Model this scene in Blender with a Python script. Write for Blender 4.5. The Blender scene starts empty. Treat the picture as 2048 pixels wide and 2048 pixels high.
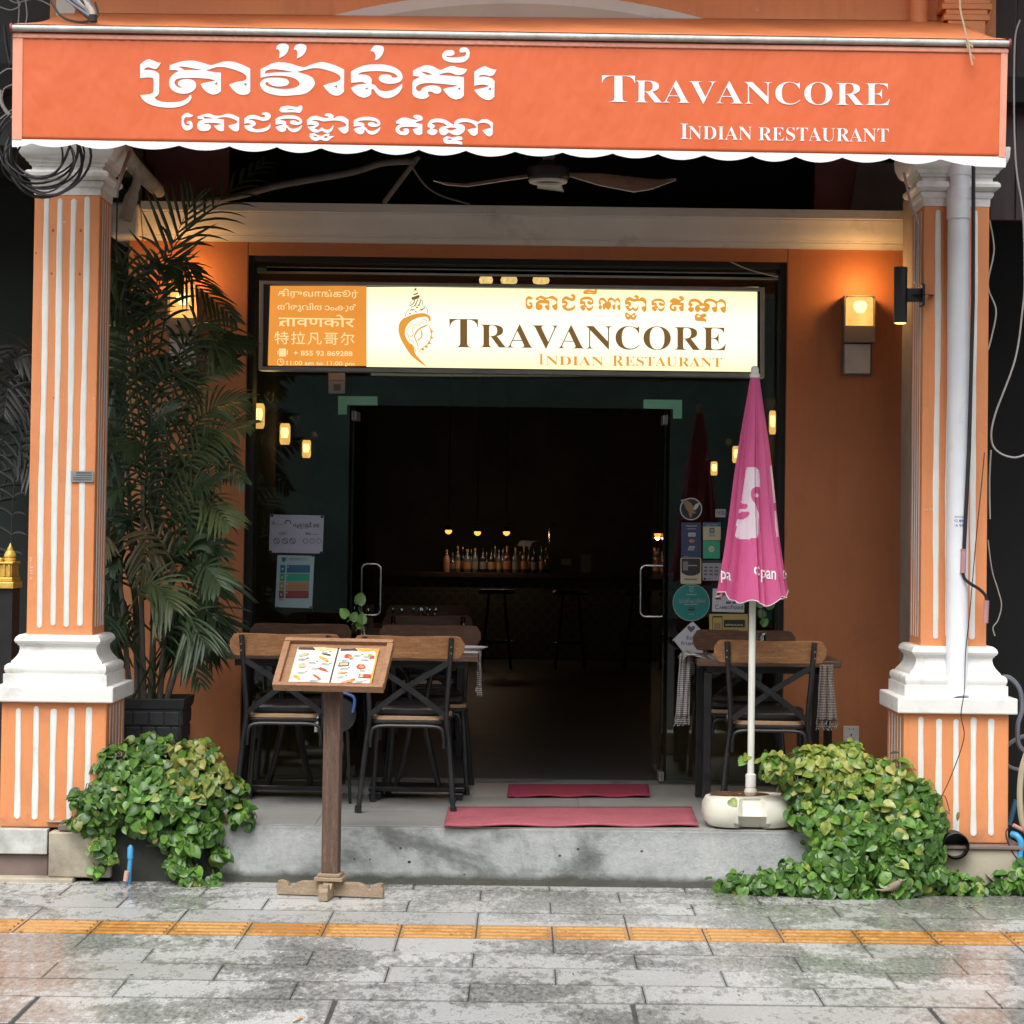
import bpy, bmesh, math, random
from mathutils import Vector, Matrix, Quaternion
from mathutils.geometry import tessellate_polygon
from mathutils.bvhtree import BVHTree
R = math.radians
S = bpy.context.scene
COL = S.collection
random.seed(7)

# ---------------------------------------------------------------- camera, light, exposure
F = 4650.0                       # focal length in pixels of the 2048 px picture
CAM = Vector((0.0, -10.42, 1.6))
PITCH, ROLL, SX, SY = R(1.65), 0.013, 26.0, -104.0
_f = Vector((0, math.cos(PITCH), math.sin(PITCH)))
_u0 = Vector((0, -math.sin(PITCH), math.cos(PITCH)))
_r0 = Vector((1, 0, 0))
_r = _r0 * math.cos(ROLL) + _u0 * math.sin(ROLL)
_u = _u0 * math.cos(ROLL) - _r0 * math.sin(ROLL)
cam = bpy.data.cameras.new('camera')
cam_ob = bpy.data.objects.new('camera', cam)
COL.objects.link(cam_ob)
cam.sensor_width = 36.0
cam.lens = 36.0 * F / 2048
cam.shift_x, cam.shift_y = -SX / 2048, SY / 2048
cam.clip_end = 500
m4 = Matrix((_r, _u, -_f)).transposed().to_4x4()
m4.translation = CAM
cam_ob.matrix_world = m4
S.camera = cam_ob

SUN_EL, SUN_AZ = R(58), R(200)
w = bpy.data.worlds.new('World'); S.world = w; w.use_nodes = True
nt = w.node_tree; nt.nodes.clear()
sky = nt.nodes.new('ShaderNodeTexSky'); sky.sky_type = 'NISHITA'; sky.sun_disc = False
sky.sun_elevation = SUN_EL; sky.sun_rotation = SUN_AZ
sky.air_density = 1.0; sky.dust_density = 4.0; sky.ozone_density = 1.0
hs = nt.nodes.new('ShaderNodeHueSaturation'); hs.inputs['Saturation'].default_value = 0.25
bg = nt.nodes.new('ShaderNodeBackground'); bg.inputs[1].default_value = 0.15
wo = nt.nodes.new('ShaderNodeOutputWorld')
nt.links.new(sky.outputs[0], hs.inputs['Color']); nt.links.new(hs.outputs[0], bg.inputs[0]); nt.links.new(bg.outputs[0], wo.inputs[0])
sl = bpy.data.lights.new('sun', 'SUN'); sl.energy = 1.1; sl.angle = R(40); sl.color = (1, .97, .92)
so = bpy.data.objects.new('sun', sl); COL.objects.link(so)
so.rotation_euler = (R(90) - SUN_EL, 0, R(-14))
S.view_settings.view_transform = 'Standard'; S.view_settings.look = 'None'
S.view_settings.exposure = 0.75; S.view_settings.gamma = 1
S.view_settings.use_curve_mapping = False
try:
    S.cycles.max_bounces = 8; S.cycles.transparent_max_bounces = 16; S.cycles.caustics_reflective = False
    S.cycles.caustics_refractive = False; S.cycles.sample_clamp_indirect = 4.0; S.cycles.use_denoising = True
except Exception:
    pass

# measuring helpers: where a line of sight of the surveyed picture meets a plane of the place
def ray(px, py):
    return (_f * F + _r * (px - 1024 - SX) - _u * (py - 1024 - SY)).normalized()
def P(px, py, Y):
    d = ray(px, py); return CAM + d * ((Y - CAM.y) / d.y)
def G(px, py, z=0.0):
    d = ray(px, py); return CAM + d * ((z - CAM.z) / d.z)
def proj(v):
    d = Vector(v) - CAM; k = d.dot(_f)
    return 1024 + SX + F * d.dot(_r) / k, 1024 + SY - F * d.dot(_u) / k
def X(px, py, Y): return P(px, py, Y).x
def Z(px, py, Y): return P(px, py, Y).z

# ---------------------------------------------------------------- materials
MATS = {}
def new_mat(name):
    m = bpy.data.materials.new(name); m.use_nodes = True; n = m.node_tree
    n.nodes.clear()
    o = n.nodes.new('ShaderNodeOutputMaterial'); b = n.nodes.new('ShaderNodeBsdfPrincipled')
    n.links.new(b.outputs[0], o.inputs[0])
    return m, n, b
def nd(n, t, **k):
    x = n.nodes.new(t)
    for a, v in k.items():
        if a.startswith('i_'):
            x.inputs[a[2:].replace('_', ' ')].default_value = v
        else: setattr(x, a, v)
    return x
def ramp(n, src, stops):
    r = n.nodes.new('ShaderNodeValToRGB'); e = r.color_ramp.elements
    while len(e) < len(stops): e.new(.5)
    for q, (p, c) in zip(e, stops):
        q.position = p; q.color = (*c, 1) if len(c) == 3 else c
    n.links.new(src, r.inputs[0]); return r
def noise(n, coord, scale, detail=4, rough=.55, stretch=None, dist=0):
    if stretch:
        mp = nd(n, 'ShaderNodeMapping'); mp.inputs['Scale'].default_value = stretch
        n.links.new(coord, mp.inputs[0]); coord = mp.outputs[0]
    t = nd(n, 'ShaderNodeTexNoise'); t.inputs['Scale'].default_value = scale
    t.inputs['Detail'].default_value = detail; t.inputs['Roughness'].default_value = rough
    t.inputs['Distortion'].default_value = dist
    n.links.new(coord, t.inputs['Vector']); return t.outputs['Fac']
def mix(n, fac, a, b, mode='MIX'):
    x = nd(n, 'ShaderNodeMix', data_type='RGBA', blend_type=mode)
    for i, v in ((0, fac), (6, a), (7, b)):
        if isinstance(v, (int, float)): x.inputs[i].default_value = v
        elif isinstance(v, tuple): x.inputs[i].default_value = (*v, 1)
        else: n.links.new(v, x.inputs[i])
    return x.outputs[2]
def bump(n, b, h, strength, dist=.01):
    q = nd(n, 'ShaderNodeBump'); q.inputs['Strength'].default_value = strength; q.inputs['Distance'].default_value = dist
    n.links.new(h, q.inputs['Height']); n.links.new(q.outputs[0], b.inputs['Normal']); return q
def sc(c, k): return tuple(min(1, x * k) for x in c)
def M(name, col, rough=.6, var=.15, scale=6, bmp=.15, bscale=60, metal=0, coat=0, spec=.5, stretch=None, dirt=None, rvar=.1, bd=.004, tl=0):
    if name in MATS: return MATS[name]
    m, n, b = new_mat(name)
    g = nd(n, 'ShaderNodeNewGeometry').outputs['Position']
    f = noise(n, g, scale, 5, .6, stretch)
    c = ramp(n, f, [(.3, sc(col, 1 - var)), (.7, sc(col, 1 + var))]).outputs[0]
    if dirt:
        dcol, dscale, lo, hi, amt = dirt
        f2 = noise(n, g, dscale, 6, .65, stretch)
        k = ramp(n, f2, [(lo, (0, 0, 0)), (hi, (amt, amt, amt))]).outputs[0]
        c = mix(n, k, c, dcol)
    n.links.new(c, b.inputs['Base Color'])
    rr = nd(n, 'ShaderNodeMapRange'); rr.inputs[3].default_value = max(.02, rough - rvar); rr.inputs[4].default_value = min(1, rough + rvar)
    n.links.new(f, rr.inputs[0]); n.links.new(rr.outputs[0], b.inputs['Roughness'])
    b.inputs['Metallic'].default_value = metal; b.inputs['Specular IOR Level'].default_value = spec
    b.inputs['Coat Weight'].default_value = coat
    if bmp: bump(n, b, noise(n, g, bscale, 4, .6, stretch), bmp, bd)
    MATS[name] = m; return m
def EM(name, col, st, var=0, scale=8):
    m = bpy.data.materials.new(name); m.use_nodes = True; n = m.node_tree; n.nodes.clear()
    o = n.nodes.new('ShaderNodeOutputMaterial'); e = n.nodes.new('ShaderNodeEmission')
    e.inputs[1].default_value = st; e.inputs[0].default_value = (*col, 1)
    if var:
        g = nd(n, 'ShaderNodeNewGeometry').outputs['Position']
        c = ramp(n, noise(n, g, scale, 3), [(.3, sc(col, 1 - var)), (.7, col)]).outputs[0]
        n.links.new(c, e.inputs[0])
    n.links.new(e.outputs[0], o.inputs[0]); MATS[name] = m; return m
def wood(name, c1, c2, axis='x', rough=.5, sc_=1.0):
    m, n, b = new_mat(name)
    g = nd(n, 'ShaderNodeTexCoord').outputs['Object']
    st = {'x': (1.2, 14, 14), 'z': (14, 14, 1.2), 'y': (14, 1.2, 14)}[axis]
    f = noise(n, g, 5 * sc_, 6, .6, st, .6); f2 = noise(n, g, 40 * sc_, 3, .6, st)
    c = ramp(n, f, [(.3, c1), (.5, sc(c1, 1.25)), (.7, c2)]).outputs[0]
    k = ramp(n, f2, [(.35, (.35, .35, .35)), (.6, (1, 1, 1))]).outputs[0]
    n.links.new(mix(n, .7, c, k, 'MULTIPLY'), b.inputs['Base Color']); b.inputs['Roughness'].default_value = rough
    bump(n, b, f2, .35, .003); MATS[name] = m; return m

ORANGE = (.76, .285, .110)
def masonry(name, col, splash_z, chip=.75, streak=.16, dirtc=(.30, .15, .08)):
    m, n, b = new_mat(name); g = nd(n, 'ShaderNodeNewGeometry').outputs['Position']
    c = ramp(n, noise(n, g, 2.2, 5, .6), [(.3, sc(col, .90)), (.7, sc(col, 1.07))]).outputs[0]
    st = ramp(n, noise(n, g, 9, 5, .65, (2.2, 2.2, .22)), [(.50, (0, 0, 0)), (.78, (streak * 2.2,) * 3)]).outputs[0]
    c = mix(n, st, c, sc(col, .62))
    pt = ramp(n, noise(n, g, 3.4, 6, .7, dist=.5), [(.58, (0, 0, 0)), (.72, (.28, .28, .28))]).outputs[0]
    c = mix(n, pt, c, dirtc)
    sp = nd(n, 'ShaderNodeSeparateXYZ'); n.links.new(g, sp.inputs[0])
    a = nd(n, 'ShaderNodeMath', operation='MULTIPLY_ADD'); a.inputs[1].default_value = -.34; n.links.new(noise(n, g, 8, 6, .7), a.inputs[0]); n.links.new(sp.outputs[2], a.inputs[2])
    k = ramp(n, a.outputs[0], [(max(0, splash_z - .30), (.75, .75, .75)), (splash_z, (0, 0, 0))]).outputs[0]
    c = mix(n, k, c, dirtc)
    ch = ramp(n, noise(n, g, 38, 3, .5), [(chip, (0, 0, 0)), (chip + .015, (.8, .8, .8))]).outputs[0]
    c = mix(n, ch, c, (.62, .55, .46))
    n.links.new(c, b.inputs['Base Color']); b.inputs['Roughness'].default_value = .62
    h = noise(n, g, 55, 5, .65); h2 = noise(n, g, 4, 3)
    s_ = nd(n, 'ShaderNodeMath', operation='MULTIPLY_ADD'); s_.inputs[1].default_value = 3.0; n.links.new(h2, s_.inputs[0]); n.links.new(h, s_.inputs[2])
    bump(n, b, s_.outputs[0], .30, .006); MATS[name] = m; return m
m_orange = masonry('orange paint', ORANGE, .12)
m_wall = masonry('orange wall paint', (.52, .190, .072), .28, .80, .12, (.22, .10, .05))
m_white = M('white masonry paint', (.80, .80, .77), .5, .05, 4, .35, 50, dirt=((.36, .33, .28), 5.5, .55, .78, .75))
m_cream = M('cream plaster', (.66, .65, .60), .65, .08, 3, .25, 60, dirt=((.20, .18, .15), 4, .58, .8, .6))
m_stripe = M('hand painted white stripe', (.78, .78, .74), .45, .06, 8, .5, 35, dirt=((.45, .42, .35), 9, .62, .8, .6))
m_grey = M('grey beige plaster', (.33, .30, .27), .7, .2, 5, .4, 40)
m_blackm = M('black metal', (.018, .018, .02), .38, .3, 12, .2, 80, metal=.3, coat=.2)
m_black = M('black plastic', (.012, .012, .013), .45, .3, 20, .1, 60)
m_rubber = M('black cable', (.018, .018, .02), .5, .3, 9, .1, 60)
m_steel = M('galvanised steel', (.50, .50, .47), .5, .2, 14, .2, 60, metal=.1, dirt=((.28, .27, .25), 18, .5, .7, .6))
m_chrome = M('chrome', (.75, .75, .75), .14, .05, 10, 0, metal=1)
m_alu = M('brushed aluminium', (.34, .34, .34), .5, .1, 10, .1, 80, metal=.6)
m_pvc = M('white pvc', (.80, .82, .86), .35, .05, 5, .1, 40, dirt=((.3, .3, .28), 7, .62, .8, .5))
m_pink = M('pink coupling', (.46, .25, .25), .5, .12, 9, .1)
m_blue = M('blue pvc', (.06, .33, .62), .35, .12, 9, .1, dirt=((.25, .25, .22), 14, .6, .75, .6))
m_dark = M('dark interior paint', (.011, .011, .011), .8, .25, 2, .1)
m_darkg = M('dark green interior', (.020, .030, .026), .8, .25, 2, .1)
m_maroon = M('maroon shutter', (.42, .18, .15), .6, .2, 3, .1)
m_darkwood = M('dark shutter board', (.05, .032, .032), .6, .3, 4, .3, 40, stretch=(6, 6, .6))
m_clay = M('brown plaster', (.19, .14, .12), .85, .2, 6, .5, 60)
m_stone = M('beige stone', (.43, .38, .29), .8, .12, 4, .4, 60, dirt=((.14, .12, .09), 4.5, .52, .72, .8))
m_hose = M('beige hose', (.42, .36, .25), .5, .1, 6, .1)
m_cond = M('grey conduit', (.16, .17, .20), .45, .15, 8, .1)
m_wirew = M('pale wire', (.42, .42, .40), .5, .1, 8, 0)
m_gold = M('gold paint', (.75, .50, .10), .4, .18, 20, .3, 40, metal=.25)
m_pot = M('charcoal planter', (.030, .032, .036), .55, .25, 9, .5, 60)
m_paper = M('paper', (.62, .66, .72), .6, .04, 8, 0)
m_matred = M('red mat', (.36, .035, .075), .95, .18, 60, .9, 420, bd=.004, dirt=((.16, .03, .045), 7, .45, .75, .6))
m_matwet = M('damp red mat', (.44, .11, .14), .9, .2, 40, .9, 420, bd=.004, dirt=((.26, .07, .08), 5, .42, .72, .6))
m_knit = M('grey knit', (.33, .32, .31), .95, .2, 60, .8, 260)
m_lit = M('white lettering', (.86, .90, .92), .8, .02, 4, 0, spec=.2)

def glass_mat(name, tint, refl=1.0, dark=1.0):
    m = bpy.data.materials.new(name); m.use_nodes = True; n = m.node_tree; n.nodes.clear()
    o = n.nodes.new('ShaderNodeOutputMaterial'); t = n.nodes.new('ShaderNodeBsdfTransparent')
    g = n.nodes.new('ShaderNodeBsdfGlossy'); f = n.nodes.new('ShaderNodeFresnel'); x = n.nodes.new('ShaderNodeMixShader')
    t.inputs[0].default_value = (*tint, 1); g.inputs['Roughness'].default_value = .01
    g.inputs[0].default_value = (refl, refl, refl, 1); f.inputs[0].default_value = 1.5
    n.links.new(f.outputs[0], x.inputs[0]); n.links.new(t.outputs[0], x.inputs[1]); n.links.new(g.outputs[0], x.inputs[2])
    n.links.new(x.outputs[0], o.inputs[0]); MATS[name] = m; return m
m_glass = glass_mat('window glass', (.80, .90, .86))
m_clear = glass_mat('clear glass', (.93, .95, .95))

def cloth_mat():
    m, n, b = new_mat('awning vinyl')
    g = nd(n, 'ShaderNodeNewGeometry').outputs['Position']
    f = noise(n, g, 1.5, 4, .55, (1.4, 1, .7)); f2 = noise(n, g, 5, 3, .5, (1.6, 1, .8))
    c = ramp(n, f, [(.3, (.71, .134, .040)), (.7, (.735, .145, .046))]).outputs[0]
    n.links.new(c, b.inputs['Base Color']); b.inputs['Roughness'].default_value = .42
    h = nd(n, 'ShaderNodeMath', operation='ADD'); n.links.new(f2, h.inputs[1])
    f3 = noise(n, g, 2.6, 3, .5, (1.6, 1, .7), .5); r1 = nd(n, 'ShaderNodeMath', operation='SUBTRACT'); r1.inputs[1].default_value = .5; n.links.new(f3, r1.inputs[0]); r2 = nd(n, 'ShaderNodeMath', operation='ABSOLUTE'); n.links.new(r1.outputs[0], r2.inputs[0]); r3 = nd(n, 'ShaderNodeMath', operation='MULTIPLY'); r3.inputs[1].default_value = .7; n.links.new(r2.outputs[0], r3.inputs[0]); n.links.new(r3.outputs[0], h.inputs[0])
    bump(n, b, h.outputs[0], .5, .02); b.inputs['Coat Weight'].default_value = .12
    b.inputs['Subsurface Weight'].default_value = .0
    MATS['awning vinyl'] = m; return m
m_vinyl = cloth_mat()
m_canopy = M('awning canopy', (.62, .20, .075), .5, .12, 1.2, .7, 6, bd=.02, dirt=((.28, .14, .08), 2.2, .5, .8, .6))
m_trim = M('white awning trim', (.90, .92, .92), .5, .02, 4, .1)

def slab_mat(name, tac=False, hx=.2975, hy=.1468):
    m, n, b = new_mat(name)
    g = nd(n, 'ShaderNodeNewGeometry').outputs['Position']
    oi = nd(n, 'ShaderNodeObjectInfo').outputs['Random']
    of = nd(n, 'ShaderNodeVectorMath', operation='MULTIPLY_ADD'); of.inputs[1].default_value = (7, 7, 7); n.links.new(oi, of.inputs[0]); n.links.new(g, of.inputs[2]); gl = of.outputs[0]
    sp = noise(n, g, 110, 3, .7, (1, .35, 1)); sp2 = noise(n, g, 60, 4, .75, (1, .35, 1))
    wet = noise(n, g, 1.9, 6, .62, (.8, .75, 1), .4)
    fine = noise(n, gl, 30, 5, .75, (1, .40, 1))
    a = nd(n, 'ShaderNodeMath', operation='MULTIPLY_ADD'); a.inputs[1].default_value = .62; n.links.new(fine, a.inputs[0]); n.links.new(wet, a.inputs[2])
    ab = nd(n, 'ShaderNodeMath', operation='MULTIPLY_ADD'); ab.inputs[1].default_value = .09; ab.inputs[2].default_value = -.045; n.links.new(oi, ab.inputs[0])
    a2 = nd(n, 'ShaderNodeMath', operation='ADD'); n.links.new(a.outputs[0], a2.inputs[0]); n.links.new(ab.outputs[0], a2.inputs[1]); a = a2
    wk = ramp(n, a.outputs[0], [(.76, (0, 0, 0)), (.82, (.55, .55, .55)), (.90, (.95, .95, .95))]).outputs[0]
    if tac:
        base = ramp(n, sp2, [(.3, (.42, .215, .070)), (.7, (.54, .30, .11))]).outputs[0]
        wetc = mix(n, wk, base, (.36, .16, .035))
    else:
        base = ramp(n, sp, [(.30, (.32, .325, .32)), (.5, (.48, .485, .475)), (.72, (.60, .60, .59))]).outputs[0]
        dark = ramp(n, sp2, [(.36, (.09, .095, .09)), (.5, (.20, .205, .195)), (.66, (.36, .36, .34))]).outputs[0]
        tone = nd(n, 'ShaderNodeMapRange'); tone.inputs[3].default_value = .84; tone.inputs[4].default_value = 1.10
        n.links.new(oi, tone.inputs[0])
        wetc = mix(n, wk, base, dark)
        wetc = mix(n, 1.0, wetc, tone.outputs[0], 'MULTIPLY')
        oc = nd(n, 'ShaderNodeSeparateXYZ'); n.links.new(nd(n, 'ShaderNodeTexCoord').outputs['Object'], oc.inputs[0]); dd = []
        for k_, hw_ in ((0, hx), (1, hy)):
            q_ = nd(n, 'ShaderNodeMath', operation='ABSOLUTE'); n.links.new(oc.outputs[k_], q_.inputs[0])
            e_ = nd(n, 'ShaderNodeMath', operation='SUBTRACT'); e_.inputs[0].default_value = hw_; n.links.new(q_.outputs[0], e_.inputs[1]); dd.append(e_)
        mn = nd(n, 'ShaderNodeMath', operation='MINIMUM'); n.links.new(dd[0].outputs[0], mn.inputs[0]); n.links.new(dd[1].outputs[0], mn.inputs[1])
        ej = nd(n, 'ShaderNodeMath', operation='MULTIPLY_ADD'); ej.inputs[1].default_value = -.010; n.links.new(fine, ej.inputs[0]); n.links.new(mn.outputs[0], ej.inputs[2])
        ek = ramp(n, ej.outputs[0], [(0.0, (.38, .38, .38)), (.0035, (0, 0, 0))]).outputs[0]
        wetc = mix(n, ek, wetc, (.075, .07, .06))
        gr = noise(n, g, .8, 3, .6)
        gk = ramp(n, gr, [(.45, (0, 0, 0)), (.75, (.4, .4, .4))]).outputs[0]
        wetc = mix(n, gk, wetc, (.22, .22, .17))
    n.links.new(wetc, b.inputs['Base Color'])
    rg = nd(n, 'ShaderNodeMapRange'); rg.inputs[3].default_value = .30; rg.inputs[4].default_value = .15
    n.links.new(wk, rg.inputs[0]); n.links.new(rg.outputs[0], b.inputs['Roughness'])
    bump(n, b, sp2, .18, .002); MATS[name] = m; return m
m_slab = slab_mat('wet granite slab'); m_kslab = slab_mat('wet kerb granite', False, .4985, .21); m_tact = slab_mat('yellow tactile paving', True)
m_grout = M('dark joint', (.05, .048, .045), .9, .3, 20, .5, 60)
m_kerb = M('worn kerb stone', (.50, .50, .46), .7, .22, 9, .6, 90, dirt=((.15, .15, .12), 12, .5, .7, .8), stretch=(1, 2, 1))

def conc_mat():
    m, n, b = new_mat('stained concrete')
    g = nd(n, 'ShaderNodeNewGeometry').outputs['Position']
    f = noise(n, g, 1.9, 7, .62, (1, 1, 1.5), .4); f2 = noise(n, g, 26, 5, .7); f3 = noise(n, g, 7, 4, .6)
    c = ramp(n, f, [(.32, (.075, .078, .076)), (.42, (.20, .21, .205)), (.50, (.40, .415, .41)), (.7, (.52, .53, .52))]).outputs[0]
    c = mix(n, .5, c, ramp(n, f2, [(.3, (.55, .55, .55)), (.6, (1, 1, 1))]).outputs[0], 'MULTIPLY')
    sp = nd(n, 'ShaderNodeSeparateXYZ'); n.links.new(g, sp.inputs[0])
    hh = nd(n, 'ShaderNodeMath', operation='MULTIPLY_ADD'); hh.inputs[1].default_value = -.055; n.links.new(f3, hh.inputs[0]); n.links.new(sp.outputs[2], hh.inputs[2])
    k = ramp(n, hh.outputs[0], [(0.0, (.9, .9, .9)), (.03, (0, 0, 0))]).outputs[0]
    c = mix(n, k, c, (.05, .05, .035))
    n.links.new(c, b.inputs['Base Color']); b.inputs['Roughness'].default_value = .62
    tk = nd(n, 'ShaderNodeMath', operation='MULTIPLY_ADD'); tk.inputs[1].default_value = .16; n.links.new(f, tk.inputs[0]); n.links.new(sp.outputs[2], tk.inputs[2])
    kk = ramp(n, tk.outputs[0], [(.315, (0, 0, 0)), (.35, (.55, .55, .55))]).outputs[0]; c = mix(n, kk, c, (.13, .13, .12)); n.links.new(c, b.inputs['Base Color'])
    pit = noise(n, g, 70, 4, .8); pa = nd(n, 'ShaderNodeMath', operation='ADD'); n.links.new(pit, pa.inputs[0]); n.links.new(f2, pa.inputs[1])
    bump(n, b, pa.outputs[0], .75, .006); MATS['stained concrete'] = m; return m
m_conc = conc_mat()
def tile_mat():
    m, n, b = new_mat('porch tile')
    g = nd(n, 'ShaderNodeNewGeometry').outputs['Position']
    f = noise(n, g, 3, 5, .6); f2 = noise(n, g, 60, 3)
    c = ramp(n, f, [(.3, (.36, .36, .345)), (.7, (.47, .47, .45))]).outputs[0]
    n.links.new(mix(n, .25, c, ramp(n, f2, [(.4, (.6, .6, .6)), (.6, (1, 1, 1))]).outputs[0], 'MULTIPLY'), b.inputs['Base Color'])
    b.inputs['Roughness'].default_value = .28; MATS['porch tile'] = m; return m
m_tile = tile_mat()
m_tiledark = M('shaded room tile', (.075, .077, .08), .45, .2, 3, .1)  # same tile as the porch, the room's gloom put into its colour
m_chairwood = wood('chair wood', (.24, .105, .036), (.42, .205, .08), 'x', .45, 1.3)
m_chairwood2 = wood('darker chair wood', (.10, .045, .022), (.19, .09, .045), 'x', .4)
m_standwood = wood('menu stand wood', (.30, .15, .075), (.42, .23, .12), 'x', .5)
m_post = wood('weathered post wood', (.10, .060, .040), (.19, .115, .08), 'z', .7)
m_foot = wood('pale foot wood', (.30, .22, .145), (.44, .33, .22), 'x', .75)
m_table = wood('table wood', (.09, .05, .032), (.19, .11, .07), 'x', .4)

# ---------------------------------------------------------------- mesh builder
def wloc(o):
    v = Vector((0, 0, 0))
    while o is not None:
        v = v + o.location; o = o.parent
    return v
class MB:
    def __init__(s): s.v = []; s.f = []; s.mi = []
    def add(s, vs, fs, mi=0):
        k = len(s.v); s.v += [tuple(v) for v in vs]; s.f += [tuple(i + k for i in q) for q in fs]; s.mi += [mi] * len(fs); return s
    def box(s, x0, x1, y0, y1, z0, z1, mi=0, rot=None, org=None):
        vs = [Vector((x, y, z)) for x in (x0, x1) for y in (y0, y1) for z in (z0, z1)]
        if rot is not None:
            o = Vector(org) if org is not None else Vector(((x0 + x1) / 2, (y0 + y1) / 2, (z0 + z1) / 2))
            vs = [o + rot @ (v - o) for v in vs]
        return s.add(vs, [(0, 1, 3, 2), (4, 6, 7, 5), (0, 4, 5, 1), (2, 3, 7, 6), (0, 2, 6, 4), (1, 5, 7, 3)], mi)
    def bar(s, a, b, w, d, mi=0, side=(1, 0, 0)):
        a, b = Vector(a), Vector(b); t = (b - a).normalized(); u = Vector(side); u = (u - t * u.dot(t)).normalized(); v = t.cross(u)
        vs = [p + u * (i * w / 2) + v * (j * d / 2) for p in (a, b) for i, j in ((-1, -1), (1, -1), (1, 1), (-1, 1))]
        return s.add(vs, [(3, 2, 1, 0), (4, 5, 6, 7), (0, 1, 5, 4), (1, 2, 6, 5), (2, 3, 7, 6), (3, 0, 4, 7)], mi)
    def tube(s, pts, r, seg=8, mi=0, closed=False, cap=True):
        pts = [Vector(p) for p in pts]; n = len(pts); rs = r if isinstance(r, (list, tuple)) else [r] * n
        rings = []; prev = None
        for i, p in enumerate(pts):
            if closed: t = (pts[(i + 1) % n] - pts[i - 1]).normalized()
            else: t = (pts[min(i + 1, n - 1)] - pts[max(i - 1, 0)]).normalized()
            if prev is None:
                prev = Vector((0, 0, 1)) if abs(t.z) < .9 else Vector((1, 0, 0))
            u = (prev - t * prev.dot(t)).normalized(); prev = u; v = t.cross(u)
            rings.append([p + (u * math.cos(a) + v * math.sin(a)) * rs[i] for a in [2 * math.pi * k / seg for k in range(seg)]])
        vs = [q for ring in rings for q in ring]; fs = []
        for i in range(n if closed else n - 1):
            j = (i + 1) % n
            for k in range(seg):
                fs.append((i * seg + k, i * seg + (k + 1) % seg, j * seg + (k + 1) % seg, j * seg + k))
        if cap and not closed:
            fs.append(tuple(range(seg - 1, -1, -1))); fs.append(tuple((n - 1) * seg + k for k in range(seg)))
        return s.add(vs, fs, mi)
    def lathe(s, prof, c, seg=24, mi=0, sx=1, sy=1, off=0.0, square=False, cap=True):
        if square: seg, off = 4, math.pi / 4
        k2 = math.sqrt(2) if square else 1
        vs = []; fs = []; n = len(prof)
        for r, z in prof:
            for k in range(seg):
                a = off + 2 * math.pi * k / seg
                vs.append((c[0] + math.cos(a) * r * k2 * sx, c[1] + math.sin(a) * r * k2 * sy, c[2] + z))
        for i in range(n - 1):
            for k in range(seg):
                fs.append((i * seg + k, i * seg + (k + 1) % seg, (i + 1) * seg + (k + 1) % seg, (i + 1) * seg + k))
        if cap:
            fs.append(tuple(range(seg - 1, -1, -1))); fs.append(tuple((n - 1) * seg + k for k in range(seg)))
        return s.add(vs, fs, mi)
    def prism(s, pts, y0, y1, mi=0):
        """outline pts of (x, z) extruded along y"""
        n = len(pts)
        tri = tessellate_polygon([[Vector((a, b, 0)) for a, b in pts]])
        vs = [(a, y0, b) for a, b in pts] + [(a, y1, b) for a, b in pts]
        fs = [tuple(t) for t in tri] + [tuple(i + n for i in reversed(t)) for t in tri]
        fs += [(i, (i + 1) % n, (i + 1) % n + n, i + n) for i in range(n)]
        return s.add(vs, fs, mi)
    def build(s, name, mat, parent=None, smooth=False, bevel=0, seg=2, label=None, local=False):
        me = bpy.data.meshes.new(name)
        o = bpy.data.objects.new(name, me); COL.objects.link(o)
        off = Vector((0, 0, 0)) if (local or parent is None) else wloc(parent)
        me.from_pydata([tuple(Vector(v) - off) for v in s.v], [], s.f)
        bm = bmesh.new(); bm.from_mesh(me); bmesh.ops.recalc_face_normals(bm, faces=bm.faces); bm.to_mesh(me); bm.free()
        for mm in (mat if isinstance(mat, (list, tuple)) else [mat]): me.materials.append(mm)
        for p, i in zip(me.polygons, s.mi): p.material_index = i
        if smooth:
            for p in me.polygons: p.use_smooth = True
            try: me.set_sharp_from_angle(angle=R(38))
            except Exception: pass
        if parent is not None: o.parent = parent
        if bevel:
            b = o.modifiers.new('bevel', 'BEVEL'); b.width = bevel; b.segments = seg; b.limit_method = 'ANGLE'; b.angle_limit = R(40)
        if label: o['label'] = label
        return o
def thing(name, label, cat, loc=(0, 0, 0), group=None, rz=0):
    o = bpy.data.objects.new(name, None); COL.objects.link(o); o.location = loc; o.rotation_euler.z = rz
    o.empty_display_size = .1; o['label'] = label; o['category'] = cat
    if group: o['group'] = group
    return o
def tag(o, label, cat, group=None):
    o['label'] = label; o['category'] = cat
    if group: o['group'] = group
    return o
def struct(o): o['kind'] = 'structure'; return o
def copy_tree(o, parent=None):
    c = o.copy(); COL.objects.link(c)
    if parent is not None: c.parent = parent
    for ch in o.children: copy_tree(ch, c)
    return c
def cr(pts, n=8, closed=False):
    """smooth curve through points"""
    pts = [Vector(p) for p in pts]; out = []; m = len(pts)
    for i in range(m if closed else m - 1):
        p0 = pts[i - 1] if (closed or i) else pts[0]; p1 = pts[i]; p2 = pts[(i + 1) % m]
        p3 = pts[(i + 2) % m] if (closed or i + 2 < m) else pts[-1]
        for k in range(n):
            t = k / n
            out.append(.5 * ((2 * p1) + (p2 - p0) * t + (2 * p0 - 5 * p1 + 4 * p2 - p3) * t * t + (3 * p1 - p0 - 3 * p2 + p3) * t ** 3))
    if not closed: out.append(pts[-1])
    return out
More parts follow.
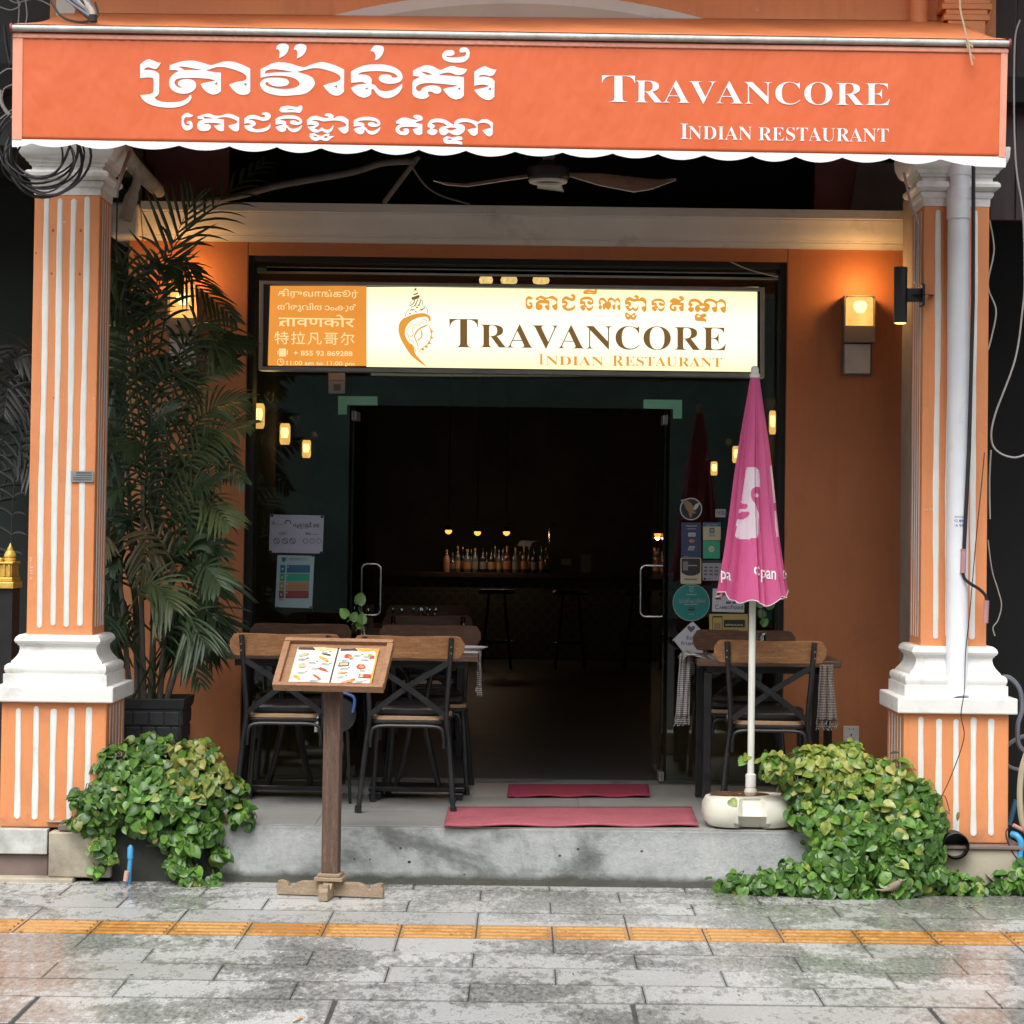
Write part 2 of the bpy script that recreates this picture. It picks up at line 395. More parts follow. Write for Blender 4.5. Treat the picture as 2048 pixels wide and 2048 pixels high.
# ---------------------------------------------------------------- ground
FZ = 0.262                        # porch floor height
y_top = G(1050, 1851.5).y         # far edge of the tactile strip
x_j = G(1104.5, 1865).x
pav = struct(MB().add([(-9, -3.0, -.0035), (9, -3.0, -.0035), (9, 1.0, -.0035), (-9, 1.0, -.0035)], [(0, 1, 2, 3)]).build('pavement', m_grout))
road = struct(MB().add([(-60, -60, -.16), (60, -60, -.16), (60, -3.0, -.16), (-60, -3.0, -.16)], [(0, 1, 2, 3)]).build('road', M('asphalt', (.05, .05, .052), .8, .2, 5, .6, 200)))
def slab_mesh(w, d, mat, rib=False, h=.05):
    mb = MB(); mb.box(-w / 2, w / 2, -d / 2, d / 2, -h, 0)
    if rib:
        for k in range(4):
            y = -d / 2 + d * (k + .5) / 4
            mb.add([(-w / 2 + .012, y - .018, 0), (w / 2 - .012, y - .018, 0), (w / 2 - .016, y - .012, .004), (-w / 2 + .016, y - .012, .004), (-w / 2 + .016, y + .012, .004), (w / 2 - .016, y + .012, .004), (w / 2 - .012, y + .018, 0), (-w / 2 + .012, y + .018, 0)],
                   [(0, 1, 2, 3), (3, 2, 5, 4), (4, 5, 6, 7)])
    return mb
def lay(name, mb, mat, places, parent, bevel=.0):
    o = mb.build(name, mat, parent, local=True)
    me = o.data
    bm = bmesh.new(); bm.from_mesh(me)
    if bevel:
        es = [e for e in bm.edges if len(e.link_faces) == 2 and e.calc_face_angle() > 1.0]
        bmesh.ops.bevel(bm, geom=es, offset=bevel, segments=1, affect='EDGES')
    bm.to_mesh(me); bm.free()
    for i, (x, y, z) in enumerate(places):
        c = o if i == 0 else o.copy()
        if i: COL.objects.link(c)
        c.location = Vector((x, y, z)) - (wloc(parent) if parent else Vector())
        c.rotation_euler = (random.uniform(-.0015, .0015), random.uniform(-.0015, .0015), random.uniform(-.0015, .0015))
lay('tactile_tile', slab_mesh(.294, .292, m_tact, True), m_tact, [(x_j + .15 + .3 * k, y_top - .15, random.uniform(-.001, .001)) for k in range(-12, 12)], pav)
rows = [(1, .3), (2, 0), (3, .3), (4, 0), (-1, 0), (-2, .3), (-3, 0), (-4, .3)]
pl = []
for r_, off in rows:
    yc = y_top + .15 + .3 * (r_ - 1) if r_ > 0 else y_top - .3 - .15 + .3 * (r_ + 1)
    for k in range(-6, 6): pl.append((x_j + off + .3 + .6 * k, yc, random.uniform(-.0012, .0012)))
lay('granite_slab', slab_mesh(.595, .2935, m_slab), m_slab, pl, pav)
yk = y_top - .3 - 1.2
lay('kerb_stone', slab_mesh(.997, .42, m_kslab, h=.2), m_kslab, [(G(659, 2030).x + .5 + 1.0 * k, yk - .215, .0) for k in range(-5, 5)], pav, .01)

# porch: raised concrete slab, tiled on top
xl, xr = X(96, 1700, .0), X(1795, 1700, .0)
step = struct(MB().box(-1.80, 1.78, 0.0, 2.05, -.05, FZ - .008).build('porch_step', m_conc, bevel=.008))
xt = G(626, 1652, FZ).x
pl = [(xt + .3 + .6 * i, .305 + .6 * j, FZ - .004) for i in range(-2, 4) for j in range(3)]
lay('floor_tile', slab_mesh(.597, .597, m_tile, h=.003), m_tile, pl, step, 0)
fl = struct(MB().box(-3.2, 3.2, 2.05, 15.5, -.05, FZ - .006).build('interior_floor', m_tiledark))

# ---------------------------------------------------------------- the two fluted columns
def dyn(p0, p1):
    return p0
def column(cx_px, right):
    Yc = .262
    cx = X(cx_px, 1530, Yc - .2355)
    nm = 'right' if right else 'left'
    dz = 0.0
    def zz(pyl, Y): # heights read on this column
        return Z(cx_px, pyl, Y)
    q = 23 if right else 0
    z_ped0, z_slab0, z_slab1 = zz(1655 + q + (8 if right else 0), .03), zz(1405 + q, 0), zz(1373 + q, 0)
    z_pl1, z_sh0 = zz(1350 + q - 3, .03), zz(1278 + q - 9, .12)
    z_cap = zz(392 + q - 2, .12)
    lab = ('orange fluted column behind the white downpipe, white moulded base, beside the big leafy bush' if right else
           'orange fluted column beside the potted palm, white moulded base, small grey plate on its shaft')
    t = thing('column', lab, 'column', (cx, Yc, 0), 'fluted columns of the porch')
    MB().box(cx - .2355, cx + .2355, Yc - .2355, Yc + .2355, z_ped0, z_slab0).build('pedestal', m_orange, t, bevel=.006)
    MB().box(cx - .269, cx + .269, Yc - .269, Yc + .269, z_slab0, z_slab1).build('slab', m_white, t, bevel=.007, seg=3)
    hw = .149
    a = z_slab1; h = z_sh0 - z_slab1
    def at(k): return a + h * k
    prof = [(w_, at(k_)) for w_, k_ in ((.232, 0), (.232, .23), (.221, .235), (.226, .27), (.2295, .33), (.2265, .39), (.216, .43), (.205, .44), (.2035, .47), (.196, .505), (.184, .57), (.1755, .64), (.172, .72), (.175, .785), (.181, .79), (.1815, .82), (.188, .83), (.194, .88), (.190, .94), (.182, .975), (.174, 1.0), (hw, 1.0))]
    MB().lathe(prof, (cx, Yc, 0), square=True).build('base', m_white, t, smooth=True)
    MB().box(cx - hw, cx + hw, Yc - hw, Yc + hw, z_sh0 - .002, z_cap).build('shaft', m_orange, t, bevel=.004)
    # capital
    zc = z_cap; H = .24
    prof = [(hw + .002, zc), (hw + .004, zc + .035), (hw + .008, zc + .036), (hw + .016, zc + .048), (hw + .016, zc + .062), (hw + .010, zc + .066),
            (hw + .030, zc + .072), (hw + .042, zc + .084), (hw + .042, zc + .098), (hw + .030, zc + .110), (hw + .012, zc + .112), (hw + .012, zc + .128), (hw + .022, zc + .134),
            (hw + .024, zc + .146), (hw + .034, zc + .148), (hw + .040, zc + .162), (hw + .050, zc + .166), (hw + .062, zc + .182), (hw + .075, zc + .215), (hw + .078, zc + .255), (hw + .076, zc + .262)]
    MB().lathe(prof, (cx, Yc, 0), square=True).build('capital', m_white, t, smooth=True)
    # rounded, slightly wavy painted flutes
    def flute(x, z0, z1, wd, face, depth=.002):
        n = 46; pts = []
        zs = [z0 + (z1 - z0) * k / 30 for k in range(31)]; e_ = wd * .5
        zs = [z0 + e_ * (1 - math.cos(k * math.pi / 16)) for k in range(8)] + [z0 + e_ + (z1 - z0 - 2 * e_) * k / 30 for k in range(31)] + [z1 - e_ * (1 - math.cos((7 - k) * math.pi / 16)) for k in range(8)]
        ph = random.uniform(0, 9)
        for i in range(n + 1):
            zq = zs[i]
            wv = wd * (1 + .09 * math.sin(zq * 7 + ph) + .06 * math.sin(zq * 23 + ph * 2))
            e = min(zq - z0, z1 - zq)
            if e < wd * .5: wv *= math.sqrt(max(.03, 1 - (1 - e / (wd * .5)) ** 2))
            c = .0018 * math.sin(zq * 5 + ph)
            pts.append((c, wv / 2, zq))
        vs = []; fs = []
        for c, hwid, zq in pts:
            for (s_, d) in ((-1, 0), (-.6, depth), (.6, depth), (1, 0)):
                if face == 'f': vs.append((x + c + s_ * hwid, -d, zq))
                else: vs.append((d, x + c + s_ * hwid, zq))
        for i in range(n):
            for k in range(3): fs.append((i * 4 + k, i * 4 + k + 1, i * 4 + 5 + k, i * 4 + 4 + k))
        return vs, fs
    def put(cnt, half, z0, z1, wd, kx=1.0, skip=()):
        for k in range(cnt):
            x = (-half + 2 * half * (k + 1) / (cnt + 1)) * kx
            if k in skip: continue
            vs, fs = flute(x, z0 + random.uniform(-.006, .006), z1 + random.uniform(-.008, .008), wd, 'f')
            MB().add([(cx + a_, Yc - half - .0005 + b_, c_) for a_, b_, c_ in vs], fs).build('flute', m_stripe, t)
        sgn = -1 if right else 1
        for k in range(cnt):
            x = -half + 2 * half * (k + 1) / (cnt + 1)
            vs, fs = flute(x, z0, z1, wd * .8, 's')
            MB().add([(cx + sgn * (half + .0005 + a_), Yc + b_, c_) for a_, b_, c_ in vs], fs).build('flute', m_stripe, t)
    put(4, hw + .001, z_sh0 + .035, z_cap - .012, .026, .92 if right else 1.02)
    put(5, .2355 + .001, z_ped0 + .035, z_slab0 - .022, .026)
    return t, cx, Yc, dict(ped0=z_ped0, slab0=z_slab0, slab1=z_slab1, sh0=z_sh0, cap=z_cap)
colL, cxL, Yc, zL = column(106, False)
colR, cxR, _, zR = column(1912, True)

# plate and scribbles on the left shaft
Yf = Yc - .149 - .0035
def rect(mb, x0, y0, x1, y1, Y, th=.002, mi=0):
    a, b, c, d = P(x0, y0, Y), P(x1, y0, Y), P(x1, y1, Y), P(x0, y1, Y)
    vs = [a, b, c, d] + [v + Vector((0, th, 0)) for v in (a, b, c, d)]
    return mb.add(vs, [(0, 1, 2, 3), (7, 6, 5, 4), (0, 4, 5, 1), (1, 5, 6, 2), (2, 6, 7, 3), (3, 7, 4, 0)], mi)
t = thing('name_plate', 'small grey metal plate with tiny print on the left column', 'plate', P(165, 953, Yf - .004))
rect(MB(), 142, 942, 187, 964, Yf - .006, .004).build('plate', m_alu, t)
mb = MB()
rect(mb, 152, 945, 183, 946.5, Yf - .0075, .001); rect(mb, 151, 950, 184, 951, Yf - .0075, .001); rect(mb, 146, 955, 184, 956, Yf - .0075, .001); rect(mb, 146, 959, 184, 960, Yf - .0075, .001)
mb.build('print', m_black, t)
mb = MB()
for x, y, r_ in ((106, 461, 3.2), (161, 461, 3.0), (103, 547, 2.6), (159, 548, 2.8), (107, 796, 1.8), (72, 506, 1.8)):
    c = P(x, y, Yf + .0028); mb.lathe([(.001, 0), (r_ * .0023, 0), (r_ * .0016, .001)], (0, 0, 0), 9)
    mb.v[-27:] = [(c.x + a * .8, c.y - z_ , c.z + b * 1.1) for a, b, z_ in mb.v[-27:]]
mb.build('rust_spot', M('rust spot', (.30, .12, .06), .7, .3, 40), colL)

# masonry under the pedestals
Ym = .0
t = thing('plinth', 'white board and brown masonry under the left column', 'plinth', (cxL, .2, 0))
z0, z1 = Z(50, 1707, -.0), zL['ped0'] - .003
MB().box(cxL - .34, X(94, 1700, -.02), -.02, .48, z0, z1).build('board', M('grimy white board', (.58, .60, .57), .6, .12, 6, .4, 50, dirt=((.22, .20, .15), 5, .42, .70, .8)), t, bevel=.004)
MB().box(cxL - .34, X(96, 1700, .0), .005, .48, -.02, z0 - .003).build('footing', m_clay, t, bevel=.006)
MB().box(cxL - .40, X(150, 1760, -.03), -.085, .006, -.015, .018).build('ledge', m_stone, t, bevel=.006)
t = thing('stone_block', 'stained beige stone block between left column and leafy bush', 'stone block', (X(150, 1700, 0), .2, 0))
MB().box(X(97, 1700, -.05), X(222, 1700, -.05), -.05, .45, Z(150, 1755, -.05), Z(150, 1665, -.05)).build('block', m_stone, t, bevel=.006)
MB().box(X(115, 1655, -.045), X(224, 1655, -.04), -.04, .42, Z(150, 1662, -.04), Z(150, 1650, -.04)).build('coping', m_clay, t, bevel=.004)
tag(MB().box(X(222, 1700, -.0), X(440, 1700, 0), -.012, .45, -.02, FZ - .03).build('planter_box', M('mossy dark concrete', (.035, .036, .030), .85, .5, 6, .6, 40), bevel=.006),
    'low dark mossy concrete planter under the small leafy bush', 'planter')
t = thing('plinth', 'beige plastered plinth under the right column with a drain opening', 'plinth', (cxR, .2, 0))
MB().box(X(1790, 1700, -.03), cxR + .27, -.03, .50, -.02, zR['ped0'] - .02).build('block', m_stone, t, bevel=.006)
MB().box(X(1790, 1700, -.03) + .01, cxR + .29, -.045, .50, zR['ped0'] - .018, zR['ped0'] - .002).build('ledge', m_clay, t, bevel=.004)
# corrugated drain outlet
c = P(1909, 1690, -.035)
mb = MB(); prof = []
for k in range(9):
    a = .0 + k * .012; prof += [(.056, a), (.060, a + .004), (.060, a + .008)]
vs = []; 
mb.lathe(prof, (0, 0, 0), 24, cap=False); mb.lathe([(.05, .0), (.05, .1), (.001, .1)], (0, 0, 0), 24, cap=False)
mb.v = [(c.x + a, -.04 - .04 + z_, c.z + b) for a, b, z_ in mb.v]
tag(mb.build('drain_pipe', m_black, smooth=True), 'black corrugated drain pipe poking from the right plinth', 'drain pipe')

# ---------------------------------------------------------------- the restaurant building
bld = thing('restaurant_building', 'orange shop building with white cornice and wide glass front behind the porch', 'building', (0, 1.9, 0))
YW, YG = 1.70, 1.87
ox0, ox1 = X(489, 1000, YW), X(1570, 1000, YW)
oz1 = Z(1024, 517, YW)
wx0, wx1 = X(252, 800, YW), 2.35
wz1 = Z(1024, 470, YW)
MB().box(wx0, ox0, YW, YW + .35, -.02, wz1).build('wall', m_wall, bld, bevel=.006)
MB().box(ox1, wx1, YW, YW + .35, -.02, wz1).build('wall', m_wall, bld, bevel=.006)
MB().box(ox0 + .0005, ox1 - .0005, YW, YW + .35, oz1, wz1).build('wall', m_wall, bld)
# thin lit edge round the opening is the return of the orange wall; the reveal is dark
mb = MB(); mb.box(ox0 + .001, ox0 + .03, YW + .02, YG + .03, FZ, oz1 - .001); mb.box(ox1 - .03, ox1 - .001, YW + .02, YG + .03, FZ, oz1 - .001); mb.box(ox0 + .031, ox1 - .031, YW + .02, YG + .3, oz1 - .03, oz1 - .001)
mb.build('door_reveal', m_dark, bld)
# cornice profile along x
zt, zb = Z(1024, 413, YW - .1), Z(1024, 490, YW - .02)
H = zt - zb
prof = [(.0, 0), (.022, 0), (.026, .09), (.034, .13), (.034, .17), (.046, .19), (.048, .22), (.058, .25), (.072, .38), (.088, .55), (.098, .68), (.104, .72), (.104, .76), (.125, .77), (.128, 1.0), (.0, 1.0)]
def cornice(x0, x1, nm='cornice'):
    mb = MB(); vs = []; n = len(prof)
    for x in (x0, x1):
        for d, k in prof: vs.append((x, YW - .001 - d, zb + H * k))
    fs = [(i, (i + 1) % n, (i + 1) % n + n, i + n) for i in range(n)] + [tuple(range(n)), tuple(range(2 * n - 1, n - 1, -1))]
    return mb.add(vs, fs).build(nm, m_cream, bld, smooth=True)
cornice(wx0 + .08, cxR + .1)
MB().box(wx0 - .08, wx0 + .075, YW - .13, YW + .3, zb + .0, zt - .005).build('cornice_return', m_cream, bld, bevel=.02, seg=3)
# pilaster strip at the right end of the porch wall
px0, px1 = X(1806, 900, 1.5), X(1836, 900, 1.0) + .05
MB().box(px0, px1 + .3, 1.25, YW - .13, FZ, zb + .25).build('pilaster', m_grey, bld, bevel=.01)
# void above the cornice, maroon shutters either side
zc_ = 3.62
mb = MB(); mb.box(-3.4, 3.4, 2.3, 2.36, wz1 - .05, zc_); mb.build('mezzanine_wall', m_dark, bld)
MB().box(X(290, 360, 1.95), X(457, 360, 1.95), 1.95, 2.0, zt - .05, zc_ - .01).build('shutter_panel', m_maroon, bld)
MB().box(X(258, 360, 1.94), X(285, 360, 1.94), 1.93, 2.0, zt - .05, zc_ - .01).build('wall_pier', m_grey, bld)
MB().box(X(1630, 360, 1.95), X(1730, 360, 1.95), 1.95, 2.0, zt - .05, zc_ - .01).build('shutter_panel', m_maroon, bld)
mb = MB(); a = P(1716, 325, 1.93); b_ = P(1700, 425, 1.93); c = P(1812, 425, 1.93); d = P(1812, 325, 1.93)
mb.add([a, b_, c, d] + [v + Vector((0, .05, 0)) for v in (a, b_, c, d)], [(0, 1, 2, 3), (7, 6, 5, 4), (0, 4, 5, 1), (1, 5, 6, 2), (2, 6, 7, 3), (3, 7, 4, 0)])
mb.build('wall_pier', m_grey, bld)
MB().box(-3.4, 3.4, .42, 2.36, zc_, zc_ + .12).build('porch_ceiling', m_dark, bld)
# upper front with shallow cream arch
YU = .30
MB().box(X(100, 20, YU), X(1992, 30, YU), YU, YU + .25, 3.50, 6.2).build('upper_wall', m_orange, bld)
MB().box(X(112, 20, YU - .05), X(150, 20, YU - .05), YU - .05, YU - .001, 3.55, 6.2).build('upper_pilaster', m_cream, bld, bevel=.004)
MB().tube([P(1838, 40, YU - .06) - Vector((0, 0, .5)), P(1838, 0, YU - .06) + Vector((0, 0, 2))], .042, 16).build('rain_pipe', m_orange, bld, smooth=True)
mb = MB(); zz_ = Z(1930, 30, YU - .12)
for k, (hw_, z_a, z_b) in enumerate(((.085, 3.3, zz_ - .03), (.105, zz_ - .03, zz_ - .005), (.095, zz_ - .005, zz_ + .02), (.115, zz_ + .02, zz_ + .045), (.105, zz_ + .045, 6.2))):
    x = X(1930, 30, YU - .1); mb.box(x - hw_, x + hw_, YU - .12 - hw_ * .3, YU - .002, z_a, z_b - .0005)
mb.build('upper_pilaster', m_orange, bld, bevel=.003)
def arch(rp, Y0, Y1, mat, nm):
    pts = []
    cxp, cyp = 1025, -15 + 1430
    for k in range(41):
        a = R(-21 + 42 * k / 40); px, py = cxp + rp * math.sin(a), cyp - rp * math.cos(a)
        v = P(px, py, Y0); pts.append((v.x, v.z))
    zlow = 3.60
    pts = [(pts[0][0], zlow)] + pts + [(pts[-1][0], zlow)]
    return MB().prism(pts, Y0, Y1).build(nm, mat, bld)
arch(1430, YU - .03, YU - .001, m_cream, 'arch_moulding')
arch(1408, YU - .036, YU - .031, M('arch infill', (.52, .45, .38), .6, .08, 3, .2), 'arch_infill')

# balcony over the shop, above the picture: it keeps rain and sky off the upper front
MB().box(-3.2, 3.2, -.75, YU - .002, 4.75, 4.93).build('balcony', m_cream, bld, bevel=.01)
# interior
MB().box(-3.4, -1.56, YG + .22, YG + .3, FZ, 3.4).build('inner_wall', m_dark, bld)
def wallseg(x0, y0, x1, y1, nm, mat):
    mb = MB(); n = Vector((y1 - y0, x0 - x1, 0)).normalized() * .1 * (1 if x0 > 0 else -1)
    vs = [Vector((x0, y0, 0)), Vector((x1, y1, 0))]; vs = vs + [v + n for v in reversed(vs)]
    vv = [(v.x, v.y, FZ - .01) for v in vs] + [(v.x, v.y, 3.2) for v in vs]
    return mb.add(vv, [(3, 2, 1, 0), (4, 5, 6, 7), (0, 1, 5, 4), (1, 2, 6, 5), (2, 3, 7, 6), (3, 0, 4, 7)]).build(nm, mat, bld)
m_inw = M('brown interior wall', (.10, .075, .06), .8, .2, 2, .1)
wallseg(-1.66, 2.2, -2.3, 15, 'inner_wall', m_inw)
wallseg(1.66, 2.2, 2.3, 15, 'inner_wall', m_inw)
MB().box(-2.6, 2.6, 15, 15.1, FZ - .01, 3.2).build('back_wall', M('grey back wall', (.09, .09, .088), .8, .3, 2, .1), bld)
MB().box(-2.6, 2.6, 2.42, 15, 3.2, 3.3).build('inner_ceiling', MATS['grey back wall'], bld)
# blank dark stores either side
MB().box(-6, wx0 - .02, 2.0, 2.1, -.02, 3.6).build('neighbour_front', m_darkg, bld)
MB().box(wx1 + .0, 6, 2.0, 2.1, -.02, 3.6).build('neighbour_front', m_dark, bld)
mb = MB()
for k in range(7): mb.box(2.42 + .32 * k, 2.72 + .32 * k, .9, .93, 3.0, 6.0)
t = thing('side_shutter', 'dark brown vertical boards of the shop next door, top right', 'shutter', (2.8, .9, 2.9))
for k in range(9):
    MB().box(cxR + .24 + .12 * k, cxR + .355 + .12 * k, .55, .58 + .008 * (k % 2), zL['cap'] + .0, 6.0).build('board', m_darkwood, t, bevel=.003)
t = thing('side_wall', 'dark grey wall of the shop next door behind hanging wires', 'wall', (-2.7, .6, 2.9))
MB().box(-3.9, -2.035, .60, .64, Z(10, 290, .6), 6.0).build('panel', M('dark grey render', (.045, .048, .048), .8, .3, 3, .4, 30), t)
MB().box(-3.9, -2.0, .66, 2.0, Z(10, 290, .6), Z(10, 290, .6) + .1).build('beam', m_dark, t)

# glass front
gx0, gx1 = ox0 + .03, ox1 - .03
dx0, dx1 = X(694, 1200, YG), X(1336, 1200, YG)
dzt = Z(1015, 814, YG)
gf = bld
MB().box(gx0, dx0, YG - .005, YG + .005, FZ, oz1 - .05).build('window_pane', m_glass, gf)
MB().box(dx1, gx1, YG - .005, YG + .005, FZ, oz1 - .05).build('window_pane', m_glass, gf)
MB().box(dx0 + .002, dx1 - .002, YG - .005, YG + .005, dzt, oz1 - .05).build('transom_pane', m_glass, gf)
MB().box(gx0, gx1, YG - .03, YG + .03, oz1 - .075, oz1 - .05).build('head_rail', m_alu, gf)
mb = MB(); zz_ = Z(1024, 545, YG)
mb.box(gx0 + .05, gx1 - .02, YG - .03, YG + .02, zz_ - .012, zz_ + .012); mb.build('cross_rail', m_alu, gf)
# green film corners
m_film = M('green film', (.16, .42, .30), .5, .08, 12, .1)
def ell(pts, Y, nm, mat, par, th=.002):
    q = [P(a, b, Y) for a, b in pts]; return MB().prism([(v.x, v.z) for v in q], Y, Y + th).build(nm, mat, par)
ell([(676, 792), (755, 793), (755, 811), (694, 810), (694, 829), (676, 829)], YG - .008, 'corner_film', m_film, gf)
ell([(1287, 799), (1364, 800), (1364, 837), (1346, 837), (1346, 818), (1287, 817)], YG - .008, 'corner_film', m_film, gf)
# door leaves folded inward
def leaf(px_h, px_f, right):
    a = P(px_h, 1200, YG + .02); zt_ = dzt - .01
    b = Vector((X(px_f, 1200, YG + .86), YG + .86, 0))
    t = thing('glass_door', ('right' if right else 'left') + ' glass door leaf swung inward with long tubular steel handle', 'door', (a.x, a.y, FZ + .01), 'open glass doors')
    mb = MB(); d = (Vector((b.x, b.y, 0)) - Vector((a.x, a.y, 0))); L = d.length; d.normalize(); n = Vector((-d.y, d.x, 0)) * .005
    vs = []
    for z_ in (FZ + .012, zt_):
        for v, s_ in ((a, 1), (b, 1), (b, -1), (a, -1)): vs.append((v.x + n.x * s_, v.y + n.y * s_, z_))
    mb.add(vs, [(3, 2, 1, 0), (4, 5, 6, 7), (0, 1, 5, 4), (1, 2, 6, 5), (2, 3, 7, 6), (3, 0, 4, 7)]).build('pane', m_glass, t)
    for z_ in (zt_ - .045, FZ + .03):
        MB().bar(a + Vector((0, .0, z_ - a.z)) + d * 0.0, a + Vector((0, 0, z_ - a.z)) + d * .16, .05, .025, side=(0, 0, 1)).build('patch_fitting', m_alu, t, bevel=.003)
    cpx, cpy = (740, 1179) if not right else (1302, 1178 + 4)
    c = P(cpx, cpy, YG + .74); hw_, hh = .058, .143
    pts = []
    for (sx_, sz_, a0) in ((1, 1, 0), (-1, 1, 90), (-1, -1, 180), (1, -1, 270)):
        for k in range(5):
            an = R(a0 + 22.5 * k); pts.append(c + Vector((sx_ * (hw_ - .03) + .03 * math.cos(an), 0, sz_ * (hh - .03) + .03 * math.sin(an))))
    MB().tube(pts, .0085, 10, closed=True).build('handle', m_chrome, t, smooth=True)
    return t
leaf(702, 746, False); leaf(1327, 1305, True)
# ---------------------------------------------------------------- lettering helpers
def outline(s, n=5):
    pts = []; cor = []
    for tk in s.split():
        c = tk.endswith('*'); a, b = tk.rstrip('*').split(',')
        pts.append((float(a), float(b))); cor.append(c)
    if not any(cor):
        return [(v.x, v.y) for v in cr([(a, b, 0) for a, b in pts], n, True)]
    k = cor.index(True); pts = pts[k:] + pts[:k]; cor = cor[k:] + cor[:k]
    pts.append(pts[0]); cor.append(True); out = []; run = [pts[0]]
    for p, c in zip(pts[1:], cor[1:]):
        run.append(p)
        if c:
            if len(run) == 2: out.append(run[0])
            else: out += [(v.x, v.y) for v in cr([(a, b, 0) for a, b in run], n)[:-1]]
            run = [p]
    return out
def letter_mesh(mb, loops, place, mi=0):
    """loops: outlines in picture units (first is the outer one, the rest holes)"""
    L = [[Vector((a, b, 0)) for a, b in lp] for lp in loops]
    tri = tessellate_polygon(L); flat = [p for lp in L for p in lp]
    mb.add([place(p.x, p.y) for p in flat], [tuple(t) for t in tri], mi)
_fonts = {}
def font_polys(txt, offset=0.0, shear=0, spacing=1):
    c = bpy.data.curves.new('t', 'FONT'); c.body = txt; c.offset = offset; c.shear = shear; c.space_character = spacing; c.resolution_u = 5
    o = bpy.data.objects.new('t', c); COL.objects.link(o)
    dg = bpy.context.evaluated_depsgraph_get(); me = bpy.data.meshes.new_from_object(o.evaluated_get(dg))
    vs = [(v.co.x, v.co.y) for v in me.vertices]; fs = [tuple(p.vertices) for p in me.polygons]
    bpy.data.objects.remove(o); bpy.data.curves.remove(c); bpy.data.meshes.remove(me)
    return vs, fs
def text(mb, txt, x0, x1, yb0, H, place, slope=.013, offset=0, capH=None, mi=0, spacing=1):
    """fit a line of text between picture columns x0..x1, base line yb0 at x0, capital height H"""
    vs, fs = font_polys(txt, offset, 0, spacing)
    if not vs: return
    a = min(v[0] for v in vs); b = max(v[0] for v in vs)
    ch = capH or .70
    k = (x1 - x0) / (b - a)
    mb.add([place(x0 + (u - a) * k, yb0 + slope * (u - a) * k - v / ch * H) for u, v in vs], fs, mi)
def serif(s): return ''.join(chr(0x1D400 + ord(c) - 65) if 'A' <= c <= 'Z' else c for c in s)

# ---------------------------------------------------------------- awning
YA = -.94
aw = thing('awning', 'orange shop awning with white scalloped hem and white lettering over the porch', 'awning', P(1020, 60, YA))
TL, TR, BR, BL = (26, 62), (2016, 93), (2011, 315), (24, 279)
def bil(u, v):
    x = (TL[0] * (1 - u) + TR[0] * u) * (1 - v) + (BL[0] * (1 - u) + BR[0] * u) * v
    y = (TL[1] * (1 - u) + TR[1] * u) * (1 - v) + (BL[1] * (1 - u) + BR[1] * u) * v
    return x, y
def wave(px, py):
    k = max(0, min(1, (py - 70) / 60))
    return .0007 * math.sin(px * .031 + 1.2 * math.sin(px * .011)) * (.4 + .6 * k) + .0022 * math.sin(px * .0057 + .5)
def VA(px, py, off=0):
    v = P(px, py, YA); return Vector((v.x, YA + wave(px, py) - off, v.z))
NU, NV = 260, 26
vs = [VA(*bil(i / NU, j / NV)) for j in range(NV + 1) for i in range(NU + 1)]
fs = [(j * (NU + 1) + i, j * (NU + 1) + i + 1, (j + 1) * (NU + 1) + i + 1, (j + 1) * (NU + 1) + i) for j in range(NV) for i in range(NU)]
val = MB().add(vs, fs).build('valance', m_vinyl, aw, smooth=True)
sm = val.modifiers.new('cloth thickness', 'SOLIDIFY'); sm.thickness = .0006; sm.offset = 0
# top hem: paler folded strip with small gathers
hem = M('folded hem', (.86, .36, .24), .45, .08, 9, .4, 30, stretch=(3, 1, 1))
vs = []
for i in range(401):
    u = i / 400; x, y = bil(u, 0); g_ = .0015 * math.sin(i * 1.9 + 3 * math.sin(i * .21)) * (1 if u < .62 else .15)
    for k, (dy, o_) in enumerate(((5, .006), (9, .008), (13, .007), (14.5, .003))): vs.append(VA(x, y + dy, o_ + g_ * (k > 0)))
MB().add(vs, [(4 * i + k, 4 * i + k + 1, 4 * i + k + 5, 4 * i + k + 4) for i in range(400) for k in range(3)]).build('hem', hem, aw, smooth=True)
# side hem and seam lines
vs = [VA(*(bil(a, v)), .004) for v in [k / 20 for k in range(21)] for a in (.0, .010)]
MB().add(vs, [(2 * i, 2 * i + 1, 2 * i + 3, 2 * i + 2) for i in range(20)]).build('side_hem', hem, aw)
vs = [VA(*(bil(a, v)), .004) for v in [.03 + k * .0485 for k in range(21)] for a in (.993, .9995)]
MB().add(vs, [(2 * i, 2 * i + 1, 2 * i + 3, 2 * i + 2) for i in range(20)]).build('side_hem', hem, aw)
# scalloped white hem
pk = [24, 62, 151, 251, 358, 459, 553.7, 642, 743, 838, 931.5, 1030, 1124.7, 1225, 1315.5, 1408, 1503.7, 1591, 1684, 1779, 1880, 2011]
vs = []; n = 420
for i in range(n + 1):
    x = 24 + (2011 - 24) * i / n; u = i / n; yt = 279 + 36 * u
    for a, b in zip(pk, pk[1:]):
        if a <= x <= b: break
    t_ = (x - a) / (b - a)
    if a == 24: dy = 15 - 8 * t_ ** 2
    elif a == 1880: dy = 6 + 12 * math.sin(min(t_, .55) / .55 * math.pi / 2) + (2 * t_ if t_ > .5 else 0)
    else: dy = 5.5 + 10.5 * math.sin(math.pi * t_) ** .8 * (.92 + .16 * math.sin(a))
    for k in range(5): vs.append(VA(x, yt - 1 + (dy + 1) * k / 4, .002))
hm = MB().add(vs, [(5 * i + k, 5 * i + k + 1, 5 * i + k + 6, 5 * i + k + 5) for i in range(n) for k in range(4)]).build('scalloped_hem', m_trim, aw, smooth=True)
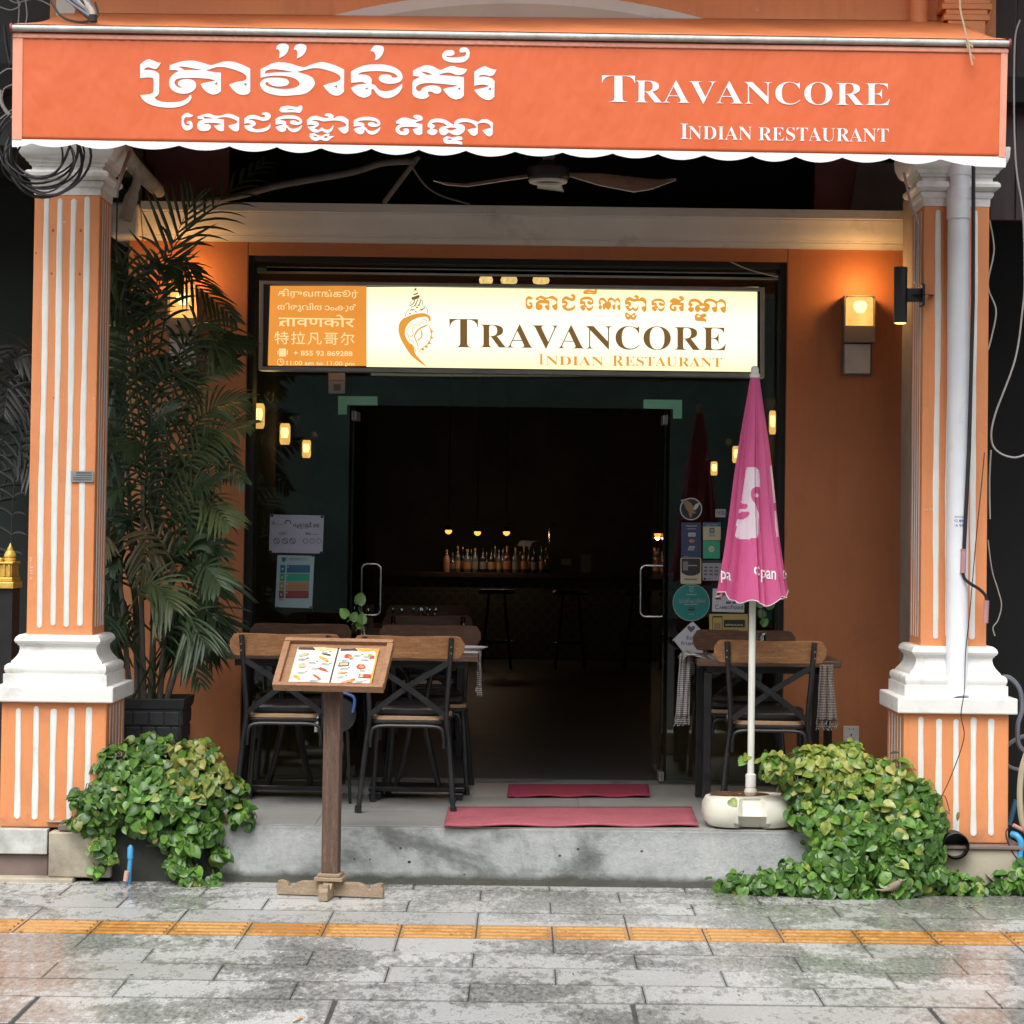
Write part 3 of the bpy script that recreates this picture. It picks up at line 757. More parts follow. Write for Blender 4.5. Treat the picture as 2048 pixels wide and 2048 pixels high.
# round steel bar
a, b = P(24, 56, YA - .012), P(2018, 87.5, YA - .012)
MB().tube([a, b], .0135, 20).build('front_bar', m_steel, aw, smooth=True)
MB().tube([a + Vector((-.006, 0, 0)), a + Vector((.001, 0, 0))], .021, 16).build('end_cap', M('dull red plastic', (.35, .03, .04), .5), aw, smooth=True)
MB().tube([b - Vector((.001, 0, 0)), b + Vector((.006, 0, 0))], .021, 16).build('end_cap', MATS['dull red plastic'], aw, smooth=True)
# sloping canopy
YB = .285
vs = []; n, m_ = 160, 18
for j in range(m_ + 1):
    v = j / m_
    for i in range(n + 1):
        u = i / n
        f0 = P(28 + (2014 - 28) * u, 50 + 31 * u, YA); bk = P(128 + (1916 - 128) * u, 26 + 16 * u, YB)
        p = f0.lerp(bk, v); sag = -.035 * math.sin(math.pi * v) * (1 - .25 * math.cos(u * 20)) + .006 * math.sin(u * 60 + v * 8) * math.sin(math.pi * v)
        if v < .12: p.z += .004
        vs.append(p + Vector((0, 0, sag * .5)))
cn = MB().add(vs, [(j * (n + 1) + i, j * (n + 1) + i + 1, (j + 1) * (n + 1) + i + 1, (j + 1) * (n + 1) + i) for j in range(m_) for i in range(n)]).build('canopy', m_canopy, aw, smooth=True)
sm = cn.modifiers.new('cloth thickness', 'SOLIDIFY'); sm.thickness = .002
# folding arms and roller
for px in (330, 1700):
    a = P(px, 60, YB - .05); c = P(px + (260 if px < 1000 else -260), 72, YA + .5); b = P(px, 75, YA + .05)
    MB().tube([a - Vector((0, 0, .04)), c - Vector((0, 0, .04))], .018, 10).tube([c - Vector((0, 0, .04)), b - Vector((0, 0, .02))], .015, 10).build('folding_arm', m_steel, aw, smooth=True)

# --- lettering
def A_(s): return [(240 + .19669 * a, 60 + .19669 * b) for a, b in s]
def B_(s): return [(600 + .21739 * a, 60 + .21739 * b) for a, b in s]
def shiftp(l, dx, dy): return [(a + dx, b + dy) for a, b in l]
TRI = lambda a, b, c, d, e, f: [(a, b), (c, d), (e, f)]
glyphs = []   # each: list of loops in picture px
glyphs.append([A_(outline('205,350* 245,318 290,298 340,312 385,330 415,332* 400,362 375,392 350,396 310,384 280,380 255,390 245,408* 300,408 350,415 385,435 400,455* 397,640* 385,665 355,682* 365,705 420,728 500,735 580,732 650,715 695,685 712,662* 725,665* 725,695 700,735 640,770 560,788 470,790 370,778 280,745 230,705 205,662* 260,658 310,650 338,630 342,600* 342,510 335,490 300,484 250,484 205,490*'))])
glyphs.append([A_(outline('505,360* 560,340 640,318 740,312 820,328 900,352 940,355 1000,338 1060,322 1120,320 1190,335 1270,365 1325,395* 1325,625* 1305,650 1255,662 1200,648 1150,610 1112,560 1125,550* 1180,530 1250,520 1285,500 1285,470 1250,440 1180,410 1100,388 1040,378 980,380 920,398 875,411* 950,428 1027,435* 1027,625* 990,650 940,657 880,630 840,590 820,550* 850,540 900,530 975,513* 900,498 800,490 720,488 640,490 580,500 555,530 565,560 600,585 650,580* 610,575 590,550 600,520 640,505 700,500 755,520 775,560 760,605 710,640 640,650 570,635 520,600 500,550 510,490 550,445 600,418* 560,408 505,408*')),
               A_(outline('590,375* 660,375 740,390 820,404 865,407* 780,408 720,408 655,410* 630,392')), A_(TRI(990, 530, 960, 547, 988, 562)), A_(TRI(1288, 538, 1258, 552, 1285, 572))])
glyphs.append([A_(outline('1430,400* 1500,365 1570,335 1650,330 1740,345 1820,370 1880,378 1933,358 1996,338 2051,328 2117,339 2206,369 2281,405* 2278,628* 2250,656 2206,670 2151,656 2101,612 2068,567* 2129,545 2195,531 2239,507 2239,474 2195,441 2118,413 2029,394 1951,394 1863,413 1800,428* 1885,452 1929,470 1963,494 1982,538 1968,580 1918,630 1863,654 1750,667 1650,671 1550,656 1470,625 1430,575 1430,535 1475,497 1560,487 1640,490 1700,505 1720,535 1700,562 1640,577 1570,572 1520,550 1500,528* 1482,538 1485,560 1530,582 1600,597 1690,600 1765,592 1815,570 1825,540 1790,502 1710,475 1610,465 1510,472 1430,488*')),
               A_(outline('1470,445* 1490,415 1560,400 1650,408 1740,425 1780,430* 1700,430 1600,432 1520,440')), B_(TRI(342, 508, 315, 522, 340, 535))])
q1 = A_(outline('1587,200* 1605,155 1660,138 1710,155 1715,195 1690,245 1650,275 1618,287* 1625,240 1620,210 1600,198*'))
glyphs.append([q1]); glyphs.append([shiftp(q1, 180 * .19669, .8)])
NGL = ['470,385* 530,350 610,325 700,318 790,322 870,345 925,385 945,430 930,470 880,492 810,497 750,480 725,450 740,420 790,412 835,420 850,438 890,440* 895,425 860,400 790,385 700,380 610,385 560,395 530,410* 600,415 640,430 660,455* 660,500* 690,510 715,540 745,560 800,565 860,550 910,520 940,495* 940,530 910,580 860,615 800,630 740,615 700,580 680,550 660,545* 655,595* 625,615 585,625 530,605 490,570 470,535* 520,510 570,500 615,497* 570,480 520,485 470,488*']
Nloops = [B_(outline(NGL[0])), B_(TRI(625, 530, 600, 542, 622, 552))]
glyphs.append(Nloops)
glyphs.append([B_(outline('650,190* 680,150 720,143 765,155 770,195 750,240 720,270 690,280* 697,240 680,205 655,198*'))])
glyphs.append([B_(outline('1040,375* 1100,345 1160,325 1220,335 1290,368 1340,350 1400,332 1460,348 1540,362* 1520,395 1480,415 1440,415 1380,395 1320,400 1272,415* 1400,425 1508,435* 1508,605* 1480,630 1430,640 1380,620 1340,580 1318,545* 1370,530 1420,522 1450,512* 1380,505 1280,495 1180,490 1110,500 1070,525 1075,555 1105,565 1130,535 1180,515 1240,512 1290,530 1300,560 1280,585 1240,585 1210,570 1180,570 1180,590 1192,605* 1160,630 1110,635 1060,620 1035,590* 1035,490 1055,458 1110,432* 1040,425*')),
               B_(outline('1110,385* 1160,390 1222,411* 1170,414 1140,400')), B_(TRI(1475, 528, 1450, 543, 1474, 555))])
glyphs.append([B_(outline('1345,240* 1390,240 1420,225 1415,195 1380,185 1335,195 1308,230 1320,270 1370,295 1440,302 1510,295 1550,260 1562,210 1545,172 1510,160 1475,172 1467,200 1490,210 1520,205 1530,220 1510,242 1450,252 1400,255 1355,250*'))])
glyphs.append([B_(outline('1603,385* 1650,355 1700,335 1750,355 1807,368* 1785,410 1750,425 1700,415 1660,418 1640,435* 1700,430 1760,445 1790,470* 1788,615* 1760,640 1720,645 1670,625 1630,590 1602,550* 1660,540 1710,528 1740,515* 1690,505 1640,508 1603,515*')), B_(TRI(1758, 530, 1730, 546, 1755, 560))])
def fit(loops, x0, x1, y0, y1):
    xs = [p[0] for p in loops[0]]; ys = [p[1] for p in loops[0]]
    a, b, c, d = min(xs), max(xs), min(ys), max(ys)
    return [[(x0 + (p - a) * (x1 - x0) / (b - a), y0 + (q - c) * (y1 - y0) / (d - c)) for p, q in lp] for lp in loops]
line2 = []
line2.append([A_(outline('627,880* 660,850 690,843 720,858 745,865* 730,885 700,890 670,888 655,905 650,935 665,965 695,972 715,958* 690,955 680,945 690,930 715,925 735,945 738,990 715,1015 680,1023 645,1005 627,970*'))])
line2.append([A_(outline('790,880* 850,860 900,850 960,868 1020,872 1080,855 1130,855 1180,875 1213,890* 1212,1010* 1190,1032 1150,1025 1115,995 1103,972* 1150,960 1190,945 1188,925 1150,905 1090,890 1030,890 980,900* 1058,912* 1058,1020* 1030,1032 990,1015 955,975* 1000,965 1040,956* 980,948 880,945 850,955* 900,958 925,980 910,1015 870,1028 820,1025 790,1000 788,960 810,925 850,912 790,904*')), A_(TRI(1032, 965, 1022, 974, 1034, 980)), A_(outline('845,880* 900,888 950,899* 900,902 860,903*'))])
line2.append([A_(outline('1265,900* 1310,870 1370,865 1430,885 1470,888 1475,870 1445,860 1450,845 1490,838 1530,860 1530,895 1500,920 1450,925 1390,910 1330,905 1300,912* 1350,920 1380,945 1375,970 1340,990* 1380,1010 1440,1005 1500,985 1530,955* 1525,1000 1480,1030 1400,1042 1320,1030 1275,1000 1265,970* 1300,970 1345,958* 1300,948 1265,955*'))])
def AB(x0, x1, y0, y1): return 240 + .19669 * x0, 240 + .19669 * x1, 60 + .19669 * y0, 60 + .19669 * y1
def BB(x0, x1, y0, y1): return 600 + .21739 * x0, 600 + .21739 * x1, 60 + .21739 * y0, 60 + .21739 * y1
line2.append(fit(Nloops, *AB(1583, 1853, 868, 1042)))
line2.append([A_(outline('1622,820* 1640,785 1700,772 1760,778 1800,785 1835,768 1855,780 1850,820 1830,845* 1760,838 1680,840 1640,838*')), A_(outline('1690,815* 1730,806 1790,815*'))])
line2.append([B_(outline('65,830* 100,800 150,790 200,805 250,812 265,800 230,790 240,772 280,770 310,790 310,815 350,795 400,798 448,830* 446,930* 420,955 385,945 350,905* 390,895 425,885 415,860 370,840 320,835 270,838 220,843 150,830 100,838* 150,842 175,865 160,890 130,905* 170,920 200,900 230,915 270,915 310,875* 300,920 270,945 230,945 200,930 160,945 110,935 65,890* 110,888 140,880* 100,872 65,878*'))])
line2.append([B_(outline('90,955* 130,950 160,965 200,975 240,955 275,955* 270,975 320,980* 290,995 260,1020 220,1020 190,1010 150,1022 110,1010 90,985*')), B_(outline('115,972* 140,975 160,985 140,990*')), B_(outline('215,985* 245,975 255,990 235,998*'))])
line2.append(fit(Nloops, *BB(495, 740, 800, 965)))
line2.append([B_(outline('885,840* 930,812 980,808 1040,825 1080,825 1045,805 1050,785 1090,782 1125,800 1125,830 1080,845 1060,857* 1126,868* 1126,955* 1095,970 1060,955 1035,915* 1070,905 1095,898* 1000,892 940,895 915,915 930,935 960,933* 950,912 990,908 1005,935 985,965 940,968 895,950 880,910 900,880 925,866 885,862*'))])
line2.append([B_(outline('1175,870* 1200,830 1260,815 1330,825 1390,860 1420,870 1420,850 1460,820 1530,815 1590,830 1640,845 1670,825 1720,822 1775,855* 1773,960* 1745,980 1710,965 1678,925* 1720,910 1755,900 1740,870 1700,855 1650,860 1635,870* 1635,955* 1605,975 1570,960 1540,920* 1580,908 1620,900 1600,870 1550,850 1490,850 1450,865* 1500,875 1518,905 1500,945 1450,970 1400,960 1370,945 1330,970 1290,955 1280,915 1310,890 1350,885 1320,860 1260,850 1210,860* 1240,880 1235,900 1210,912* 1260,920 1255,955 1215,970 1175,950 1172,930 1200,905 1175,895*')), B_(outline('1345,905* 1375,925 1410,922 1440,905 1390,898*'))])
line2.append([B_(outline('1315,1000* 1350,980 1400,990 1450,980 1490,985 1490,1010 1450,1018 1490,1030* 1490,1055 1450,1050 1400,1048 1340,1045 1320,1025*')), B_(outline('1345,1005* 1380,998 1400,1010 1370,1012*'))])
PV = lambda x, y: VA(x, y, .0024)
for gs, nm in ((glyphs, 'lettering'), (line2, 'lettering')):
    mb = MB()
    for g in gs: letter_mesh(mb, g, PV)
    mb.build(nm, m_lit, val)
mb = MB()
text(mb, serif('T'), 1204, 1270, 204, 56, PV, offset=-.010)
text(mb, serif('RAVANCORE'), 1270, 1779, 205, 46, PV, offset=-.010)
mb.build('lettering', m_lit, val)
mb = MB()
text(mb, serif('I'), 1361, 1376, 278, 32, PV, offset=-.006)
text(mb, serif('NDIAN'), 1377, 1504, 278.5, 27.5, PV, offset=-.010)
text(mb, serif('RESTAURANT'), 1517, 1777, 281, 27.5, PV, offset=-.010)
mb.build('lettering', m_lit, val)

# ---------------------------------------------------------------- lit sign
YS = YW - .03
sg = thing('light_box_sign', 'lit cream and orange light box sign with serif lettering above the door', 'sign', P(1024, 655, YS))
m_face = EM('lit cream acrylic', (1.0, .97, .66), .72, .16, 1.6)
def graded(m, zc, hh, inner, outer):
    n = m.node_tree; e = [x for x in n.nodes if x.type == 'EMISSION'][0]
    g = nd(n, 'ShaderNodeSeparateXYZ'); n.links.new(nd(n, 'ShaderNodeNewGeometry').outputs['Position'], g.inputs[0])
    a = nd(n, 'ShaderNodeMath', operation='SUBTRACT'); a.inputs[1].default_value = zc; n.links.new(g.outputs[2], a.inputs[0])
    b_ = nd(n, 'ShaderNodeMath', operation='ABSOLUTE'); n.links.new(a.outputs[0], b_.inputs[0])
    d = nd(n, 'ShaderNodeMath', operation='DIVIDE'); d.inputs[1].default_value = hh; n.links.new(b_.outputs[0], d.inputs[0])
    n.links.new(ramp(n, d.outputs[0], [(.35, inner), (1.0, outer)]).outputs[0], e.inputs[0])
graded(m_face, Z(1024, 660, YS), .21, (1.0, 1.0, .80), (.95, .89, .50))
m_facew = EM('lit orange acrylic', (.92, .34, .055), .60, .12, 3)
m_brown = EM('brown print on lit acrylic', (.19, .10, .03), .66)
m_or = EM('orange print on lit acrylic', (.80, .34, .05), .62)
m_cr = EM('cream print on lit acrylic', (1.0, .76, .36), .62)
def quadbar(mb, pts_out, pts_in, Y0, Y1, Yi):
    o = [P(a, b, Y0) for a, b in pts_out]; i = [P(a, b, Y0) for a, b in pts_in]
    ob = [Vector((v.x, Y1, v.z)) for v in o]; ib = [Vector((v.x, Yi, v.z)) for v in i]
    vs = o + i + ob + ib; fs = []
    for k in range(4):
        j = (k + 1) % 4
        fs += [(k, j, 4 + j, 4 + k), (k, 8 + k, 8 + j, j), (4 + k, 4 + j, 12 + j, 12 + k)]
    return mb.add(vs, fs)
outer = [(519, 561), (1529, 574.5), (1529, 755), (517, 740)]
inner = [(527, 568), (1521, 582), (1521, 747), (525, 733)]
quadbar(MB(), outer, inner, YS - .012, YS + .10, YS + .03).build('frame', m_alu, sg, bevel=.002)
inner2 = [(540, 569), (1515, 583), (1515, 744), (535, 731)]
quadbar(MB(), inner, inner2, YS + .002, YS + .03, YS + .03).build('inner_lip', M('dark grey lip', (.05, .05, .05), .5), sg)
rect(MB(), 733, 574, 1517, 744, YS + .02, .004).build('face_panel', m_face, sg)
rect(MB(), 536, 570.5, 733, 731.5, YS + .016, .006).build('face_panel', m_facew, sg)
rect(MB(), 537, 568, 733, 571.5, YS + .010, .002).build('shadow_strip', M('painted shadow red', (.09, .012, .008), .5), sg)  # shadow of the recessed frame top, painted as a dark strip
PS = lambda x, y: P(x, y, YS + .0135)
PS2 = lambda x, y: P(x, y, YS + .0145)
mb = MB()
text(mb, serif('T'), 899, 956, 695, 60, PS, offset=-.009)
text(mb, serif('RAVANCORE'), 960, 1452, 695, 48, PS, offset=-.009)
mb.build('lettering', m_brown, sg)
mb = MB()
text(mb, serif('I'), 1078, 1087, 729, 22, PS, offset=-.007)
text(mb, serif('NDIAN'), 1092, 1207, 730, 18.5, PS, offset=-.007)
text(mb, serif('R'), 1225, 1247, 732, 22, PS, offset=-.007)
text(mb, serif('ESTAURANT'), 1250, 1444, 731.5, 19, PS, offset=-.007)
# Khmer line reuses the drawn letters
def ps_fit(g, x0, x1, y0, y1): letter_mesh(mb, fit(g, x0, x1, y0, y1), PS)
ps_fit(line2[0], 1051, 1066, 592, 619)
ps_fit(line2[1], 1071, 1115, 591, 621)
ps_fit(line2[2], 1124, 1151, 588, 622)
ps_fit(line2[3], 1160, 1187, 593, 622); ps_fit(line2[4], 1166, 1194, 579, 589)
ps_fit([line2[9][0]], 1197, 1241, 595, 621)
ps_fit(line2[5], 1250, 1293, 590, 624); ps_fit(line2[6], 1250, 1276, 625, 640)
ps_fit(line2[7], 1303, 1330, 597, 623)
ps_fit(line2[8], 1339, 1368, 592, 623)
ps_fit(line2[9], 1376, 1452, 597, 626); ps_fit(line2[10], 1389, 1413, 627, 644)
mb.build('lettering', m_or, sg)
mb = MB()
text(mb, 'திருவாங்கூர்', 556, 716, 592, 12, PS2, capH=.7, offset=.006)
text(mb, 'തിരുവിതാംകൂർ', 555, 713, 619, 10, PS2, capH=.62, offset=.006)
text(mb, 'तावणकोर', 557, 709, 652, 19, PS2, capH=.72, offset=.012)
for a_, b_ in (((561, 644), (566, 640)), ((561, 649), (553, 655))):
    pass
text(mb, '特拉凡哥尔', 549, 709, 686, 22, PS2, capH=.80, offset=.004, spacing=1.15)
text(mb, '+ 855 93 869288', 587, 705, 710.5, 9.5, PS2, offset=.018)
text(mb, '11:00 am to 11:00 pm', 573, 709, 729.5, 8, PS2, offset=.014)
# conjunct stroke of the first Devanagari letter, then phone and clock pictograms
letter_mesh(mb, [[(557.5, 650.5), (567, 641.5), (569, 643.5), (560, 652.5)]], PS2)
rectp = lambda x0, y0, x1, y1: letter_mesh(mb, [[(x0, y0), (x1, y0), (x1, y1), (x0, y1)]], PS2)
rectp(558, 697, 572, 713); rectp(555, 701, 557, 709); rectp(573.5, 701, 575.5, 709)
cl = lambda cx, cy, r: [(cx + r * math.cos(k * math.pi / 10), cy + r * math.sin(k * math.pi / 10)) for k in range(20)]
letter_mesh(mb, [cl(561, 724, 7.2), cl(561, 724, 5.6)], PS2); rectp(560.3, 719.5, 561.8, 724.5); rectp(561.8, 723.3, 565, 724.6)
mb.build('lettering', m_cr, sg)
# shell and face emblem
K = lambda s: [(780 + .09317 * a, 560 + .09317 * b) for a, b in outline(s)]
def stroke(mb, s, w0, w1, place, smooth=True):
    pts = [tuple(map(float, t.split(','))) for t in s.split()]
    c = [(v.x, v.y) for v in cr([(a, b, 0) for a, b in pts], 6)]
    n = len(c); L = []; Rr = []
    for i, p in enumerate(c):
        a = c[max(i - 1, 0)]; b = c[min(i + 1, n - 1)]; d = Vector((b[0] - a[0], b[1] - a[1])).normalized()
        wd = (w0 + (w1 - w0) * i / (n - 1)) / 2; wd *= max(.15, min(1, 6 * min(i, n - 1 - i) / n + .15))
        L.append((p[0] - d.y * wd, p[1] + d.x * wd)); Rr.append((p[0] + d.y * wd, p[1] - d.x * wd))
    vs = []
    for l, r in zip(L, Rr): vs += [place(*l), place(*r)]
    mb.add(vs, [(2 * i, 2 * i + 1, 2 * i + 3, 2 * i + 2) for i in range(n - 1)])
KP = lambda x, y: P(780 + .09317 * x, 560 + .09317 * y, YS + .0135)
KP2 = lambda x, y: P(780 + .09317 * x, 560 + .09317 * y, YS + .0125)
mb = MB()
letter_mesh(mb, [K('800,1870* 640,1770 460,1620 330,1440 230,1260 185,1100 190,980 230,890 330,810 440,760 560,725 680,712 780,725 850,770 875,840 860,900 800,800 720,790 620,805 500,850 400,930 340,1030 320,1130 340,1230 400,1330 480,1410 520,1480 540,1580 640,1700')], PS)
stroke(mb, '830,950 760,985 660,1030 580,1100 535,1180 540,1260 580,1350 600,1440 580,1530', 40, 14, KP)
stroke(mb, '660,1060 685,1150 670,1230 620,1280 575,1290', 30, 24, KP)
stroke(mb, '840,960 860,1040 885,1130 880,1230 850,1320 790,1390 700,1460 620,1540 585,1590', 26, 14, KP)
for a, b in ((915, 1100), (910, 1235), (865, 1350), (800, 1430), (725, 1485)):
    letter_mesh(mb, [[(a - 48, b - 40), (a + 14, b - 4), (a + 8, b + 22), (a - 40, b + 34)]], KP2)
for s_ in ('420,1330 410,1240 370,1140 370,1060 420,1000 520,960 600,920 620,830', '400,1180 450,1215 500,1170 480,1090 480,1040 520,1010 545,1050', '440,1330 450,1300 500,1310 500,1345 470,1350', '440,1360 500,1420 545,1500 550,1560', '560,980 640,950 690,890 700,830', '700,850 760,850 800,880 850,870'):
    stroke(mb, s_, 16, 10, KP2)
mb.build('emblem', m_or, sg)
mb = MB()
letter_mesh(mb, [[(510, 245), (520, 200), (560, 160), (575, 235), (540, 215)]], KP)
for s_, w_ in (('495,310 560,300 605,270', 26), ('460,400 540,380 640,340', 60), ('470,450 560,405 640,400', 10), ('430,560 500,500 540,420', 18), ('520,560 560,500 600,410', 20), ('600,550 640,500 650,420', 20), ('640,410 700,460 695,540', 12), ('440,600 500,565 600,555 700,560', 12),
               ('330,800 340,710 400,640 440,600', 10), ('700,555 780,590 810,660 800,715', 11), ('200,960 240,880 330,800', 10), ('430,560 425,520 470,450', 10)):
    stroke(mb, s_, w_, w_, KP)
for a, b in ((460, 650), (580, 600), (660, 650), (550, 690), (430, 730), (730, 610), (500, 640), (690, 640)):
    stroke(mb, '%d,%d %d,%d %d,%d' % (a - 28, b + 12, a, b - 14, a + 28, b + 10), 16, 20, KP2)
mb.build('emblem', m_brown, sg)
# paper notice under the sign, string lights seen above it
t = thing('paper_notice', 'small grey paper notice taped to the glass under the sign', 'notice', P(673, 766, YG - .03))
rect(MB(), 657, 746, 690, 787, YG - .012, .002).build('sheet', M('grey paper', (.20, .21, .22), .7), t)
mb = MB(); rect(mb, 660, 760, 688, 761.5, YG - .0135, .001); rect(mb, 667, 768, 681, 781, YG - .0135, .001, 0); mb.build('print', M('grey print', (.09, .09, .09), .7), t)
m_bulb = EM('warm ceiling glow', (1, .55, .20), 1.1, .5, 60)
for k, (x, w_) in enumerate(((972, 28), (1018, 34), (1082, 34))):
    t = thing('ceiling_lamp', ('left', 'middle', 'right')[k] + ' of three amber ceiling lamps glimpsed above the sign', 'lamp', P(x, 560, 4.2), 'ceiling lamps behind the sign')
    c = P(x, 560, 4.2); r_ = w_ * (4.2 - CAM.y) / F / 2
    MB().lathe([(r_ * .25, -.03), (r_ * .9, -.02), (r_, 0), (r_ * .8, .03), (.01, .05)], c, 20).build('shade', m_bulb, t, smooth=True)
    MB().tube([c + Vector((0, 0, .04)), Vector((c.x, c.y, 3.2))], .006, 6).build('rod', m_black, t)

# ---------------------------------------------------------------- wall lights
m_lampg = EM('lit amber glass', (1.0, .44, .11), 1.0, .35, 14)
m_lampm = M('lamp housing', (.17, .14, .12), .5, .15, 6, .2)
m_hot = EM('lamp filament glow', (1, .70, .27), 1.5)
def point(name, loc, e, col=(1, .50, .16), r=.03):
    l = bpy.data.lights.new(name, 'POINT'); l.energy = e; l.color = col; l.shadow_soft_size = r
    o = bpy.data.objects.new(name, l); COL.objects.link(o); o.location = loc; return o
def wall_lamp(px, py, lab, Y=None, k=1.0, e=2.0):
    Yq = YW; c = P(px, py, Yq); t = thing('wall_lamp', lab, 'wall lamp', c, 'square lamps on the porch wall')
    s_ = (Yq - CAM.y) / F
    w_, h_ = 62 * s_ / 2, 158 * s_
    top = c.z + h_ / 2
    MB().box(c.x - w_, c.x + w_, Yq - .02, Yq - .001, c.z - h_ / 2, top).build('back_plate', m_lampm, t, bevel=.002)
    MB().box(c.x - w_, c.x + w_, Yq - .12, Yq - .02, top - 93 * s_, top - 60 * s_).build('holder', m_lampm, t, bevel=.003)
    MB().box(c.x - w_ + .016, c.x + w_ - .010, Yq - .105, Yq - .025, top - 60 * s_ + .0005, top - .006).build('glass_shade', m_lampg, t, bevel=.008)
    MB().lathe([(.004, -.036), (.022, -.030), (.036, -.008), (.038, .012), (.028, .028), (.004, .033)], (c.x + .003, Yq - .104, top - 22 * s_), 18, sy=.08).build('glow', m_hot, t, smooth=True)
    mb = MB(); mb.box(c.x - w_, c.x - w_ + .008, Yq - .115, Yq - .02, top - 60 * s_, top); mb.box(c.x + w_ - .005, c.x + w_, Yq - .115, Yq - .02, top - 60 * s_, top); mb.box(c.x - w_ + .008, c.x + w_ - .005, Yq - .115, Yq - .02, top - .004, top)
    mb.build('frame', m_lampm, t)
    MB().box(c.x - w_ + .012, c.x + w_ - .018, Yq - .07, Yq - .02, c.z - h_ / 2 + .012, top - 95 * s_).build('lower_panel', M('opal glass unlit', (.60, .56, .50), .35), t, bevel=.003)
    point('lamp_light', (c.x, Yq - .16, top + .05), e); return t
wall_lamp(1713, 674, 'lit square wall lamp with opal lower panel on the right porch wall')
wall_lamp(370, 658, 'lit square wall lamp half hidden behind the tall palm fronds', e=2.2)
t = thing('lantern', 'small lit lantern showing through palm leaves beside the left column', 'lantern', P(228, 650, 1.5))
c = P(230, 650, 1.5); MB().box(c.x - .035, c.x + .035, 1.46, 1.53, c.z - .05, c.z + .05).build('glass_shade', m_lampg, t, bevel=.01)
MB().box(c.x - .045, c.x + .045, 1.45, 1.54, c.z + .052, c.z + .062).tube([c + Vector((0, 0, .06)), c + Vector((0, 0, 1.9))], .004, 6).build('cap', m_black, t)

# cylinder spot on the right column
Ysp = .1
t = thing('spot_light', 'black cylinder wall spot on the right column, glowing underneath', 'spot light', P(1801, 590, Ysp))
c = P(1801, 590, Ysp); r_ = 13.5 * (Ysp - CAM.y) / F; hz = 56 * (Ysp - CAM.y) / F
mb = MB(); mb.lathe([(r_ * .92, -hz + .006), (r_ * .92, -hz), (r_, -hz), (r_, hz), (r_ * .92, hz), (.001, hz - .001)], c, 28, cap=False); mb.build('body', m_black, t, smooth=True)
MB().lathe([(.001, -hz - .006), (r_ * .7, -hz - .005), (r_ * .93, -hz + .001), (r_ * .93, -hz + .008)], c, 24).build('lens', m_hot, t, smooth=True)
bx = cxR - .149
MB().bar(c + Vector((r_ - .004, 0, 0)), Vector((bx - .012, c.y, c.z)), .06, .035, side=(0, 0, 1)).lathe([(.03, -.0), (.055, .0)], (bx - .005, c.y, c.z), 20, cap=False).box(bx - .014, bx - .0005, c.y - .045, c.y + .045, c.z - .05, c.z + .05).build('bracket', m_black, t, bevel=.004)
sp = bpy.data.lights.new('spot_beam', 'SPOT'); sp.energy = 7; sp.color = (1, .72, .38); sp.spot_size = R(75); sp.spot_blend = .6; sp.shadow_soft_size = .02
so_ = bpy.data.objects.new('spot_beam', sp); COL.objects.link(so_); so_.location = c + Vector((.0, 0, -hz - .01)); so_.rotation_euler = (0, R(22), 0)

# lamps along the walls of the dark room
inl = [(517, 832, 2.2), (570, 868, 4.6), (613, 898, 7.5), (1428, 937, 12.6), (1473, 909, 8.5), (1545, 845, 3.0), (1562, 842, 2.6)]
labs = ['nearest of the amber wall lamps on the left inner wall', 'middle amber wall lamp on the left inner wall', 'farthest amber wall lamp on the left inner wall', 'far amber wall lamp left of the pink umbrella', 'amber wall lamp half hidden behind the pink umbrella', 'slim amber wall lamp right of the pink umbrella', 'sliver of amber lamp at the right edge of the glass']
for (px, py, Y), lb in zip(inl, labs):
    s_ = (Y - CAM.y) / F; c = P(px, py, Y)
    hh = .068; ww = .034 if px < 1540 else .020
    t = thing('inner_wall_lamp', lb + ' inside the room', 'wall lamp', c, 'amber wall lamps in the dining room')
    sg_ = 1 if px < 1000 else -1
    MB().lathe([(ww * .8, -hh), (ww, -hh + .02), (ww, hh - .02), (ww * .8, hh)], c, 14).build('glass_shade', m_lampg, t, smooth=True)
    MB().lathe([(.004, -.045), (ww * .6, -.035), (ww * .75, 0), (ww * .65, .03), (.004, .042)], (c.x, c.y - ww * .72, c.z + .008), 14, sy=.45).build('glow', m_hot, t, smooth=True)
    MB().box(c.x - sg_ * .035 - .012, c.x - sg_ * .035 + .012, c.y + .02, c.y + .06, c.z - .08, c.z + .08).build('back_plate', m_black, t)
    point('lamp_light', (c.x + sg_ * .06, c.y - .05, c.z + .10), .6, r=.03)
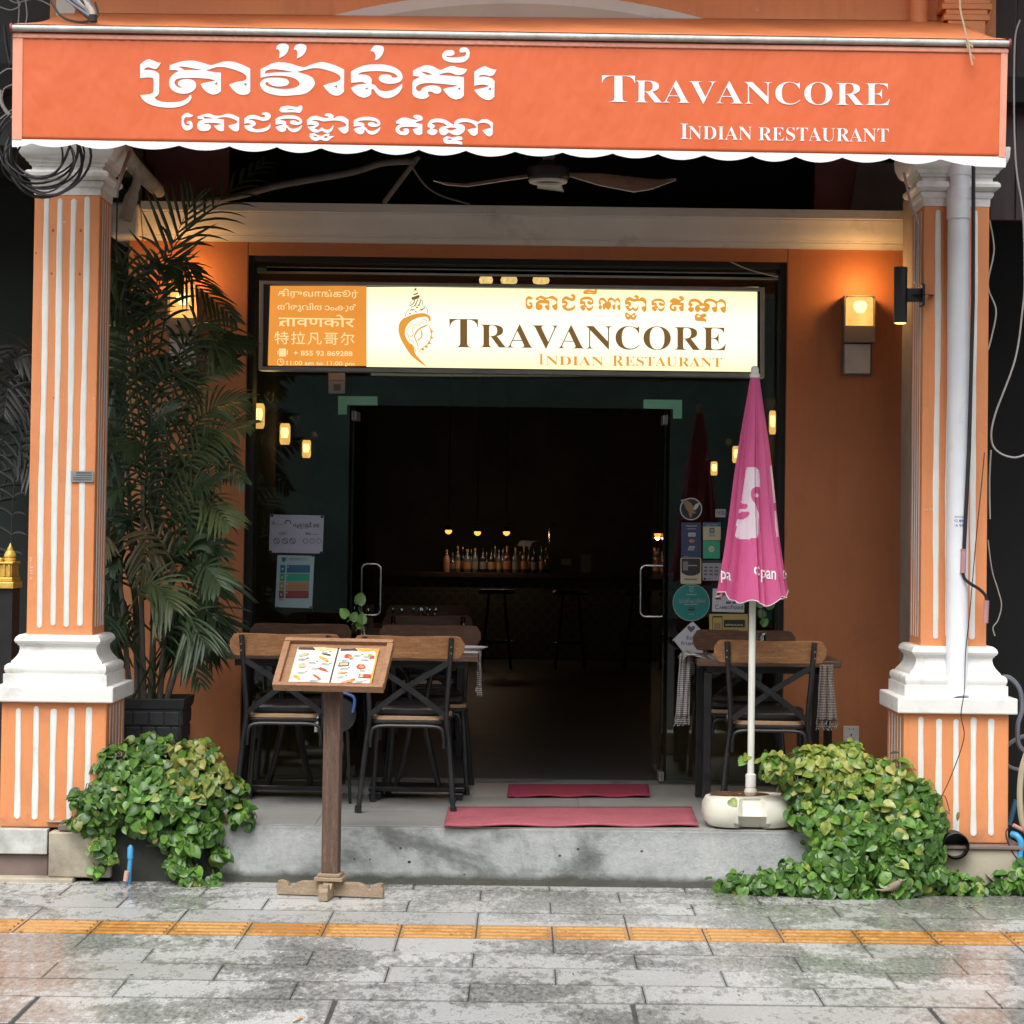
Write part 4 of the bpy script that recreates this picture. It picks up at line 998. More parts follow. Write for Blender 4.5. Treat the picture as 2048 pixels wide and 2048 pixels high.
# ---------------------------------------------------------------- chairs and tables
def make_chair(dark=False):
    """cross-back chair, origin on the floor, back at y=0 side facing -y, seat towards +y"""
    t = thing('cross_back_chair', 'x', 'chair', group='black metal cross-back chairs')
    W, SD = .185, .38
    wd = m_chairwood2 if dark else m_chairwood
    for s in (-1, 1):
        pts = cr([(s * .222, -.035, 0), (s * .200, .0, .25), (s * .180, .012, .44), (s * .192, -.015, .64), (s * .203, -.045, .815)], 5)
        MB().tube(pts, .0125, 10).lathe([(.017, 0), (.016, .03), (.013, .032)], (s * .222, -.035, 0), 12).build('rear_leg', m_blackm, t, smooth=True)
        pts = cr([(s * .195, SD + .03, 0), (s * .180, SD, .25), (s * .168, SD - .02, .42)], 5)
        MB().tube(pts, .012, 10).lathe([(.016, 0), (.015, .03), (.012, .032)], (s * .195, SD + .03, 0), 12).build('front_leg', m_blackm, t, smooth=True)
        # bolts on the back strap
        mb = MB()
        for z in (.775, .745): mb.tube([(s * .2035, -.064, z), (s * .2035, -.057, z)], .0045, 8)
        mb.build('bolt', m_chrome, t, smooth=True)
    # hoop under the seat, back and sides
    def hoop(a, b, y0, y1, nm):
        pts = cr([(a[0], y0, .30), (a[0] * .98, y0, .36), (a[0] * .82, (y0 * .9 + y1 * .1), .398), (0, (y0 + y1) / 2, .402), (b[0] * .82, (y0 * .1 + y1 * .9), .398), (b[0] * .98, y1, .36), (b[0], y1, .30)], 6)
        MB().tube(pts, .008, 8).build(nm, m_blackm, t, smooth=True)
    hoop((-.172, 0), (.172, 0), -.012, -.012, 'hoop'); hoop((-.160, 0), (.160, 0), SD - .01, SD - .01, 'hoop')
    for s in (-1, 1):
        pts = cr([(s * .19, .01, .30), (s * .178, .05, .38), (s * .17, .19, .400), (s * .168, SD - .06, .38), (s * .17, SD - .01, .30)], 6)
        MB().tube(pts, .008, 8).build('hoop', m_blackm, t, smooth=True)
    # seat: rim, wooden panel, black cushion
    def rr(w0, w1, y0, y1, r=.05):
        q = []
        for (x, y, a0) in ((w1 - r, y1 - r, 0), (-(w1 - r), y1 - r, 90), (-(w0 - r), y0 + r, 180), (w0 - r, y0 + r, 270)):
            for k in range(6): a = R(a0 + 18 * k); q.append((x + r * math.cos(a), y + r * math.sin(a)))
        return q
    def plate(q, z0, z1, mat, nm, bev):
        n = len(q); mb = MB()
        vs = [(x, y, z0) for x, y in q] + [(x, y, z1) for x, y in q]
        mb.add(vs, [tuple(range(n - 1, -1, -1)), tuple(range(n, 2 * n))] + [(i, (i + 1) % n, (i + 1) % n + n, i + n) for i in range(n)])
        return mb.build(nm, mat, t, smooth=True, bevel=bev)
    plate(rr(.175, .20, -.005, SD + .01), .412, .425, m_blackm, 'seat_rim', .002)
    plate(rr(.165, .19, .004, SD), .426, .446, M('seat ply edge', (.42, .26, .15), .5, .15, 9), 'seat', .003)
    plate(rr(.160, .18, .012, SD - .01), .447, .490, m_black, 'cushion', .015)
    # cross straps, slightly bowed
    for s in (-1, 1):
        pts = cr([(s * .198, -.028, .705), (0, -.058 + s * .004, .585), (-s * .174, .0, .452)], 8)
        mb = MB()
        for a, b in zip(pts, pts[1:]): mb.bar(a, b, .026, .004, side=(0, 0, 1))
        mb.build('cross_strap', m_blackm, t)
    # curved wooden top rail
    n = 26; vs = []; 
    for i in range(n + 1):
        x = -.262 + .524 * i / n; y = -.052 + .75 * x * x - .01; y = -.064 + .62 * x * x
        e = min(x + .262, .262 - x); r = .035
        k = math.sqrt(max(0.0, 1 - (1 - min(e, r) / r) ** 2)) if e < r else 1
        zc, h = .770, .050
        h = h - r * (1 - k)
        for dy in (-.007, .007):
            for zz in (-1, 1): vs.append((x, y + dy + .022, zc + zz * h + (.004 if zz > 0 else -.003) * math.sin(abs(x) * 9)))
    fs = []
    for i in range(n):
        a, b = i * 4, i * 4 + 4
        fs += [(a, a + 1, b + 1, b), (a + 2, b + 2, b + 3, a + 3), (a, b, b + 2, a + 2), (a + 1, a + 3, b + 3, b + 1)]
    fs += [(0, 2, 3, 1), (n * 4, n * 4 + 1, n * 4 + 3, n * 4 + 2)]
    MB().add(vs, fs).build('top_rail', wd, t, smooth=True, bevel=.003)
    return t
ch = make_chair(); chd = make_chair(True)
used = {}
def put_chair(src, px, py, rz, label, Yforce=None):
    p = G(px, py, FZ) if Yforce is None else Vector((X(px, py, Yforce), Yforce, FZ))
    o = src if src.name not in used else copy_tree(src)
    used[src.name] = 1
    o.location = (p.x, p.y, FZ); o.rotation_euler.z = rz; o['label'] = label; return o
c1 = put_chair(ch, 812.5, 1624, R(-1.5), 'cross-back chair right of the menu stand, its pale wooden rail nearest the doorway')
c2 = put_chair(ch, 566, 1618, R(1.5), 'cross-back chair left of the menu stand, next to the orange wall')
c3 = put_chair(ch, 1537, 1634, R(-3), 'cross-back chair right of the white umbrella pole')
put_chair(chd, 598, 1500, R(178), 'dark railed chair behind the left table, farthest left of the rear row', 1.62)
put_chair(chd, 857, 1500, R(182), 'dark railed chair behind the table, nearest to the doorway', 1.62)
put_chair(chd, 1486, 1500, R(176), 'dark railed chair behind the table at the stickered glass', 1.50)

def make_table(w, d, mat, straight=False):
    t = thing('bistro_table', 'x', 'table', group='bistro tables on the porch')
    MB().box(-w / 2, w / 2, -d / 2, d / 2, .715, .75).build('top', mat, t, bevel=.006, seg=3)
    MB().box(-w / 2 + .05, w / 2 - .05, -d / 2 + .05, d / 2 - .05, .68, .714).build('apron', m_blackm, t, bevel=.003)
    if straight:
        for s in (-1, 1):
            for r_ in (-1, 1): MB().box(s * (w / 2 - .055) - .019, s * (w / 2 - .055) + .019, r_ * (d / 2 - .06) - .019, r_ * (d / 2 - .06) + .019, 0, .679).build('leg', m_blackm, t, bevel=.004)
        return t
    MB().box(-.235, .235, -.11, .11, .035, .06).build('base_plate', m_blackm, t, bevel=.004)
    for s in (-1, 1):
        MB().box(s * .2 - .03, s * .2 + .03, -.14, .14, 0, .034).build('foot', m_blackm, t, bevel=.004)
        for yy in (-.035, .035):
            pts = cr([(s * .105, yy, .06), (s * .075, yy, .18), (s * .035, yy, .40), (s * .06, yy, .62), (s * .10, yy, .68)], 6)
            MB().tube(pts, .0125, 8).build('leg', m_blackm, t, smooth=True)
    return t
tb = make_table(.60, .60, m_table); tb3 = make_table(.69, .60, m_table, True)
lb = ['bistro table between the two left front chairs and the glass, nearer the orange wall', 'bistro table with wooden edge and hanging runner just left of the doorway', 'dark bistro table with knitted runners right of the doorway']
for i, (px, Y) in enumerate(((583, 1.12), (838, 1.12), (1526, 1.02))):
    o = (tb, None, tb3)[i] or copy_tree(tb)
    o.scale.z = .955
    o.location = (X(px, 1320, Y), Y, FZ); o['label'] = lb[i]
    if i == 0: t1 = o
    elif i == 1: t2 = o
    else: t3 = o
# knitted runners that lie on the tables and hang over their edges
def runner(x, dirx, Yc_, halfw, L, lab, top=.35, bow=0):
    """hangs over the table edge at x towards dirx"""
    zt = FZ + .718; vs = []; n = 16; m_ = 22
    path = []
    for k in range(5): path.append((x - dirx * (top - top * k / 5), zt + .004))
    for k in range(5): a = R(90 - 22.5 * k); path.append((x + dirx * (.002 + .016 * math.cos(a)), zt - .012 + .016 * math.sin(a)))
    for k in range(1, 13): path.append((x + dirx * (.018 + bow * math.sin(k / 12 * 2.2)), zt - .012 - L * k / 12))
    for i, (px_, pz) in enumerate(path):
        tt = max(0, i - 9) / 12
        for j in range(n + 1):
            s = -1 + 2 * j / n
            y = Yc_ + s * halfw * (1 - .32 * tt * (1 - tt) * 2 + .05 * math.sin(i))
            vs.append((px_ + .010 * math.sin(s * 9 + i * .3) * (1 if tt > 0 else .2), y, pz + .002 * math.sin(j * 2)))
    m2 = len(path)
    fs = [(i * (n + 1) + j, i * (n + 1) + j + 1, (i + 1) * (n + 1) + j + 1, (i + 1) * (n + 1) + j) for i in range(m2 - 1) for j in range(n)]
    t = thing('table_runner', lab, 'table runner', (x, Yc_, zt), 'knitted table runners')
    o = MB().add(vs, fs).build('cloth', m_knit, t, smooth=True)
    md = o.modifiers.new('thickness', 'SOLIDIFY'); md.thickness = .006
    mb = MB(); ex, ez = path[-1]
    for j in range(26):
        y = Yc_ - halfw * .97 + 2 * halfw * .97 * j / 25; q = random.uniform(-.01, .01)
        mb.tube(cr([(ex, y, ez), (ex + q, y + q, ez - .025), (ex + q * .5, y - q, ez - .05 - random.random() * .015)], 3), .0028, 4)
    mb.build('fringe', m_knit, t, smooth=True)
    mb = MB()
    for i in range(10, m2):
        if i % 1 == 0:
            z = path[i][1]; mb.tube([(path[i][0] + dirx * .006, Yc_ - halfw * .8, z), (path[i][0] + dirx * .006, Yc_ + halfw * .8, z)], .003, 4)
    return t
# the wide faces of these runners look towards the street, so they hang at a slant over the corners
def hang(px0, px1, py0, py1, Y, lab, mat=m_knit, bottom_w=None, lean=0, flat=None):
    """a band hanging in a soft slanted sheet facing the street"""
    n, m_ = 14, 26; vs = []
    for i in range(m_ + 1):
        v = i / m_; y_ = py0 + (py1 - py0) * v
        k = 1 - .20 * math.sin(math.pi * min(1, v * 1.4)) if flat is None else 1 + flat * v
        for j in range(n + 1):
            u = -1 + 2 * j / n; mid = (px0 + px1) / 2 + lean * v; x_ = mid + (px1 - px0) / 2 * u * k
            p = P(x_, y_, Y); p.y += .012 * math.sin(u * 8 + v * 2) + .01 * math.sin(v * 5) + .02 * (1 - v) ** 3
            vs.append(p)
    t = thing('table_runner', lab, 'table runner', vs[0], 'knitted table runners')
    o = MB().add(vs, [(i * (n + 1) + j, i * (n + 1) + j + 1, (i + 1) * (n + 1) + j + 1, (i + 1) * (n + 1) + j) for i in range(m_) for j in range(n)]).build('cloth', mat, t, smooth=True)
    md = o.modifiers.new('thickness', 'SOLIDIFY'); md.thickness = .007
    mb = MB(); q = vs[-(n + 1):]
    for j in range(30):
        f = j / 29 * n; a = Vector(q[int(min(f, n - 1))]).lerp(Vector(q[int(min(f, n - 1)) + 1]), f - int(min(f, n - 1)))
        r1, r2 = random.uniform(-.008, .008), random.uniform(.7, 1.2)
        mb.tube(cr([a + Vector((0, 0, .004)), a + Vector((r1, r1, -.02)), a + Vector((-r1, 0, -.042 * r2))], 3), .0025, 4)
    mb.build('fringe', mat, t, smooth=True)
    return t, vs, n
def knit_mat(name, c1, c2, s):
    m, nn, b = new_mat(name); g = nd(nn, 'ShaderNodeNewGeometry').outputs['Position']
    wv = nd(nn, 'ShaderNodeTexWave'); wv.wave_type = 'BANDS'; wv.bands_direction = 'Z'; wv.inputs['Scale'].default_value = s; wv.inputs['Distortion'].default_value = 1.2; wv.inputs['Detail Scale'].default_value = 3
    nn.links.new(g, wv.inputs[0]); c = ramp(nn, wv.outputs['Fac'], [(.25, c1), (.7, c2)]).outputs[0]
    f = noise(nn, g, 160, 3); nn.links.new(mix(nn, .6, c, ramp(nn, f, [(.35, (.5, .5, .5)), (.65, (1, 1, 1))]).outputs[0], 'MULTIPLY'), b.inputs['Base Color'])
    b.inputs['Roughness'].default_value = .95; bump(nn, b, f, .8, .004); return m
m_knit2 = knit_mat('ribbed grey knit', (.13, .125, .12), (.42, .41, .40), 32)
m_knit3 = knit_mat('ribbed taupe knit', (.20, .165, .15), (.40, .34, .31), 26)
hang(1360, 1385, 1308, 1432, .84, 'pale ribbed knitted runner hanging left off the right table', m_knit2, lean=-8, flat=.10)
q = thing('table_cloth', 'folded grey knitted cloth on the left edge of the right table', 'cloth', P(1400, 1308, 1.0))
vs = []
for i in range(9):
    for j in range(9):
        a = P(1362 + 74 * i / 8, 1304 + 0 * j, 0.86); zt = FZ + .720 + .012 * math.sin(i * .8) + .006
        vs.append((a.x, .80 + .30 * j / 8, zt - (.02 if i == 0 else 0)))
o = MB().add(vs, [(i * 9 + j, i * 9 + j + 1, i * 9 + j + 10, i * 9 + j + 9) for i in range(8) for j in range(8)]).build('cloth', m_knit2, q, smooth=True)
md = o.modifiers.new('thickness', 'SOLIDIFY'); md.thickness = .008
hang(1640, 1666, 1330, 1440, .68, 'taupe fringed runner hanging right off the right table before the orange wall', m_knit3, lean=0, flat=.55)
hang(951, 960, 1302, 1372, .96, 'grey knitted runner hanging off the table beside the doorway', m_knit2, lean=3, flat=-.1)
q = thing('plate_setting', 'folded napkin and plate edge on the table beside the doorway', 'napkin', P(945, 1300, 1.1))
MB().box(X(925, 1300, 1.0), X(957, 1300, 1.0), .95, 1.15, FZ + .717, FZ + .727).build('napkin', M('white linen', (.55, .55, .54), .8), q, bevel=.003)
a_ = P(930, 1290, 1.1); MB().lathe([(.001, .763), (.06, .764), (.09, .777), (.085, .779), (.055, .768), (.001, .767)], (X(940, 1290, 1.1), 1.1, FZ - .035), 28).build('plate', M('white china', (.7, .7, .7), .2), q, smooth=True)

# ---------------------------------------------------------------- leaves
def leaf_mats():
    out = []
    for nm, c1, c2, c3 in (('deep green leaf', (.030, .090, .013), (.075, .185, .030), (.15, .28, .060)), ('fresh green leaf', (.075, .20, .024), (.15, .32, .045), (.27, .46, .10)),
                           ('yellow green leaf', (.12, .21, .03), (.34, .40, .07), (.58, .58, .17)), ('pale yellow leaf', (.34, .34, .07), (.50, .46, .12), (.58, .54, .22))):
        m, n, b = new_mat(nm); oc = nd(n, 'ShaderNodeTexCoord').outputs['Object']; oi = nd(n, 'ShaderNodeObjectInfo').outputs['Random']
        mp = nd(n, 'ShaderNodeVectorMath', operation='ADD'); n.links.new(oc, mp.inputs[0]); n.links.new(oi, mp.inputs[1])
        f = noise(n, mp.outputs[0], 34, 4, .6, (1, .35, 1), .5)
        c = ramp(n, f, [(.32, c1), (.55, c2), (.72, c3)]).outputs[0]
        hv = nd(n, 'ShaderNodeHueSaturation'); mr = nd(n, 'ShaderNodeMapRange'); mr.inputs[3].default_value = .55; mr.inputs[4].default_value = 1.3
        n.links.new(oi, mr.inputs[0]); n.links.new(mr.outputs[0], hv.inputs['Value']); n.links.new(c, hv.inputs['Color'])
        n.links.new(hv.outputs[0], b.inputs['Base Color']); b.inputs['Roughness'].default_value = .36; b.inputs['Specular IOR Level'].default_value = .5
        tr = n.nodes.new('ShaderNodeBsdfTranslucent'); n.links.new(hv.outputs[0], tr.inputs[0]); ms = n.nodes.new('ShaderNodeMixShader'); ms.inputs[0].default_value = .22
        o = [x for x in n.nodes if x.type == 'OUTPUT_MATERIAL'][0]; n.links.new(b.outputs[0], ms.inputs[1]); n.links.new(tr.outputs[0], ms.inputs[2]); n.links.new(ms.outputs[0], o.inputs[0])
        out.append(m)
    return out
LM = leaf_mats()
def heart(fold, curl, wd):
    """heart-shaped leaf, stalk end at the origin, tip along +y, unit length about 1"""
    right = [(0, .05), (.13, -.02), (.30, .0), (.43, .14), (.48, .34), (.44, .56), (.31, .78), (.13, .94), (0, 1.03)]
    vs = []; fs = []
    mid = [.06, .10, .16, .28, .42, .58, .76, .92, 1.06]
    for (x, y), my in zip(right, mid):
        x *= wd
        z = fold * x - curl * y * y
        zm = -curl * my * my
        vs += [(-x, y, z + .03 * math.sin(y * 9)), (0, my if x else y, zm), (x, y, z - .03 * math.sin(y * 7))]
    for i in range(8):
        a = i * 3; fs += [(a, a + 1, a + 4, a + 3), (a + 1, a + 2, a + 5, a + 4)]
    return vs, fs
leaf_meshes = []
for k, m in enumerate(LM):
    for (fo, cu, wd) in ((.22, .30, 1.0), (.48, .15, .92), (-.18, .40, 1.08)):
        vs, fs = heart(fo, cu, wd)
        me = bpy.data.meshes.new('leaf'); me.from_pydata(vs, [], fs); me.materials.append(m)
        for p in me.polygons: p.use_smooth = True
        leaf_meshes.append((k, me, vs, fs))
def bush(name, label, blobs, count, seed, yel, size=(.030, .054), core=True, group=None):
    """blobs: (px, py, radius m, Y, weight)"""
    rnd = random.Random(seed)
    C = [(P(a, b, Y), r, w_) for a, b, r, Y, w_ in blobs]
    base = C[0][0]; t = thing(name, label, 'bush', (base.x, base.y, 0), group)
    items = []
    tw = sum(r * r * w_ for _, r, w_ in C)
    tries = 0
    while len(items) < count and tries < count * 30:
        tries += 1
        q = rnd.random() * tw
        for c, r, w_ in C:
            q -= r * r * w_
            if q <= 0: break
        d = Vector((rnd.gauss(0, 1), rnd.gauss(0, 1) - .9, rnd.gauss(0, 1) + .25)).normalized()
        rad = r * (1 + rnd.uniform(-.16, .10) + .08 * math.sin(d.x * 9 + d.z * 7))
        p = c + d * rad
        if p.z < .01: p.z = rnd.uniform(.01, .05)
        deep = 0
        for c2, r2, _ in C:
            if (p - c2).length < r2 * .82: deep = 1; break
        if deep and rnd.random() < .85: continue
        hole = math.sin(p.x * 31 + 2 * math.sin(p.z * 17)) * math.sin(p.z * 37 + 1.7 * math.sin(p.x * 23 + seed))
        if hole > .62 and r > .08: continue
        # leaf hangs: tip points outward/down, face outward/up
        nrm = (d + Vector((0, -.35, .45)) + Vector((rnd.gauss(0, .5), rnd.gauss(0, .35), rnd.gauss(0, .45)))).normalized()
        tip = Vector((rnd.gauss(0, 1.0), d.y * .3 - .3, -.8 + rnd.gauss(0, .6))); tip = (tip - nrm * tip.dot(nrm)).normalized()
        s_ = rnd.uniform(*size) * (1.15 if rnd.random() < .2 else 1)
        yk = yel(p, rnd)
        items.append((p, nrm, tip, s_, yk))
    items.sort(key=lambda q: q[0].y)       # nearest the street first
    mats = {}
    loose = items[300:]
    for p, nrm, tip, s_, yk in items[:300]:
        k = yk * 3 + rnd.randrange(3)
        o = bpy.data.objects.new('leaf', leaf_meshes[k][1]); COL.objects.link(o); o.parent = t
        mt = Matrix((tip.cross(nrm), tip, nrm)).transposed().to_4x4()
        o.rotation_euler = mt.to_euler(); o.location = p - t.location; o.scale = (s_, s_, s_)
    mb = MB()
    for p, nrm, tip, s_, yk in loose:
        _, _, vs, fs = leaf_meshes[yk * 3 + rnd.randrange(3)]
        ax = tip.cross(nrm)
        mb.add([p + (ax * a + tip * b + nrm * c) * s_ for a, b, c in vs], fs, yk)
    if loose:
        o = mb.build('foliage', LM, t, smooth=True); o['kind'] = 'stuff'
    # stems
    mb = MB()
    for k in range(int(count / 9)):
        p, nrm, tip, s_, _ = items[rnd.randrange(len(items))]
        c = min(C, key=lambda q: (q[0] - p).length)[0]
        e = p + tip * .01; mb.tube(cr([c.lerp(p, .2), c.lerp(p, .7) + Vector((rnd.uniform(-.03, .03), 0, .03)), e], 4), [.002] * 9, 4)
    mb.build('stems', M('vine stem', (.06, .07, .03), .7), t, smooth=True)['kind'] = 'stuff'
    if core:  # added dark filler blobs, their colour stands for shade between the leaves
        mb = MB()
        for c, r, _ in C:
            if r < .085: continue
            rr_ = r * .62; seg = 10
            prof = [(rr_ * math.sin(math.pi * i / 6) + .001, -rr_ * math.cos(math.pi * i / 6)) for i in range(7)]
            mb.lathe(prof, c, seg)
        o = mb.build('dark_core', M('painted core shade', (.018, .018, .010), .9, .5, 30, .9, 40, bd=.03), t, smooth=True)
        d_ = o.modifiers.new('uneven', 'DISPLACE'); tx = bpy.data.textures.new('core noise', 'CLOUDS'); tx.noise_scale = .04; d_.texture = tx; d_.strength = .05
    return t
def yelL(p, r):
    x, y = proj(p)
    k = .08
    if 340 < x < 480 and 1480 < y < 1570: k = .75
    elif y < 1500: k = .12
    q = r.random()
    if q < k * .35: return 3
    if q < k: return 2
    return 1 if r.random() < .45 else 0
def yelR(p, r):
    x, y = proj(p); k = .05
    if y < 1575: k = .60
    elif y < 1640: k = .28
    q = r.random()
    if q < k * .12: return 3
    if q < k: return 2
    return 1 if r.random() < .38 else 0
blL = [(245, 1548, .135, .10, 1), (320, 1545, .150, .10, 1), (395, 1550, .150, .10, 1), (455, 1592, .090, .06, 1), (300, 1605, .150, .0, 1), (222, 1608, .115, .02, 1), (390, 1620, .115, .0, 1),
       (185, 1640, .060, -.03, 1.5), (165, 1600, .045, -.02, 1.5), (485, 1635, .055, .0, 1.5), (205, 1690, .050, -.07, 2), (370, 1680, .075, -.05, 1.5), (415, 1660, .07, -.02, 1.5), (355, 1730, .05, -.08, 2), (385, 1755, .05, -.10, 2), (425, 1762, .035, -.10, 2), (330, 1670, .06, -.04, 1), (195, 1740, .022, -.09, 2), (440, 1710, .035, -.04, 2), (150, 1645, .022, -.08, 3), (222, 1715, .02, -.10, 3), (300, 1640, .05, -.05, 1.2)]
bush('pothos_bush', 'small mound of green and yellow heart-shaped leaves beside the left column', blL + [(270, 1560, .13, .06, 1), (345, 1590, .12, .0, 1), (430, 1575, .10, .03, 1), (300, 1500, .08, .12, 1), (400, 1505, .07, .12, 1)], 1500, 3, yelL)
blR = [(1622, 1556, .135, .06, 1), (1690, 1562, .165, .08, 1), (1770, 1580, .150, .06, 1), (1548, 1532, .065, .0, 1), (1492, 1522, .030, -.02, .35), (1830, 1610, .115, .02, 1), (1650, 1650, .130, -.02, 1), (1720, 1660, .190, .0, 1), (1800, 1680, .170, -.02, 1), (1860, 1650, .07, -.03, 1),
       (1603, 1630, .065, -.02, 1), (1680, 1730, .150, -.10, 1.2), (1790, 1745, .130, -.10, 1.2), (1590, 1760, .085, -.14, 1.3), (1530, 1765, .060, -.14, 1.3), (1475, 1768, .045, -.12, 1.3), (1430, 1770, .03, -.08, 1.3), (1860, 1750, .075, -.08, 1.2), (1910, 1770, .055, -.08, 1.2), (1950, 1778, .045, -.08, 1.2), (1640, 1785, .060, -.20, 1.3), (1720, 1785, .055, -.20, 1.3), (1800, 1785, .05, -.18, 1.2), (1905, 1630, .02, -.03, .6), (1462, 1600, .016, -.07, .25)]
bush('pothos_bush', 'large tumbling bush of green and yellow heart-shaped leaves before the right column', blR, 3000, 5, yelR)
bush('pothos_vine', 'low trailing vine at the right picture edge below the blue pipes', [(2010, 1770, .05, -.06, 1), (2045, 1760, .06, -.06, 1), (1985, 1780, .035, -.07, 1), (2040, 1725, .035, -.03, .8)], 90, 9, lambda p, r: 1 if r.random() < .4 else 0, core=False)

# ---------------------------------------------------------------- potted palm
def palm_mat(nm, c1, c2, rough=.42):
    m, n, b = new_mat(nm); g = nd(n, 'ShaderNodeNewGeometry').outputs['Position']
    f = noise(n, g, 5, 4, .6); c = ramp(n, f, [(.3, c1), (.7, c2)]).outputs[0]
    n.links.new(c, b.inputs['Base Color']); b.inputs['Roughness'].default_value = rough
    tr = n.nodes.new('ShaderNodeBsdfTranslucent'); n.links.new(c, tr.inputs[0]); ms = n.nodes.new('ShaderNodeMixShader'); ms.inputs[0].default_value = .15
    o = [x for x in n.nodes if x.type == 'OUTPUT_MATERIAL'][0]; n.links.new(b.outputs[0], ms.inputs[1]); n.links.new(tr.outputs[0], ms.inputs[2]); n.links.new(ms.outputs[0], o.inputs[0])
    return m
m_frond = palm_mat('dark palm frond', (.022, .048, .018), (.062, .100, .042))
m_frond2 = palm_mat('lighter palm frond', (.045, .075, .025), (.11, .15, .055))
m_frond3 = palm_mat('browning palm frond', (.06, .07, .025), (.20, .15, .07))
m_cane = M('palm cane', (.13, .11, .085), .6, .25, 12, .3)
m_redc = M('red palm sheath', (.13, .04, .028), .5, .2, 10, .1)
def frond(path, nleaf, L, droop, wdt, rnd, spread=62, mat=None, parent=None, skip=.22):
    """path: rachis points; leaflets both sides"""
    pts = cr(path, 7); n = len(pts); mb = MB(); fx = rnd.uniform(-.6, .6)
    mb.tube(pts, [max(.0018, .006 * (1 - i / n)) for i in range(n)], 5)
    for k in range(nleaf):
        f = skip + (1 - skip) * (k + .5) / nleaf
        i = min(n - 2, int(f * (n - 1))); p = pts[i].lerp(pts[i + 1], f * (n - 1) - i); t = (pts[i + 1] - pts[i]).normalized()
        nv = Vector((fx, -1, .25 + .9 * abs(t.x))); sd = t.cross(nv)
        sd.normalize(); up = sd.cross(t)
        ll = L * (math.sin(math.pi * (.18 + .78 * (f - skip) / (1 - skip))) ** .7) * rnd.uniform(.85, 1.1)
        for s in (-1, 1):
            an = R(spread - 24 * (f - skip) + rnd.uniform(-5, 5))
            d = (t * math.cos(an) + sd * s * math.sin(an) + up * .22).normalized()
            nn = d.cross(t).normalized() * s
            q = p.copy(); vs = []; m2 = 5
            hw = wdt / 2 * rnd.uniform(.8, 1.15)
            side = t * .85 + up * .1; side = (side - d * side.dot(d)).normalized()
            for j in range(m2 + 1):
                u = j / m2; w_ = hw * (math.sin(math.pi * min(1, .12 + u * .88)) ** .6) * (1 - .12 * u)
                if j == m2: w_ = .0004
                c = q + Vector((0, 0, -droop * ll * u * u)); vs += [c + side * w_, c + nn * w_ * .35, c - side * w_]
                q = q + d * (ll / m2)
            mb.add(vs, [(3 * j, 3 * j + 1, 3 * j + 4, 3 * j + 3) for j in range(m2)] + [(3 * j + 1, 3 * j + 2, 3 * j + 5, 3 * j + 4) for j in range(m2)])
    return mb.build('frond', mat or m_frond, parent, smooth=True)
rn = random.Random(21)
Yp = .92
pb = P(300, 1600, Yp)
palm = thing('potted_palm', 'tall dark feathery palm in a charcoal block-pattern planter beside the left column', 'palm', (pb.x, Yp, FZ))
def PP(px, py, dy=0): return P(px, py, Yp + dy)
# canes
canes = []
for k, (bx_, tx_, ty, dy) in enumerate(((288, 286, 960, 0), (275, 262, 1060, .08), (300, 318, 900, .05), (262, 240, 1150, -.05), (318, 352, 1080, .0), (305, 300, 780, .12), (330, 385, 1180, -.06), (285, 250, 860, .1))):
    a = PP(bx_, 1420, dy * .5); b = PP((bx_ + tx_) / 2 + rn.uniform(-6, 6), (1420 + ty) / 2, dy); c = PP(tx_, ty, dy)
    pts = cr([a - Vector((0, 0, .15)), a, b, c], 8); n = len(pts)
    MB().tube(pts, [.019 - .010 * i / n for i in range(n)], 9).build('cane', m_cane, palm, smooth=True)
    MB().tube([p for p in pts[int(n * .45):int(n * .58)]], .0155 - .002, 9).build('sheath', m_redc, palm, smooth=True)
    canes.append((pts, dy))
